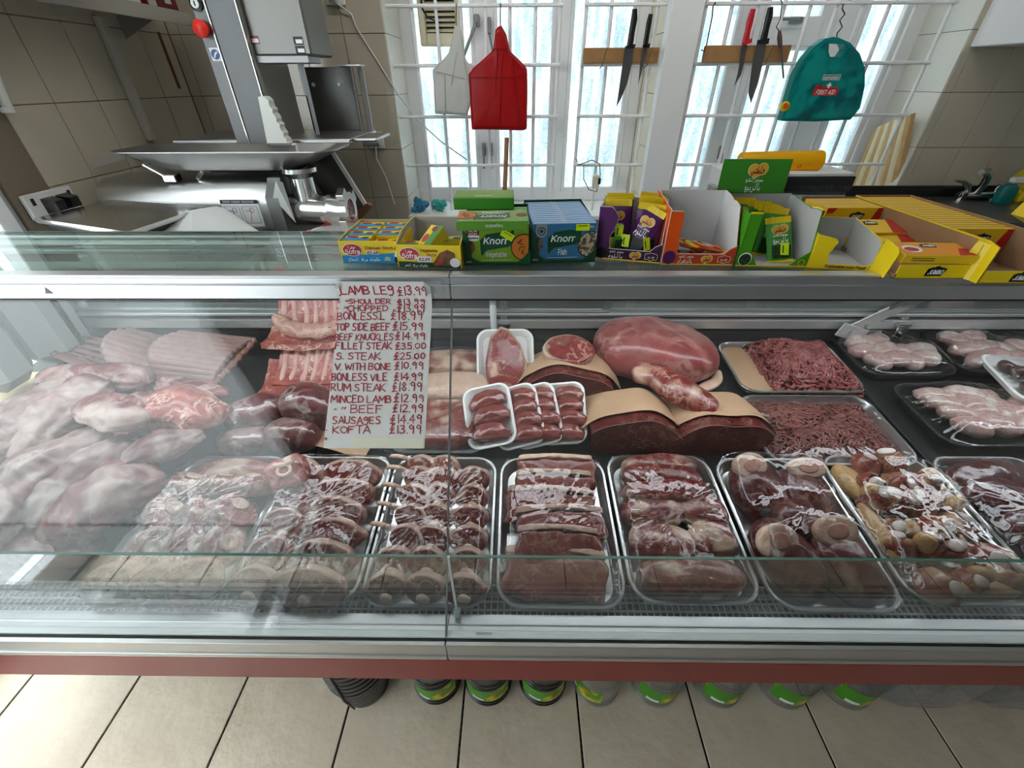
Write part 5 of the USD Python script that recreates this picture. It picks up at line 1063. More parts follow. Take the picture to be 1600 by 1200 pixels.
def carton(label, x0, x1, y0, y1, h, hf, low=False):
    t = thing('cardboard_tray', label, 'box', (x0, y0, ZS)); w, d = x1 - x0, y1 - y0; tk = .002
    part(t, 'front_lip', bx(0, w, 0, tk, 0, hf, .0005), YELLOW); part(t, 'back_wall', bx(0, w, d - tk, d, 0, h), CARD); part(t, 'bottom', bx(0, w, 0, d, 0, .0015), CARD)
    for xx in (0, w - tk):
        hh = .010 if low and xx == 0 else h
        part(t, 'side_wall', ext([(0, 0), (d, 0), (d, hh), (.02, hh), (0, hh * .92)], tk, basis((xx, 0, 0), (0, 1, 0), (0, 0, 1))), CARD)
    for xx in ((w,) if low else (-.0008, w)): part(t, 'side_print', ext([(0, 0), (d, 0), (d, h), (.02, h), (0, h * .92)], .0008, basis((xx, 0, 0), (0, 1, 0), (0, 0, 1))), YELLOW)
    jumbo_mark(t, FRONT(w * .54, hf * .5), .95); return t
carton('open yellow and brown cardboard tray with few packets left, behind the empty yellow tray', .677, .802, .738, 1.085, .066, .026, True)
part(stage.GetPrimAtPath('/World/cardboard_tray'), 'corner_flap', ext([(0, 0), (.030, 0), (.036, .062), (.010, .066)], .0015, basis((.128, -.004, 0), (.55, -.83, 0), (0, 0, 1)) @ mat4((-.026, 0, 0))), YELLOW)
carton('open yellow and brown cardboard tray still full of upright packets', .806, .934, .716, 1.090, .068, .022)
def jumbo(name, label, M, w=.122, d=.0145, h=.062):
    t = thing(name, label, 'packet', M); part(t, 'packet', bx(-w / 2, w / 2, 0, d, 0, h, .0007), mt('golden_yellow_card', S_(236, 192, 34), .42))
    patch(t, 'red_corner', [(w / 2 - .001, .001), (w / 2 - .030, .001), (w / 2 - .012, h - .001), (w / 2 - .001, h - .001)], FRONT(0, 0), RED); patch(t, 'red_corner', [(-w / 2 + .001, h - .001), (-w / 2 + .022, h - .001), (-w / 2 + .014, h - .012), (-w / 2 + .001, h - .012)], FRONT(0, 0), RED)
    jumbo_mark(t, FRONT(.008, h * .70, -.0003), .9); patch(t, 'top_line', sbox(-w / 2 + .002, d - .0035, w / 2 - .002, d - .0018), TOPF(0, 0, h), mt('ochre_line', S_(176, 140, 20), .5)); return t
J0 = jumbo('seasoning_packet', 'front packet of the upright yellow row in the full cardboard tray', mat4((.870, .823, ZS + .002)))
for i in range(1, 18): copy_of(J0, f'yellow seasoning packet {ordinal[i]} from the front in the full cardboard tray', mat4((.870, .823 + .0147 * i, ZS + .002)))
for i in range(6): copy_of(J0, f'yellow seasoning packet {ordinal[i]} from the front at the back of the half empty tray', mat4((.740, .985 + .0147 * i, ZS + .002)))
for i in range(3): copy_of(J0, f'yellow seasoning packet tipped flat in the half empty tray, {("nearest", "middle", "farthest")[i]} of three', mat4((.740, .835 + .03 * i, ZS + .016 + .010 * i), -80, 0, 0))
t = thing('seasoning_packet', 'orange and yellow packet lying across the front of the half empty tray', 'packet', mat4((.740, .738, ZS + .0275), 6, 0, -3))
part(t, 'packet', bx(-.062, .062, 0, .056, 0, .015, .0008), mt('golden_yellow_card', ())); patch(t, 'top_print', sbox(-.058, .003, .058, .052), TOPF(0, 0, .015), mt('warm_orange_print', S_(244, 158, 40), .4)); patch(t, 'printed_picture', ell(.016, .014, c=(-.036, .026)), TOPF(0, 0, .0153), WHITEINK); patch(t, 'printed_picture', ell(.012, .008, c=(-.038, .024)), TOPF(0, 0, .0156), RED); jumbo_mark(t, TOPF(.0, .040, .0153), .8); patch(t, 'red_corner', [(.03, .003), (.058, .003), (.058, .03), (.045, .03)], TOPF(0, 0, .0153), RED)
for zz in (.005, .009): patch(t, 'printed_line', sbox(-.048, zz, -.01, zz + .0012), FRONT(0, 0), INK)
t = thing('mixed_packet', 'red yellow and blue packet standing behind the green sachet box', 'packet', mat4((.600, .950, ZS), 0, 0, -4))
part(t, 'packet', bx(-.04, .05, 0, .03, 0, .068, .0008), YELLOW); patch(t, 'red_band', sbox(-.039, .056, .049, .067), FRONT(0, 0), MAROON); text(t, 'NEW RECIPE', FRONT(.005, .0615, -.0003), .005, HEART, w=.06, bold=True); patch(t, 'blue_corner', [(-.039, .002), (.049, .002), (.049, .044), (-.039, .012)], FRONT(0, 0), CYAN); text(t, 'Seasoning', FRONT(-.008, .050, -.0003), .005, INK, w=.046)
t = thing('yellow_carton', 'bright yellow carton leaning at the right edge behind the cardboard trays', 'box', mat4((1.165, .99, ZS + .021), 0, 24, 0)); part(t, 'carton', bx(-.05, .05, -.03, .03, 0, .13, .001), YELLOW); patch(t, 'printed_mark', ell(.012, .008), FRONT(-.01, .05, -.0301), HEART)


# ---------------------------------------------------------------- the hand written price list
STROKES = {'A': [[(0, 0), (2, 6), (4, 0)], [(.8, 2), (3.3, 2)]], 'B': [[(0, 0), (0, 6), (2.6, 5.8), (3, 4.6), (2.3, 3.3), (.2, 3.1), (2.8, 2.9), (3.5, 1.5), (2.6, .2), (0, 0)]], 'C': [[(3.6, 5), (2.4, 6), (.8, 5.4), (0, 3.2), (.7, .7), (2.3, 0), (3.7, .8)]],
 'D': [[(0, 0), (0, 6), (2.4, 5.6), (3.8, 3.4), (3, .9), (0, 0)]], 'E': [[(3.2, 6), (.1, 5.9), (0, 0), (3.3, .1)], [(0, 3.1), (2.6, 3.2)]], 'F': [[(3.3, 6), (.1, 5.9), (0, 0)], [(0, 3.2), (2.5, 3.3)]], 'g': [[(3.2, 5.2), (1.6, 6), (.3, 4.8), (.6, 3.2), (2.2, 3), (3.2, 5), (3.2, 1), (2, -1), (.4, -.4)]],
 'H': [[(0, 0), (0, 6)], [(3.4, 0), (3.4, 6)], [(0, 3), (3.4, 3.2)]], 'I': [[(.6, 0), (.6, 6)]], 'K': [[(0, 0), (0, 6)], [(3.2, 6), (.2, 2.8), (3.6, 0)]], 'L': [[(0, 6), (.1, 0), (3.2, .1)]], 'M': [[(0, 0), (.5, 6), (2.4, 2), (4.3, 6), (4.8, 0)]], 'N': [[(0, 0), (.2, 6), (3.4, 0), (3.6, 6)]],
 'O': [[(2, 6), (.5, 5), (0, 2.8), (.9, .5), (2.4, 0), (3.7, 1.6), (3.8, 4), (2, 6)]], 'P': [[(0, 0), (.1, 6), (2.6, 5.6), (3.1, 4.2), (2, 2.9), (.1, 2.7)]], 'R': [[(0, 0), (.1, 6), (2.6, 5.6), (3, 4.3), (1.9, 3), (.2, 2.9), (3.5, 0)]], 'S': [[(3.3, 5.3), (2, 6), (.5, 5.2), (.7, 3.6), (2.8, 2.6), (3.3, 1.2), (2, 0), (.1, .6)]],
 'T': [[(0, 6), (4, 6)], [(2, 6), (2, 0)]], 'U': [[(0, 6), (.2, 1.2), (1.7, 0), (3.2, 1), (3.5, 6)]], 'V': [[(0, 6), (1.9, 0), (3.9, 6)]], 'W': [[(0, 6), (1, 0), (2.5, 4.4), (3.8, 0), (5, 6)]], '.': [[(.3, .1), (.5, .3)]], '"': [[(.4, 2.6), (.9, 4.2)], [(1.8, 2.6), (2.3, 4.2)]], '+': [[(0, 3), (2.4, 3)], [(1.2, 1.6), (1.2, 4.4)]], '-': [[(0, 2.6), (2.2, 2.8)]],
 '0': [[(1.8, 5.6), (.3, 4.4), (.2, 1.6), (1.6, .4), (3, 1.8), (3, 4.4), (1.8, 5.6)]], '1': [[(.8, 6), (.8, 0)]], '2': [[(.2, 4.8), (1.6, 6), (3, 4.8), (2.2, 2.6), (.1, .1), (3.4, .2)]], '3': [[(.3, 5.6), (2.2, 6), (2.8, 4.6), (1.3, 3.3), (3, 2.4), (2.8, .6), (1.2, 0), (.1, .7)]], '4': [[(2.4, 0), (2.5, 6), (0, 2), (3.6, 2.1)]],
 '5': [[(3, 6), (.5, 5.9), (.4, 3.4), (2.3, 3.6), (3.1, 2), (2.2, .2), (.2, .3)]], '8': [[(1.7, 3.2), (.4, 4.5), (1.7, 6), (2.9, 4.7), (.4, 1.6), (1.6, 0), (3.1, 1.4), (1.7, 3.2)]], '9': [[(2.9, 4.8), (1.6, 6), (.3, 4.6), (1.2, 3.2), (2.8, 3.9), (2.9, 5), (2.7, 0)]], '\u00a3': [[(3, 5.4), (2, 6.4), (1.3, 5), (1.5, 1), (.2, -.4), (1.6, .2), (3.2, -.2)], [(.3, 3.4), (2.9, 3.6)], [(.3, 2.2), (2.8, 2.4)]], ' ': []}
WID = {'M': 5.4, 'W': 5.6, 'I': 1.6, '.': 1.3, '1': 2, ' ': 2, '"': 3}
def scrawl(s, x0, x1, y, h, seed, pen=.00085):
    g = np.random.default_rng(seed); adv = sum(WID.get(c, 4.4) for c in s); k = (x1 - x0) / adv; x = x0; L = []
    for c in s:
        dy, sc = g.uniform(-.25, .25), g.uniform(.92, 1.08)
        for st in STROKES[c]:
            p = [(x + (a + g.uniform(-.12, .12)) * k, y + (b * sc + dy + g.uniform(-.12, .12)) * h / 6) for a, b in st]
            L.append(LineString(p).buffer(pen * g.uniform(.85, 1.15), quad_segs=2))
        x += WID.get(c, 4.4) * k
    return shapely.union_all(L).simplify(.00008)
GPM = basis(G1 + GN * .0069, (1, 0, 0), GU)        # paper frame: x along the counter, y up the glass
t = thing('price_list', 'white hand written price list in red marker taped over the front glass', 'sign', G1 + GN * .004 + [-.25, 0, 0])
PAPERW = mt('white_paper', S_(232, 230, 226), .7)
def strip(xl0, xr0, xl1, xr1, v0, v1, off=0.0):
    P_ = []
    for q in np.linspace(0, 1, 8):
        v = v0 + (v1 - v0) * q; a, b = xl0 + (xl1 - xl0) * q, xr0 + (xr1 - xr0) * q
        xs = np.linspace(a, b, 7)[:, None]; base = (G1 + GN * (.0040 + off)) if v <= 0 else None
        P_.append(np.hstack([xs, np.repeat((G1[1:] - GU[1:] * v + GN[1:] * (.004 + off))[None], 7, 0)]))
    return np.array(P_)
TLx, TRx = -.336, -.161
(b0, b1, b2, b3) = (-0.356,0.2863,-0.169,0.0117)
main = strip(TLx - .001, TRx, b0, b2, .0176, b1, .0025); top = np.array([[[x, .7405, z] for x in np.linspace(TLx, TRx - (.012 if z > 1.245 else 0), 7)] for z in (1.249, 1.238, 1.2165)] + [[[x, yy, z] for x in np.linspace(TLx, TRx, 7)] for yy, z in ((.7384, 1.2108), (.7362, 1.2052))])
part(t, 'sheet', shell(np.concatenate([top, main], 0)[::-1], .0004), PAPERW, smooth=50, world=True)
ls = strip(b0 + .052, b2 - .001, b0 + .052, b2 - .001, b1 - .019, b1 - .0006, .0033); part(t, 'pasted_strip', shell(ls[::-1], .0003), mt('cream_paper', S_(236, 232, 208), .7), world=True)
part(t, 'tape', [bx(TLx - .004, TLx + .010, .7390, .7395, 1.236, 1.246), bx(TRx - .012, TRx + .022, .7390, .7395, 1.226, 1.250)], pane_mat('clear_tape', (.93, .94, .93), 1.5, .12, milk=.10), world=True)
MARK = mt('red_marker_ink', S_(176, 32, 52), .5)
rows = [('"SHOULDER', (-0.3252,0.0137,-0.2373,0.0137), '13.99', (-0.2275,0.0148,-0.1715,0.0149)), ('"CHOPPED', (-0.3283,0.0298,-0.2429,0.0112), '13.99', (-0.227,0.0309,-0.1723,0.0136)), ('BONLESS.L', (-0.3398,0.0459,-0.2473,0.0136), '18.99', (-0.2388,0.0458,-0.1756,0.0161)),
 ('TOP SIDE BEEF', (-0.3426,0.0669,-0.2381,0.0135), '15.99', (-0.2345,0.0655,-0.174,0.0148)), ('BEEF KNUCKLES', (-0.343,0.0853,-0.2315,0.0123), '14.99', (-0.2292,0.0838,-0.1699,0.0135)), ('FILLET STEAK', (-0.3411,0.1024,-0.2335,0.0122), '35.00', (-0.2286,0.1021,-0.1683,0.0122)),
 ('S. STEAK', (-0.3391,0.1218,-0.2534,0.0134), '25.00', (-0.2305,0.1216,-0.1691,0.0121)), ('V. WITH BONE', (-0.3407,0.1412,-0.2335,0.0121), '10.99', (-0.2288,0.1397,-0.1723,0.0133)), ('BONLESS VILE', (-0.3459,0.1617,-0.2401,0.0133), '14.99', (-0.2294,0.1602,-0.173,0.0132)),
 ('RUM STEAK', (-0.3463,0.1809,-0.2431,0.0132), '18.99', (-0.2324,0.1806,-0.1738,0.0156)), ('MINCED LAMB', (-0.3453,0.2024,-0.2317,0.0131), '12.99', (-0.2282,0.2008,-0.1697,0.0143)), ('" BEEF', (-0.3254,0.2214,-0.2455,0.0143), '12.99', (-0.23,0.2198,-0.1705,0.0142)),
 ('SAUSAgES', (-0.3413,0.2416,-0.2496,0.013), '14.49', (-0.2342,0.24,-0.1724,0.0154)), ('KOFTA', (-0.3394,0.2593,-0.2692,0.013), '13.99', (-0.2348,0.2588,-0.1731,0.0153))]
for i, (a, A_, b, B_) in enumerate(rows):
    ink = [scrawl(a, A_[0], A_[2], -A_[1], A_[3], 500 + i), scrawl('\u00a3' + b, B_[0], B_[2], -B_[1], B_[3], 540 + i), scrawl('-', A_[0] - .013, A_[0] - .007, -A_[1], A_[3], 560 + i)]
    if i == 0: ink = [scrawl(a, A_[0], A_[2], 0, .0085, 500), scrawl('\u00a3' + b, B_[0], B_[2], -.0005, .0095, 540), scrawl('-', A_[0] - .013, A_[0] - .007, 0, .008, 560)]
    part(t, 'handwriting', ext(shapely.union_all(ink), .0003, basis((0, .7366, 1.2066), (1, 0, 0), (0, .355, .935)) @ mat4((0, 0, .0003)) if i == 0 else GPM @ mat4((0, 0, .0001))), MARK, world=True)
(q0, q1, q2, q3) = (-0.3542,0.2746,-0.3458,0.0106)
part(t, 'handwriting', ext(scrawl('+', q0, q2, -q1, q3, 590), .0003, GPM), MARK, world=True)
part(t, 'handwriting', ext(shapely.union_all([scrawl('LAMB LEg', -.330, -.228, 1.2245, .0165, 591, .0011), scrawl('\u00a313.99', -.224, -.166, 1.2225, .0175, 592, .0010), scrawl('+', -.334, -.330, 1.219, .006, 593)]), .0003, basis((0, .7403, 0), (1, 0, 0), (0, 0, 1))), MARK, world=True)

# ---------------------------------------------------------------- things hanging at the window
WIRE = mt('dark_wire', (.05, .05, .05), .4, .6)
def bagmat(name, col, tr=.45):
    if name not in _M: _M[name] = usdkit.material(stage, looks(name), {'d': ('principled_bsdf', {'base_color': col, 'roughness': .35}), 'l': ('translucent_bsdf', {'color': col}), 'm': ('mix_closure', {'fac': tr})}, [('d.BSDF', 'm.closure1'), ('l.BSDF', 'm.closure2')], surface='m.closure')
    return _M[name]
def bag(label, cat, out, y, th, mat, seed, folds, hook):
    c = np.mean(out, 0); t = thing('carrier_bag_bundle', label, cat, (c[0], y, min(p[1] for p in out)))
    o = resample(np.array(out), 70); m, s = pillow(o, th, .12, .12, seed, .012, nf=22)
    part(t, 'bag_stack', xf(np.array([[1, 0, 0, 0], [0, 0, -1, y + th], [0, 1, 0, 0], [0, 0, 0, 1.]]), m), mat, smooth=50, world=True)
    for i, (p, q) in enumerate(folds): part(t, 'fold', tube([(p[0], y - th * .16, p[1]), ((p[0] + q[0]) / 2, y - th * .20, (p[1] + q[1]) / 2), (q[0], y - th * .16, q[1])], .0028, 6, .6), mat, smooth=True, world=True)
    part(t, 'wire_hook', tube(hook, .0022, 6), WIRE, smooth=True, world=True)
bag('bundle of thin white carrier bags hanging from the window bars', 'carrier bags', [(-.437, 1.404), (-.27, 1.395), (-.225, 1.50), (-.222, 1.585), (-.262, 1.635), (-.278, 1.765), (-.305, 1.765), (-.325, 1.70), (-.345, 1.655), (-.43, 1.59)], 2.645, .030, bagmat('white_bag_film', (.72, .71, .67), .3), 601, [((-.30, 1.66), (-.34, 1.53)), ((-.27, 1.64), (-.25, 1.52)), ((-.38, 1.41), (-.37, 1.57)), ((-.41, 1.585), (-.27, 1.555))], [(-.297, 2.706, 1.848), (-.297, 2.70, 1.83), (-.297, 2.66, 1.79), (-.297, 2.655, 1.76)])
bag('thick bundle of bright red carrier bags hanging from the window bars', 'carrier bags', [(-.247, 1.333), (.042, 1.328), (.049, 1.34), (.048, 1.585), (.038, 1.605), (-.04, 1.665), (-.058, 1.73), (-.082, 1.762), (-.108, 1.752), (-.122, 1.668), (-.215, 1.605), (-.25, 1.575)], 2.630, .045, bagmat('red_bag_film', srgb(196, 16, 24), .42), 602, [((-.125, 1.672), (-.055, 1.672)), ((-.10, 1.66), (-.115, 1.50)), ((-.075, 1.66), (-.10, 1.35)), ((-.05, 1.66), (.03, 1.59)), ((-.03, 1.65), (.01, 1.34)), ((.0, 1.57), (.045, 1.572)), ((-.24, 1.56), (.0, 1.558))], [(-.085, 2.706, 1.848), (-.085, 2.70, 1.83), (-.085, 2.655, 1.80), (-.085, 2.65, 1.755)])
t = thing('carrier_bag', 'small loose red bag handle sticking out between the two bundles', 'carrier bags', (-.25, 2.66, 1.55)); part(t, 'handle', xf(np.array([[1, 0, 0, 0], [0, 0, -1, 2.668], [0, 1, 0, 0], [0, 0, 0, 1.]]), pillow([(-.262, 1.565), (-.245, 1.585), (-.225, 1.60), (-.225, 1.53), (-.245, 1.53)], .008, .1, .3, 3, .02)[0]), bagmat('red_bag_film', ()), smooth=50, world=True)

def flat(px, y, th): return ext([(p[0], p[2]) for p in px], th, basis((0, y, 0), (1, 0, 0), (0, 0, 1)))
def rack_(label, x0, x1, z0, z1, bands):
    t = thing('wooden_knife_rack', label, 'knife rack', ((x0 + x1) / 2, 2.68, z0)); part(t, 'wooden_bar', bx(x0, x1, 2.672, 2.700, z0, z1, .003), WOOD, world=True)
    for x in bands: part(t, 'band', tube([(x + .01, 2.670, z1), (x, 2.6685, (z0 + z1) / 2), (x - .006, 2.670, z0 - .006), (x - .01, 2.72, z0 - .02)], .0018, 6), mt('olive_string', S_(110, 120, 60), .7), smooth=True, world=True)
rack_('short wooden knife rack behind two black handled knives', .325, .700, 1.614, 1.676, (.43, .655)); rack_('wooden knife rack behind the red and the large black handled knives', .925, 1.345, 1.615, 1.682, (1.245,))
BLADE = mt('knife_steel', (.30, .30, .31), .3, .9); REDP = mt('red_plastic_handle', S_(196, 30, 48), .35)
def knife(label, hp, hw, bp, y, hm, heel):
    """hp: handle centre line; bp: blade outline, both as points in the plane y."""
    t = thing('butcher_knife', label, 'knife', (hp[-1][0], y, bp[len(bp) // 2][2] - .2)); H = np.array(hp); H[:, 1] = y
    part(t, 'handle', tube(H, hw, 10, .6, (0, 1, 0)), hm, smooth=40, world=True); part(t, 'blade', flat(bp, y - .001, .002), BLADE, world=True); part(t, 'bolster', flat(heel, y - .006, .012), hm, world=True); return t
knife('long black handled butcher knife with a broad curved blade, leftmost on the first rack', [(0.5502,2.66,1.8179), (0.5532,2.66,1.7811), (0.5493,2.66,1.7293), (0.5485,2.66,1.676)], [.011, .015, .014, .015], [(0.523,2.66,1.6785), (0.5673,2.66,1.6759), (0.5683,2.66,1.6107), (0.558,2.66,1.5324), (0.5374,2.66,1.4729), (0.5167,2.66,1.4313), (0.5195,2.66,1.5058), (0.5223,2.66,1.5981)], 2.66, BLACKP, [(0.5258,2.66,1.681), (0.5715,2.66,1.6881), (0.5681,2.66,1.6709), (0.5241,2.66,1.6711)])
knife('small black handled boning knife with a narrow blade, right of the broad one', [(0.6288,2.66,1.7992), (0.6257,2.66,1.7668), (0.6243,2.66,1.7242), (0.6232,2.66,1.6781)], [.010, .013, .012, .013], [(0.6134,2.66,1.6806), (0.6353,2.66,1.6805), (0.6289,2.66,1.6104), (0.6143,2.66,1.5269), (0.6098,2.66,1.6105)], 2.66, BLACKP, [(0.6067,2.66,1.683), (0.6429,2.66,1.6902), (0.6398,2.66,1.6731), (0.6116,2.66,1.6732)])
knife('red handled knife with a thin curved blade', [(1.1057,2.66,1.8148), (1.104,2.66,1.7735), (1.1054,2.66,1.7312), (1.1075,2.66,1.6855)], [.012, .016, .014, .017], [(1.0936,2.66,1.6904), (1.1161,2.66,1.6879), (1.1247,2.66,1.6208), (1.124,2.66,1.5616), (1.1053,2.66,1.5168), (1.1063,2.66,1.5773)], 2.66, REDP, [(1.0881,2.66,1.688), (1.1284,2.66,1.7072), (1.1308,2.66,1.6902), (1.0966,2.66,1.6806)])
knife('largest knife with a black handle and a broad dark blade, right of the red one', [(1.1842,2.66,1.8211), (1.1893,2.66,1.7892), (1.1903,2.66,1.7427), (1.1921,2.66,1.6924)], [.012, .017, .015, .018], [(1.1625,2.66,1.6974), (1.2084,2.66,1.6898), (1.2165,2.66,1.6204), (1.2213,2.66,1.5296), (1.2129,2.66,1.4454), (1.1856,2.66,1.4894), (1.1668,2.66,1.6079)], 2.66, BLACKP, [(1.1586,2.66,1.6998), (1.2118,2.66,1.7068), (1.2132,2.66,1.6849), (1.1658,2.66,1.6876)])
t = thing('knife_sharpener', 'slim brown handled sharpening steel hanging right of the large knife', 'sharpener', (1.27, 2.655, 1.55)); part(t, 'handle', tube([(1.2546,2.655,1.7349), (1.2633,2.655,1.711), (1.2769,2.655,1.6819), (1.2884,2.655,1.6672)], [.006, .011, .010, .005], 10), mt('brown_handle', S_(96, 70, 74), .4), smooth=40, world=True); part(t, 'rod', tube([(1.2875,2.655,1.6696), (1.3407,2.655,1.5502)], .004, 8), BLADE, smooth=True, world=True); part(t, 'ring', tube([(1.2564,2.655,1.7301), (1.2366,2.66,1.7495), (1.2448,2.66,1.7774), (1.2516,2.7,1.8386), (1.2483,2.715,1.8517)], .0022, 6), WIRE, smooth=True, world=True)
def wire(name, label, pts, r=.0028, mat=None, cat='hook'):
    t = thing(name, label, cat, np.min(np.array(pts), 0)); part(t, 'wire', tube(pts, r, 6), mat or WIRE, smooth=True, world=True); return t
wire('meat_hook', 'long black wire hook at the left end of the wide window bars', [(0.9383,2.705,1.8432), (0.9247,2.69,1.828), (0.9276,2.68,1.7925), (0.928,2.68,1.7336), (0.9284,2.68,1.685), (0.9223,2.68,1.6602), (0.9083,2.68,1.6652)])
wire('meat_hook', 'looped black wire hanging beside the white pier', [(0.7705,2.705,1.835), (0.7765,2.69,1.8012), (0.7638,2.68,1.7344), (0.7456,2.68,1.6735), (0.7408,2.68,1.651), (0.762,2.68,1.6408), (0.7736,2.68,1.6609), (0.7701,2.68,1.7054)])
wire('hanging_cable', 'thin black cable looped over the bars beside the purple sachets', [(0.3306,2.7,1.184), (0.3479,2.7,1.1514), (0.4202,2.69,1.1787), (0.4659,2.69,1.1591), (0.4769,2.69,1.0961), (0.4643,2.69,1.0104), (0.4178,2.69,1.0245), (0.3826,2.69,1.0795), (0.3771,2.7,1.1513)], .0026, cat='cable')
t = thing('cable_plug', 'cream plug hanging on the looped black cable', 'plug', (0.4597,2.685,1.0114)); part(t, 'plug_body', cb((0.4536,2.685,1.0666), (.040, .026, .07), .006), mt('cream_plastic', S_(226, 218, 196), .4), world=True); part(t, 'plug_pin', cb((0.4708,2.68,1.0709), (.018, .02, .034), .004), BLACKP, world=True)

# first aid case
KIT = [(1.3824,2.65,1.3746), (1.5515,2.65,1.3711), (1.7288,2.65,1.3791), (1.7513,2.65,1.4242), (1.7322,2.65,1.5142), (1.6991,2.65,1.5848), (1.648,2.65,1.6405), (1.5866,2.65,1.6801), (1.5226,2.65,1.6998), (1.4684,2.65,1.6977), (1.43,2.65,1.6712), (1.3988,2.65,1.6242), (1.3791,2.65,1.5605), (1.3807,2.65,1.4698)]
t = thing('first_aid_case', 'teal plastic first aid case hanging on a hook from the window bars', 'first aid kit', (1.55, 2.63, 1.375))
po = Polygon([(p[0], p[2]) for p in KIT]).buffer(.012).buffer(-.006); hole = Polygon([(p[0], p[2]) for p in ((1.493,2.65,1.683), (1.5558,2.65,1.6803), (1.5737,2.65,1.6607), (1.5629,2.65,1.636), (1.516,2.65,1.6362), (1.5013,2.65,1.6561))]).buffer(.003)
TEAL = usdkit.material(stage, looks('teal_clear_plastic'), {'t': ('texture_coordinate', {}), 'n': ('noise_texture', {'scale': 16.0, 'detail': 2.0}), 'r': ('rgb_ramp', {'ramp': [(.38, S_(0, 112, 124)), (.60, S_(16, 190, 182))]}), 'p': ('principled_bsdf', {'roughness': .14}), 'l': ('translucent_bsdf', {'color': S_(20, 214, 204)}), 'm': ('mix_closure', {'fac': .45})}, [('t.object', 'n.vector'), ('n.fac', 'r.fac'), ('r.color', 'p.base_color'), ('p.BSDF', 'm.closure1'), ('l.BSDF', 'm.closure2')], surface='m.closure')
TEALR = bagmat('teal_rim_plastic', S_(10, 160, 154), .4)
FM = lambda y: basis((0, y, 0), (1, 0, 0), (0, 0, 1))
part(t, 'case_body', ext(po.difference(hole), .050, FM(2.665)), TEALR, world=True); part(t, 'case_front', join([ext(po.buffer(-.010).difference(hole.buffer(.012)), .008, FM(2.618)), ext(po.buffer(-.017).difference(hole.buffer(.016)), .008, FM(2.612))]), TEAL, world=True)
part(t, 'carry_handle', tube([(1.4555,2.64,1.6706), (1.4761,2.64,1.6946), (1.5128,2.64,1.7016), (1.5568,2.64,1.6918), (1.5923,2.64,1.6674)], .009, 10), mt('grey_handle', S_(110, 112, 112), .4), smooth=True, world=True)
kc = (1.3694,2.62,1.4325)
part(t, 'yellow_catch', lathe([(.022, 0), (.022, .01), (.016, .012), (.015, .006), (0, .006)], 24, basis((kc[0], 2.612, kc[2]), (1, 0, 0), (0, 0, 1)) @ mat4((0, 0, -.004))), YELLOW, smooth=40, world=True); part(t, 'catch_button', lathe([(.010, 0), (.010, .012), (0, .013)], 18, basis((kc[0], 2.606, kc[2]), (1, 0, 0), (0, 0, 1))), ORANGE, smooth=40, world=True)
fl = (1.5446,2.6,1.4998); fw = np.linalg.inv(_LW[str(t.GetPath())]); patch(t, 'red_label', sbox(-.060, -.022, .062, .012).union(sbox(-.058, .0, -.02, .020)), fw @ FM(2.6035) @ mat4((fl[0], fl[2], 0)), RED)
text(t, 'FIRST AID', fw @ FM(2.6030) @ mat4((fl[0] + .002, fl[2] - .008, 0)), .018, WHITEINK, w=.094, bold=True, slant=.15); patch(t, 'white_cross', sbox(-.011, -.004, .011, .004).union(sbox(-.004, -.011, .004, .011)), fw @ FM(2.6029) @ mat4((fl[0] + .008, fl[2] + .020, 0)), WHITEINK)
q = sbox(-.042, -.011, .042, .011); patch(t, 'brand_frame', q.difference(q.buffer(-.0022)), fw @ FM(2.6035) @ mat4((fl[0] + .006, fl[2] + .052, 0)), WHITEINK); text(t, 'astroplast', fw @ FM(2.6035) @ mat4((fl[0] + .006, fl[2] + .052, 0)), .012, WHITEINK, w=.072, bold=True)
wire('twisted_hook', 'twisted wire hook carrying the first aid case', [(1.5455,2.706,1.8354), (1.5442,2.7,1.8165), (1.5531,2.68,1.796), (1.5335,2.67,1.7721), (1.5502,2.66,1.7478), (1.5334,2.655,1.7239), (1.538,2.65,1.6997), (1.532,2.65,1.6853)], .003)

# fan in the pane, cloths, stick, board
t = thing('extractor_fan', 'cream extractor fan with dark louvres set in the window pane', 'extractor fan', (-.42, 2.98, 1.70)); CRM = mt('cream_fan_plastic', S_(222, 214, 184), .4)
for q in (bx(-.530, -.495, 2.950, 3.01, 1.70, 2.0, .005), bx(-.335, -.305, 2.950, 3.01, 1.70, 2.0, .005), bx(-.495, -.335, 2.950, 3.01, 1.70, 1.755, .005)): part(t, 'fan_frame', q, CRM, world=True)
part(t, 'fan_opening', bx(-.495, -.335, 2.995, 3.005, 1.755, 2.0), BLACKP, world=True)
for i in range(11): part(t, 'louvre', xf(mat4((0, 2.975, 1.768 + .022 * i), 35), bx(-.495, -.335, -.012, .012, -.0015, .0015)), CRM, world=True)
part(t, 'fan_cord', tube([(-.50, 2.945, 1.95), (-.505, 2.945, 1.86), (-.48, 2.94, 1.82), (-.43, 2.945, 1.80), (-.43, 2.94, 1.62)], .005, 6), BLACKP, smooth=True, world=True)
def crumple(label, x, y, z, r, mat, seed):
    t = thing('crumpled_cloth', label, 'cloth', (x, y, z)); v, f = lump(r, r * .75, r * .8, seed, .0, 9, 1, 1, 60, 40); n = v - v.mean(0); k = np.abs(nz(v, 34, seed, 3)) * 3.2 + nz(v, 14, seed + 4, 2) * 1.0
    v = v.mean(0) + n * (.7 + k)[:, None]; v[:, 2] = np.maximum(v[:, 2], 0.001); part(t, 'fabric', (v, f), mat, smooth=25)
crumple('crumpled blue disposable glove at the left end of the window sill', -.598, 2.70, .901, .042, mt('blue_glove', S_(40, 130, 170), .5), 611); crumple('crumpled teal glove on the sill right of the blue one', -.485, 2.72, .901, .038, mt('teal_glove', S_(60, 178, 172), .5), 612)
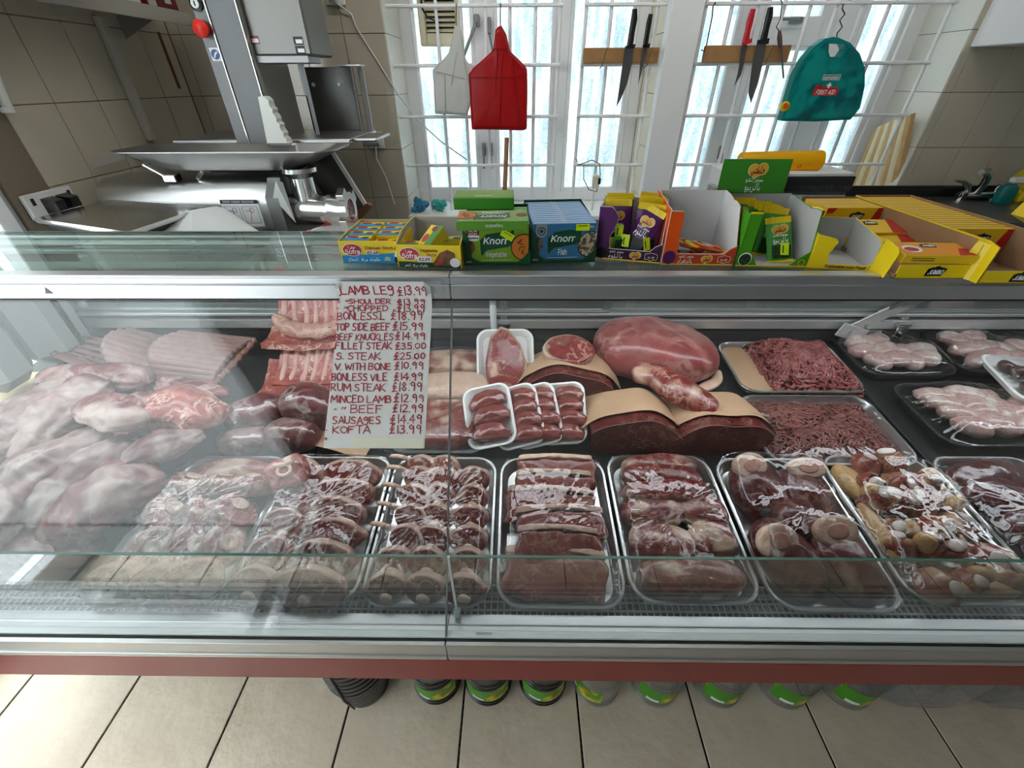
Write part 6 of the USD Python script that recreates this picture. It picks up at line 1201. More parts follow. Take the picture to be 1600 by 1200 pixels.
t = thing('broom_handle', 'thin wooden broom handle standing against the sill below the red bags', 'broom', (-.09, 2.5, 0)); part(t, 'pole', tube([(-.13, 2.45, .0), (-.058, 2.588, 1.30)], .0115, 12), WOOD, smooth=40, world=True); part(t, 'broom_head', bx(-.27, .0, 2.40, 2.46, 0, .06, .01), RED, world=True)
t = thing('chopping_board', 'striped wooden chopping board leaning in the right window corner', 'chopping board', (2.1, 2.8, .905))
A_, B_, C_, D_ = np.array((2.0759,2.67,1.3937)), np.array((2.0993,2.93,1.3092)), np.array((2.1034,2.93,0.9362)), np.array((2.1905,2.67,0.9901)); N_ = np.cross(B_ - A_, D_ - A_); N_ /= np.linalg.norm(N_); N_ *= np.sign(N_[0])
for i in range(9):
    a, b = i / 9, (i + 1) / 9; P_ = [A_ + (B_ - A_) * a, A_ + (B_ - A_) * b, D_ + (C_ - D_) * b, D_ + (C_ - D_) * a]; part(t, 'stave', hull(np.vstack([P_, np.array(P_) + N_ * .022])), mt('light_stave', S_(250, 238, 206), .45, var=(20, S_(240, 222, 180), .3, .7)) if i % 2 else mt('dark_stave', S_(222, 186, 128), .45, var=(20, S_(206, 164, 106), .3, .7)), world=True)  # sunlight on the board is put into the lightened stave colours


# ---------------------------------------------------------------- behind the counter, left: benches and machines
BENCH = mt('bench_steel', (.34, .34, .34), .4, .8)
def bench(label, x0, x1, y0, y1, z):
    t = thing('work_bench', label, 'work bench', ((x0 + x1) / 2, (y0 + y1) / 2, 0)); part(t, 'bench_top', bx(x0, x1, y0, y1, z - .03, z, .004), BENCH, world=True); part(t, 'shelf', bx(x0 + .03, x1 - .03, y0 + .03, y1 - .03, .25, .27), BENCH, world=True)
    for x in (x0 + .03, x1 - .03):
        for y in (y0 + .03, y1 - .03): part(t, 'leg', bx(x - .018, x + .018, y - .018, y + .018, 0, z - .03, .003), BENCH, world=True)
    return t
bench('steel work bench under the scale and the mincer at the left wall', -1.69, -.52, 1.46, 2.0, .93)
bench('steel work bench under the window behind the counter', .55, 1.50, 1.98, 2.50, .95)
# retail scale
t = thing('shop_scale', 'white shop scale with a wide steel weighing plate at the left', 'scale', (-1.3, 1.55, .93))
LW_ = mt('pale_grey_plastic', S_(206, 208, 206), .4)
part(t, 'scale_body', hull([(-1.50, 1.40, .94), (-1.50, 1.64, .94), (-.80, 1.40, .94), (-.85, 1.60, .94), (-1.50, 1.42, 1.13), (-1.45, 1.62, 1.13), (-1.1419,1.55,1.1836), (-1.0845,1.6,1.1848), (-1.0555,1.6,1.176), (-0.7942,1.42,1.0971), (-1.0522,1.36,1.1165), (-1.4, 1.36, .94)]), LW_, world=True)
pl = np.array([(-1.6211,1.457,1.18), (-1.5741,1.7265,1.18), (-1.1366,1.6212,1.18), (-1.1827,1.3011,1.18)]); c_ = pl.mean(0)
part(t, 'weighing_plate', hull(np.vstack([pl, c_ + (pl - c_) * .985 + [0, 0, -.016], pl + [0, 0, -.010]])), mt('mirror_plate_steel', (.58, .57, .55), .16, 1.0), world=True); part(t, 'plate_frame', hull(np.vstack([c_ + (pl - c_) * .96 + [0, 0, -.017], c_ + (pl - c_) * .90 + [0, 0, -.036]])), BLACKP, world=True)
# meat mincer
t = thing('meat_mincer', 'stainless steel meat mincer with a large feed tray on top', 'meat mincer', (-1.2, 1.8, .93))
o = [(1.72, .95), (2.02, .95), (2.02, 1.17), (1.99, 1.22), (1.94, 1.24), (1.80, 1.24), (1.75, 1.215), (1.72, 1.16)]
part(t, 'mincer_body', ext(o, .68, basis((-1.63, 0, 0), (0, 1, 0), (0, 0, 1))), STEEL, smooth=40, world=True)
part(t, 'end_plate', xf(mat4((-.955, 1.70, .95)), ext(Polygon([(0, 0), (.32, 0), (.32, .24), (.26, .30), (.06, .30), (0, .24)]), .05, basis((0, 0, 0), (0, 1, 0), (0, 0, 1)))), mt('dark_end_plate', (.28, .28, .28), .35, .8), world=True)
pn = [(x, y) for x, y in (lambda r: r)(rrect(.60, .20, .05, 5, (-1.10, 1.863)))]; pn = np.array(pn)
def scaled(s1, s2, z): c_ = pn.mean(0); return ring(c_ + (pn - c_) * [s1, s2], z)
part(t, 'feed_tray', loft([scaled(.80, .66, 1.268), scaled(.86, .74, 1.272), scaled(1.36, 1.30, 1.335), scaled(1.40, 1.36, 1.337), scaled(1.40, 1.36, 1.341), scaled(1.35, 1.29, 1.340), scaled(.85, .73, 1.277), scaled(.80, .66, 1.274)]), mt('dull_tray_steel', (.40, .39, .38), .38, .9), smooth=50, world=True)
[part(t, 'tray_bracket', q_, CHROME, world=True) for q_ in (rod((-1.33, 1.78, 1.235), (-1.40, 1.75, 1.30), .008), bx(-1.36, -1.31, 1.76, 1.80, 1.235, 1.26, .003), rod((-1.25, 1.80, 1.24), (-1.22, 1.80, 1.27), .008))]
part(t, 'feed_throat', lathe([(.050, 0), (.046, .03), (.044, .12), (.060, .135), (.066, .14), (.066, .155), (.055, .156)], 28, mat4((-.845, 1.80, 1.125))), CHROME, smooth=40, world=True)
part(t, 'barrel', lathe([(.060, 0), (.060, .15), (.064, .155), (.064, .22), (.058, .225)], 28, np.array([[0, 0, 1, -.905], [1, 0, 0, 1.80], [0, 1, 0, 1.125], [0, 0, 0, 1.]])), CHROME, smooth=40, world=True)
part(t, 'ring_nut', xf(np.array([[0, 0, 1, -.70], [1, 0, 0, 1.80], [0, 1, 0, 1.125], [0, 0, 0, 1.]]), ext(Point(0, 0).buffer(.066).union(shapely.union_all([affinity.rotate(sbox(.05, -.018, .084, .018).buffer(.004), a, origin=(0, 0)) for a in (30, 120, 210, 300)])).difference(Point(0, 0).buffer(.040)), .026)), CHROME, world=True)
part(t, 'mincer_plate', lathe([(.041, 0), (.041, .016), (0, .016)], 24, np.array([[0, 0, 1, -.70], [1, 0, 0, 1.80], [0, 1, 0, 1.125], [0, 0, 0, 1.]])), mt('plate_with_mince', (.30, .22, .21), .3, .6, var=(90, (.22, .02, .02), .48, .54)), world=True)
part(t, 'lock_knob', lathe([(.012, 0), (.012, .03), (.036, .034), (.038, .055), (.030, .062), (0, .062)], 8, basis((-1.00, 1.715, 1.035), (1, 0, 0), (0, 0, 1))), BLACKP, world=True)
part(t, 'white_handle', hull([(-.925, 1.70, 1.19), (-.895, 1.70, 1.25), (-.885, 1.73, 1.24), (-.865, 1.70, 1.10), (-.88, 1.73, 1.09), (-.90, 1.73, 1.18)]), LW_, world=True)
wi = np.linalg.inv(_LW[str(t.GetPath())]); LM = wi @ FM(1.7195) @ mat4((-1.075, 1.13, 0))
patch(t, 'warning_plate', sbox(-.07, -.05, .075, .05), LM, WHITEINK); patch(t, 'plate_header', sbox(-.07, .036, .075, .05), LM @ mat4((0, 0, .0004)), INK); text(t, 'DANGER  WARNING  PRECAUCION', LM @ mat4((.0, .043, .0008)), .006, WHITEINK, w=.12)
for i in (0, 1):
    q = sbox(-.062 + .068 * i, -.036, -.004 + .070 * i, .026); patch(t, 'plate_drawing', q.difference(q.buffer(-.0012)), LM @ mat4((0, 0, .0004)), INK); patch(t, 'plate_drawing', Point(-.025 + .068 * i, .012).buffer(.009).difference(Point(-.025 + .068 * i, .012).buffer(.0075)).union(LineString([(-.052 + .068 * i, .010), (-.03 + .068 * i, .010), (-.04 + .068 * i, -.03)]).buffer(.0008)), LM @ mat4((0, 0, .0004)), RED if i else INK)
patch(t, 'stamped_mark', sbox(-.022, -.009, .022, .009).difference(sbox(-.020, -.007, .020, .007)), wi @ FM(1.7195) @ mat4((-1.535, 1.165, 0)), INK); text(t, 'PGM-TE', wi @ FM(1.7195) @ mat4((-1.535, 1.165, 0)), .009, INK, w=.036)
# bone saw
t = thing('bone_saw', 'tall stainless steel butcher band saw in the left corner', 'band saw', (-1.05, 2.25, 0))
DK = mt('dark_brushed_steel', (.11, .11, .11), .42, .8, bump=(200, .05)); PALE = mt('window_lit_steel_side', (.45, .44, .40), .4, .5)
part(t, 'saw_column', bx(-1.115, -1.008, 2.005, 2.30, 1.30, 2.3, .004), DK, world=True); part(t, 'column_side', bx(-1.010, -1.004, 2.012, 2.30, 1.35, 2.3, .001), PALE, world=True)  # side plate paler than the column, with window light put into its colour
for x in (-1.117, -1.006): part(t, 'column_edge', bx(x - .004, x + .004, 2.001, 2.010, 1.30, 2.3, .002), CHROME, world=True)
part(t, 'control_box', bx(-1.175, -1.12, 2.012, 2.12, 1.33, 2.3, .004), mt('grey_control_panel', (.17, .17, .17), .45, .5), world=True)
part(t, 'stop_button', lathe([(.014, 0), (.014, .015), (.026, .018), (.027, .030), (.018, .038), (0, .040)], 24, basis((-1.150, 2.012, 1.705), (1, 0, 0), (0, 0, 1))), mt('red_button', S_(226, 44, 30), .35), smooth=40, world=True)
part(t, 'start_button', [lathe([(.022, 0), (.022, .008), (.015, .010), (0, .010)], 24, basis((-1.150, 2.012, 1.775), (1, 0, 0), (0, 0, 1)))], BLACKP, world=True); part(t, 'start_cap', lathe([(.014, .008), (.014, .012), (0, .012)], 20, basis((-1.150, 2.010, 1.775), (1, 0, 0), (0, 0, 1))), WHITE, world=True); part(t, 'start_mark', bx(-1.152, -1.148, 1.9965, 1.998, 1.768, 1.782), INK, world=True)
wi = np.linalg.inv(_LW[str(t.GetPath())]); patch(t, 'blue_sign', sbox(-.018, -.02, .018, .02), wi @ FM(2.0115) @ mat4((-1.142, 1.632, 0)), WHITEINK); patch(t, 'blue_sign', Point(0, 0).buffer(.0155).difference(LineString([(-.006, -.008), (0, .002), (.007, .006)]).buffer(.003)), wi @ FM(2.0112) @ mat4((-1.142, 1.632, 0)), mt('blue_sign_print', S_(30, 80, 150), .4))
part(t, 'wheel_cover', bx(-1.004, -.785, 2.035, 2.26, 1.628, 2.3, .006), mt('satin_cover_steel', (.20, .195, .18), .42, .6), world=True); part(t, 'cover_lip', bx(-1.004, -.80, 2.03, 2.15, 1.605, 1.628, .002), ALUD, world=True)
for x, z, m_, in ((-1.00, 1.675, MAROON), (-.835, 1.672, INK), (-.835, 1.645, INK)): patch(t, 'warning_sticker', sbox(-.018, -.012, .018, .012), wi @ FM(2.034) @ mat4((x + .01, z, 0)), m_); patch(t, 'warning_sticker', sbox(-.010, -.008, .015, .004), wi @ FM(2.0336) @ mat4((x + .01, z, 0)), WHITEINK)
part(t, 'saw_blade', bx(-.868, -.852, 2.10, 2.1015, 1.36, 1.628), BLACKP, world=True); part(t, 'blade_guard', bx(-.880, -.866, 2.105, 2.13, 1.50, 1.628), DK, world=True)
part(t, 'saw_table', bx(-1.45, -.70, 2.02, 2.42, 1.335, 1.352, .004), STEEL, world=True); part(t, 'table_extension', bx(-.70, -.60, 2.06, 2.30, 1.338, 1.350, .004), STEEL, world=True); part(t, 'table_stop', bx(-.66, -.59, 2.05, 2.075, 1.322, 1.338, .003), BLACKP, world=True)
part(t, 'fence_plate', bx(-1.0, -.755, 2.40, 2.41, 1.352, 1.60, .002), mt('dark_fence_steel', (.11, .11, .105), .4, .7), world=True); part(t, 'fence_rail', [rod((-.757, 2.38, 1.352), (-.757, 2.38, 1.62), .006), bx(-.80, -.70, 2.34, 2.42, 1.60, 1.61, .002), rod((-.72, 2.40, 1.352), (-.72, 2.40, 1.60), .014)], STEEL, world=True)
for x in (-.95, -.83): part(t, 'fence_bolt', lathe([(.008, 0), (.008, .004), (0, .005)], 12, basis((x, 2.40, 1.535), (1, 0, 0), (0, 0, 1))), WHITE, world=True)
zz = np.linspace(0, .15, 16); wv = .012 + .003 * np.sin(zz * 250); pw = [(-.03, 0), (.058, 0)] + [(.052 - .22 * z + .004 * math.sin(z * 240), z + .004) for z in zz] + [(.004, .158), (-.012, .155)]
part(t, 'meat_pusher', ext(pw, .045, basis((-.985, 1.995, 1.345), (1, 0, 0), (0, 0, 1))), mt('white_nylon', (.76, .77, .72), .4), world=True); part(t, 'pusher_foot', bx(-1.03, -.92, 1.96, 2.05, 1.336, 1.346), CHROME, world=True)
part(t, 'saw_base', bx(-1.40, -.98, 2.10, 2.42, 0, 1.335, .01), DK, world=True)
# leaning dark panel and wood behind the mincer
t = thing('leaning_board', 'dark panel with a white edge leaning behind the mincer', 'panel', (-0.7792,2.02,1.0236)); q = np.array([(-0.9347,2.02,1.2697), (-0.8228,2.06,1.3322), (-0.7018,2.06,1.0674), (-0.8066,2.02,1.0208)]); part(t, 'board', hull(np.vstack([q, q + [0, .012, 0]])), mt('dark_grey_plastic', (.045, .043, .042), .45), world=True); part(t, 'white_edge', hull(np.vstack([q[1:3] + [-.002, -.004, 0], q[1:3] + [.014, -.002, .004], q[1:3] + [.014, .010, .004]])), WHITE, world=True)
t = thing('wooden_paddle', 'worn piece of wood below the leaning dark panel', 'wood', (-0.7384,2.03,1.0209)); q = np.array([(-0.8148,2.03,1.0008), (-0.7696,2.03,1.0409), (-0.687,2.03,1.0964), (-0.6629,2.03,1.0854), (-0.7174,2.03,1.0351)]); part(t, 'wood', hull(np.vstack([q, q + [0, .03, 0]])), mt('worn_wood', S_(134, 94, 56), .7), world=True)
t = thing('striped_bowl', 'white bowl with red blocks standing under the mincer outlet', 'bowl', (-.66, 1.66, .93)); part(t, 'bowl', lathe([(.06, 0), (.10, .05), (.135, .14), (.148, .186), (.150, .190), (.140, .188), (.128, .14), (.0, .12)], 40, mat4((-.665, 1.66, .885))), mt('white_bowl_plastic', (.74, .72, .70), .35), smooth=40, world=True)
for a in range(0, 360, 45): part(t, 'red_block', xf(mat4((-.665, 1.66, .885), 0, 0, a), loft([np.array([(r * cs(b)[0], r * cs(b)[1], z) for b in (-9, -3, 3, 9)]) for r, z in ((.1345, .135), (.1425, .160), (.1495, .186), (.1525, .193), (.138, .192))], False, False)), mt('coral_print', S_(226, 86, 66), .4), world=True)
# sockets, cables and small things on the walls
t = thing('double_socket', 'white double socket with two black plugs on the left wall', 'socket', (-1.70, 1.615, 1.15)); part(t, 'socket_plate', bx(-1.70, -1.685, 1.52, 1.71, 1.155, 1.235, .003), WHITE, world=True)
for y in (1.60, 1.66): part(t, 'plug', hull([(-1.685, y - .026, 1.165), (-1.685, y + .026, 1.165), (-1.685, y + .026, 1.215), (-1.685, y - .026, 1.215), (-1.645, y - .018, 1.172), (-1.645, y + .018, 1.172), (-1.645, y + .018, 1.205), (-1.645, y - .018, 1.205)]), BLACKP, world=True)
for y in (1.545, 1.69): part(t, 'switch', bx(-1.685, -1.681, y - .005, y + .005, 1.20, 1.222), BLACKP, world=True)
t = thing('socket', 'white single socket with a plug at the top of the back wall', 'socket', (-.86, 2.645, 1.80)); part(t, 'socket_plate', bx(-.90, -.81, 2.635, 2.65, 1.835, 1.925, .003), WHITE, world=True); part(t, 'plug', bx(-.875, -.835, 2.60, 2.636, 1.845, 1.89, .006), WHITE, world=True)
t = wire('white_cable', 'thin white cable running from the socket across the tiles into the window', [(-.855, 2.615, 1.85), (-0.7891,2.64,1.805), (-0.7796,2.645,1.7589), (-0.6998,2.645,1.6263), (-0.6196,2.645,1.489), (-0.5467,2.75,1.3631), (-0.4591,2.92,1.2459), (-0.3163,2.97,1.1422)], .004, WHITE, 'cable')
t = thing('socket', 'white single socket with a dangling cable behind the saw table', 'socket', (-.76, 2.645, 1.25)); part(t, 'socket_plate', bx(-.81, -.73, 2.635, 2.65, 1.245, 1.325, .003), WHITE, world=True); part(t, 'plug', bx(-.79, -.75, 2.60, 2.636, 1.262, 1.305, .006), WHITE, world=True); part(t, 'cable', tube([(-.77, 2.61, 1.265), (-.775, 2.60, 1.20), (-.74, 2.61, 1.10), (-.72, 2.62, .96)], .004, 6), WHITE, smooth=True, world=True)
part(wl, 'trunking', bx(-1.70, -1.672, 2.205, 2.240, 1.33, 1.765, .003), mt('pale_trunking', S_(196, 192, 182), .4)); part(wl, 'wall_stain', bx(-1.70, -1.6985, 2.565, 2.585, 1.52, 1.74), mt('brown_stain', S_(110, 72, 40), .8))
t = thing('wall_pipe', 'short end of white pipe on the left wall at the picture edge', 'pipe', (-1.69, 1.57, 1.45)); part(t, 'pipe', tube([(-1.685,1.6923,1.6621), (-1.685,1.659,1.5308), (-1.685,1.6492,1.4752)], .014, 12), WHITE, smooth=40, world=True); part(t, 'pipe_cap', lathe([(.018, 0), (.018, .016), (0, .016)], 16, mat4((-1.685,1.6443,1.4683))), WHITE, world=True)
t = thing('plastic_bag', 'small clear plastic bag stuck on the left wall above the mincer', 'plastic bag', (-1.69,1.9002,1.251)); X, Y = np.meshgrid(np.linspace(0, 1, 12), np.linspace(0, 1, 10)); A_, B_, C_ = np.array((-1.69,1.8429,1.2739)), np.array((-1.69,2.0063,1.2786)), np.array((-1.69,1.8982,1.3164)); G = A_ + X[..., None] * (B_ - A_) + Y[..., None] * (C_ - A_); G[..., 0] += .012 + .02 * nz(G, 40, 4); part(t, 'film', sheet(G), pane_mat('cloudy_bag', (.9, .9, .9), 1.45, .1, milk=.3), smooth=True, world=True)
t = thing('wall_shelf', 'steel shelf along the top of the left wall', 'shelf', (-1.6, 2.05, 1.75)); part(t, 'shelf_board', bx(-1.699, -1.48, 1.52, 2.50, 1.785, 1.795), STEEL, world=True); part(t, 'shelf_lip', bx(-1.482, -1.476, 1.52, 2.50, 1.752, 1.800, .002), mt('bright_lip_steel', (.62, .62, .61), .3, .9), world=True)
for y in (1.7, 2.35): part(t, 'bracket', ext([(-1.699, 1.785), (-1.50, 1.785), (-1.699, 1.70)], .004, FM(y)), STEEL, world=True)
t = thing('maroon_carton', 'maroon carton with white panels at the end of the wall shelf', 'box', (-1.58, 2.36, 1.796)); part(t, 'carton', bx(-1.67, -1.50, 2.27, 2.47, 1.796, 1.90, .002), MAROON, world=True); part(t, 'white_panel', [bx(-1.4995, -1.499, 2.28, 2.33, 1.80, 1.86), bx(-1.4995, -1.499, 2.39, 2.43, 1.82, 1.87)], WHITE, world=True)
t = thing('white_box', 'plain white box beside the maroon carton on the wall shelf', 'box', (-1.58, 2.13, 1.796)); part(t, 'carton', bx(-1.66, -1.50, 2.06, 2.24, 1.796, 1.86, .003), WHITE, world=True)

# ---------------------------------------------------------------- behind the counter, right: wrapping, sink, cupboard
t = thing('film_dispenser', 'white cling film dispenser box with a black cutter edge under the yellow roll', 'dispenser', (1.2, 2.15, .95))
fa, fb = (0.9492,2.08,1.1742), (1.4918,2.08,1.1677)
part(t, 'dispenser_box', bx(fa[0], fb[0], 2.08, 2.32, .95, fa[2] + .035, .004), WHITECARD, world=True); part(t, 'cutter_edge', bx(fa[0] - .004, fb[0] + .004, 2.068, 2.082, fa[2] - .040, fa[2] + .022, .003), BLACKP, world=True); part(t, 'loose_film', shell(np.stack([np.stack([np.linspace(fa[0], fb[0], 40), np.full(40, 2.064), np.full(40, fa[2] - .012 - .02 * k)], -1) + .004 * nz(np.stack([np.linspace(0, 2, 40), np.full(40, k), np.zeros(40)], -1), 9, 5)[:, None] for k in range(3)]), .001), pane_mat('silver_film', (.5, .5, .5), 1.8, .1, bump=(30, .5, 1.)), smooth=True, world=True)
ra, rb = np.array((1.0085,2.16,1.2396)), np.array((1.3658,2.16,1.2464))
t = thing('cling_film_roll', 'bright yellow wrapped roll lying on the white dispenser box', 'roll', ra - [0, 0, .04]); AX = (rb - ra) / np.linalg.norm(rb - ra); LR = np.linalg.norm(rb - ra); RM = np.eye(4); RM[:3, 2] = AX; RM[:3, 0] = (0, 1, 0); RM[:3, 1] = np.cross(AX, (0, 1, 0)); RM[:3, 3] = ra
part(t, 'wrapped_roll', lathe([(.020, .004), (.040, .0), (.042, .004), (.042, LR - .004), (.040, LR), (.0, LR)], 32, RM), bagmat('yellow_roll_wrap', S_(255, 206, 10), .5), smooth=40, world=True); part(t, 'core', lathe([(.013, -.003), (.020, -.003), (.020, .02), (.013, .02)], 20, RM), WHITE, world=True)
for i in range(6): part(t, 'printed_oval', xf(RM @ mat4((0, 0, .05 + .05 * i)) @ mat4((0, 0, 0), 0, 0, 200 + 70 * (i % 2)) @ basis((.0422, 0, 0), (0, 1, 0), (0, 0, 1)), ext(Point(0, 0).buffer(.009).difference(Point(0, 0).buffer(.005)), .0006)), mt('orange_red_print', S_(226, 84, 20), .4), world=True)
t = thing('sink_unit', 'dark steel sink unit with a black upstand along the right back wall', 'sink', (2.4, 2.35, 0)); part(t, 'cabinet', bx(1.62, 3.3, 2.12, 2.56, 0, .98, .004), mt('grey_cabinet', (.20, .20, .20), .5), world=True); part(t, 'sink_top', bx(1.60, 3.32, 2.08, 2.60, .98, 1.005, .006), mt('dark_sink_steel', (.16, .16, .155), .35, .7), world=True); part(t, 'upstand', bx(1.60, 3.32, 2.575, 2.60, 1.005, 1.060, .003), BLACKP, world=True); part(t, 'basin', loft([ring(rrect(.50, .30, .06, 6, (2.75, 2.32)), 1.0055), ring(rrect(.46, .27, .05, 6, (2.75, 2.32)), .99)], False, True), mt('dark_sink_steel', ()), world=True)
t = thing('mixer_tap', 'chrome mixer tap with two levers behind the cardboard trays', 'tap', (2.52, 2.50, 1.005)); TP = lambda a, b, y=2.50: np.array(a)
part(t, 'tap_body', tube([(2.40, 2.50, 1.03), (2.50, 2.50, 1.025), (2.64, 2.50, 1.03)], .018, 12), CHROME, smooth=40, world=True); part(t, 'tap_foot', [rod((2.42, 2.50, 1.005), (2.42, 2.50, 1.04), .022), rod((2.60, 2.50, 1.005), (2.60, 2.50, 1.04), .022)], CHROME, world=True)
part(t, 'spout', tube([(2.4818,2.49,1.0399), (2.4816,2.48,1.08), (2.4405,2.44,1.1304), (2.3622,2.38,1.1642), (2.2931,2.34,1.1679)], [.016, .018, .018, .016, .013], 14), CHROME, smooth=40, world=True)
part(t, 'lever', tube([(2.4362,2.5,1.0444), (2.4234,2.5,1.0764), (2.3689,2.48,1.0991), (2.284,2.44,1.1126)], [.016, .018, .012, .006], 12, .8), CHROME, smooth=40, world=True); part(t, 'lever', tube([(2.5926,2.5,1.0409), (2.5874,2.5,1.0697), (2.5765,2.48,1.0892)], [.012, .015, .008], 12), CHROME, smooth=40, world=True)
bb = np.array((2.5852,2.44,1.0561)); t = thing('soap_bottle', 'teal washing up liquid bottle beside the tap', 'bottle', (bb[0], 2.44, 1.005)); part(t, 'bottle', xf(mat4((bb[0], 2.44, 1.005)), loft([ring(rrect(.085, .05, .02, 5), 0), ring(rrect(.09, .055, .022, 5), .04), ring(rrect(.08, .05, .02, 5), .075), ring(rrect(.04, .03, .012, 5), .09)])), mt('teal_bottle', S_(0, 116, 112), .25), smooth=40, world=True); part(t, 'cap', bx(bb[0] - .015, bb[0] + .065, 2.425, 2.455, 1.098, 1.128, .006), WHITE, world=True)
t = thing('sponge', 'yellow sponge at the right picture edge beside the teal bottle', 'sponge', (bb[0] + .14, 2.46, 1.005)); part(t, 'sponge_block', bx(bb[0] + .07, bb[0] + .20, 2.42, 2.50, 1.005, 1.06, .01), YELLOW, world=True)
t = thing('yellow_bottle', 'yellow green spray bottle behind the sponge at the right picture edge', 'bottle', (bb[0] + .16, 2.55, 1.005)); part(t, 'bottle', lathe([(.04, 0), (.042, .02), (.042, .11), (.02, .15), (.014, .17)], 20, mat4((bb[0] + .15, 2.54, 1.005))), mt('olive_yellow', S_(190, 180, 30), .35), smooth=40, world=True); part(t, 'spray_head', bx(bb[0] + .11, bb[0] + .17, 2.53, 2.55, 1.17, 1.20, .005), YELLOW, world=True)
t = thing('wall_cupboard', 'white wall cupboard at the top right over the sink', 'cupboard', (2.75, 2.5, 1.66)); part(t, 'cupboard_body', bx(2.19, 3.3, 2.34, 2.649, 1.668, 2.45, .004), WGLOSS, world=True); part(t, 'cupboard_door', bx(2.19, 3.3, 2.32, 2.338, 1.668, 2.45, .003), WGLOSS, world=True); part(t, 'light_strip', bx(2.19, 3.3, 2.335, 2.36, 1.655, 1.668, .002), ALUD, world=True)  # added grey strip stands in for the cupboard underside; it is no lamp
# a small grey box by the pier
t = thing('grey_box', 'small grey box on the bench behind the green header card', 'box', (.98, 2.2, .95)); part(t, 'box', bx(.93, 1.01, 2.17, 2.26, .95, 1.135, .004), mt('mid_grey', (.30, .31, .32), .5), world=True)

# ---------------------------------------------------------------- bottles on the floor under the counter
CLEARP = pane_mat('clear_bottle_plastic', (.86, .87, .87), 1.5, .05, milk=.06); DARKP = pane_mat('smoky_bottle_plastic', (.45, .46, .46), 1.5, .05, milk=.04)
LAB = mt('green_label_print', S_(70, 150, 30), .35, var=(11, S_(226, 206, 30), .48, .58))
def bottle(label, x, y, wall, rib, r=.071, first=None, cont=None, turn=0):
    t = thing('water_bottle', label, 'bottle', mat4((x, y, 0), 0, 0, turn)); z = [0, .004, .012, .03]; pr = [(r * .8, .002), (r * .93, .0), (r, .010), (r, .034)]
    for i in range(9):
        z0 = .036 + .028 * i; pr += [(r * .985, z0), (r * (.955 if i > 2 else .985), z0 + .006), (r * .985, z0 + .014), (r, z0 + .022)]
    pr += [(r * .97, .30), (r * .6, .335), (.022, .35), (.022, .37)]
    part(t, 'bottle', lathe(pr, 36), wall, smooth=50)
    for zz in (.012, .030, .128, .150): part(t, 'rib', lathe([(r * 1.0, zz - .004), (r * 1.035, zz - .002), (r * 1.035, zz + .002), (r * 1.0, zz + .004)], 36), rib, smooth=40)
    if cont: part(t, 'contents', lathe([(r * .7, .004), (r * .93, .012), (r * .93, .29), (0, .29)], 28), cont, smooth=40)
    a = np.linspace(-150, -30, 20); part(t, 'label_band', join([sheet(np.array([[(1.012 * r * cs(q)[0], 1.012 * r * cs(q)[1], zz) for q in a] for zz in (.042, .075, .115)]))]), LAB, smooth=True)
    a = np.linspace(-128, -98, 8); part(t, 'label_panel', sheet(np.array([[(1.018 * r * cs(q)[0], 1.018 * r * cs(q)[1], zz) for q in a] for zz in (.046, .060)])), WHITEINK, smooth=True); a = np.linspace(-80, -55, 8); part(t, 'label_panel', sheet(np.array([[(1.018 * r * cs(q)[0], 1.018 * r * cs(q)[1], zz) for q in a] for zz in (.086, .098)])), SOUP, smooth=True)
    part(t, 'cap', lathe([(.026, .365), (.026, .39), (0, .392)], 20), LGREEN)
    return t
DARKL = mt('dark_liquid', (.02, .018, .016), .2)
NB = [(680, 1102, 'd', 'green labelled dark bottle, left of three beside the black barrel'), (762, 1104, 'd', 'green labelled dark bottle, middle one of three'), (849, 1104, 'd', 'green labelled dark bottle, right one of three'), (935, 1108, 'n', 'smoky ribbed bottle whose label is turned away'), (1029, 1106, 'c', 'clear green labelled bottle next to the smoky one'), (1129, 1106, 'c', 'clear green labelled bottle, second clear one from the left'), (1235, 1107, 'c', 'clear green labelled bottle, third clear one from the left'), (1335, 1109, 'c', 'clear green labelled bottle beside the film wrapped packs')]
for (px_, py_, k, lab), (x, y, z) in zip(NB, ((-0.2466,0.4748,0), (-0.0862,0.4732,0), (0.0833,0.4749,0), (0.2502,0.4734,0), (0.4322,0.4736,0), (0.6252,0.4739,0), (0.8284,0.4728,0), (1.02,0.4731,0))):
    bottle(lab, x, y + .071, DARKP if k == 'd' else CLEARP, BLACKP if k == 'd' else CLEARP, turn=-58 if k == 'n' else 0, cont=None)
t = thing('ribbed_barrel', 'large black ribbed barrel on the floor, leftmost under the counter', 'barrel', (-0.473,0.4453,0)); r = .088; bx_, by_ = -.474, .447 + .088; pr = [(r * .72, .0), (r * .80, .004)]
for i in range(12): z0 = .01 + .024 * i; k = .80 + .2 * min(1, i / 5); pr += [(r * k, z0), (r * (k + .02), z0 + .010), (r * (k + .02), z0 + .017), (r * k * .965, z0 + .021)]
pr += [(r * .7, .33), (.03, .36), (0, .36)]
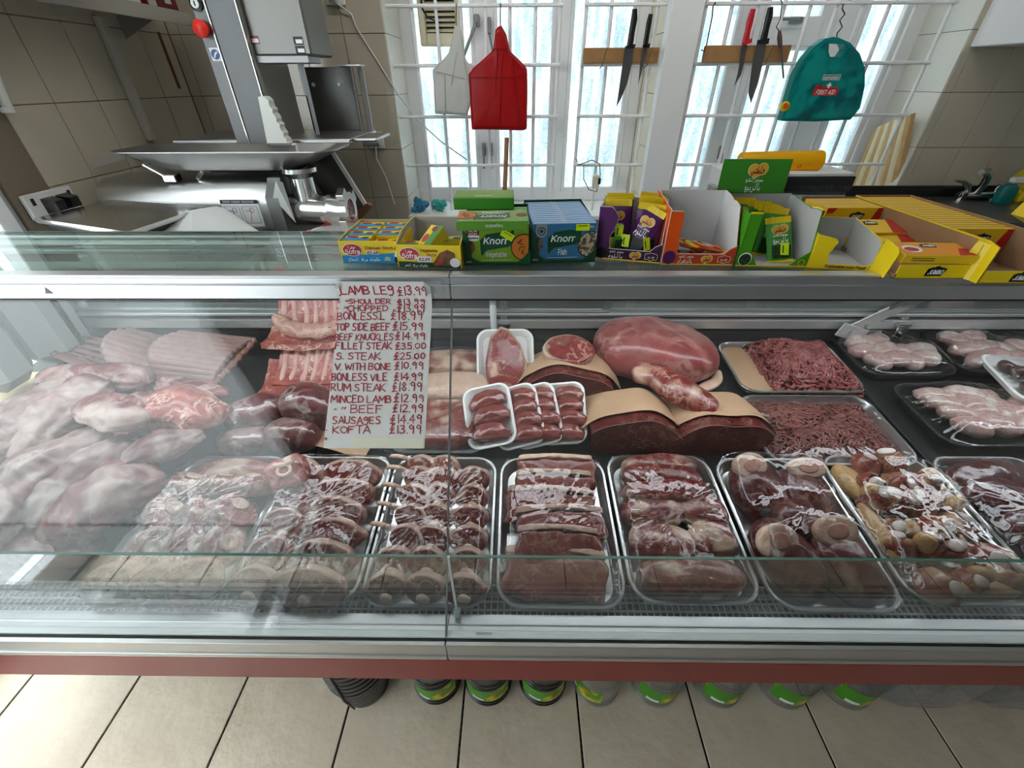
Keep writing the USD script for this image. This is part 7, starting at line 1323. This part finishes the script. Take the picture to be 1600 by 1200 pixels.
part(t, 'barrel', lathe(pr, 40, mat4((bx_, by_, 0))), mt('black_barrel_plastic', (.02, .02, .021), .32), smooth=30, world=True); part(t, 'seam', tube([(bx_ + r * .86 * cs(-100)[0], by_ + r * (.84 + .2 * min(1, z / .12)) * cs(-100)[1], z) for z in (.01, .06, .12, .28)], .003, 6), BLACKP, smooth=True, world=True)
FW = pane_mat('shrink_film', (.82, .83, .83), 1.45, .08, bump=(18, .8, 1.5), milk=.12)
for i, (x, lab) in enumerate(((1.22, 'clear film wrapped bottle pack under the counter, left one at the right edge'), (1.50, 'clear film wrapped bottle pack under the counter, outermost at the right'))):
    t = thing('wrapped_pack', lab, 'bottle pack', (x, .598, 0)); v, f = lump(.145, .13, .16, 620 + i, .10, 12, .45, .45, 44, 26); part(t, 'shrink_film', v.__class__ and (v, f), FW, smooth=True)
    for j in range(3):
        for l in range(2): part(t, 'bottle', lathe([(.034, .004), (.036, .02), (.036, .19), (.014, .235)], 18, mat4((-.078 + .078 * j, -.045 + .085 * l, .004))), CLEARP, smooth=40)
        part(t, 'label_band', lathe([(.0368, .06), (.0368, .11)], 18, mat4((-.078 + .078 * j, -.045, .004))), mt('mixed_label', S_(150, 60, 50), .4, var=(40, S_(70, 130, 70), .45, .55)), smooth=True)

# ---------------------------------------------------------------- the room's own lamps, on the ceiling behind and before the counter
TUBE = emit('lit_tube', (1.0, .97, .92), 12.0)
for lab, x, y in (('twin tube ceiling light over the mincer bench', -.55, 1.75), ('twin tube ceiling light over the window bench', 1.05, 1.75)):
    t = thing('ceiling_light', lab, 'ceiling light', (x, y, 2.66)); part(t, 'batten', bx(x - .62, x + .62, y - .05, y + .05, 2.70, 2.749, .006), WHITE, world=True)
    for s in (-.036, .036): part(t, 'tube', rod((x - .59, y + s, 2.682), (x + .59, y + s, 2.682), .013, 12), TUBE, world=True)
# an unseen building added across the street to dim the sky on the left
t = thing('street_building', 'unseen grey building added across the street to dim the left side', 'building', (-9, -1, -.1)); part(t, 'front_wall', bx(-11, -9, -16, 18, -.1, 13), mt('sky_blocker_grey', (.23, .228, .225), .9), world=True); part(t, 'doorway', bx(-9.0, -8.95, -.6, .6, -.1, 2.1), BLACKP, world=True)
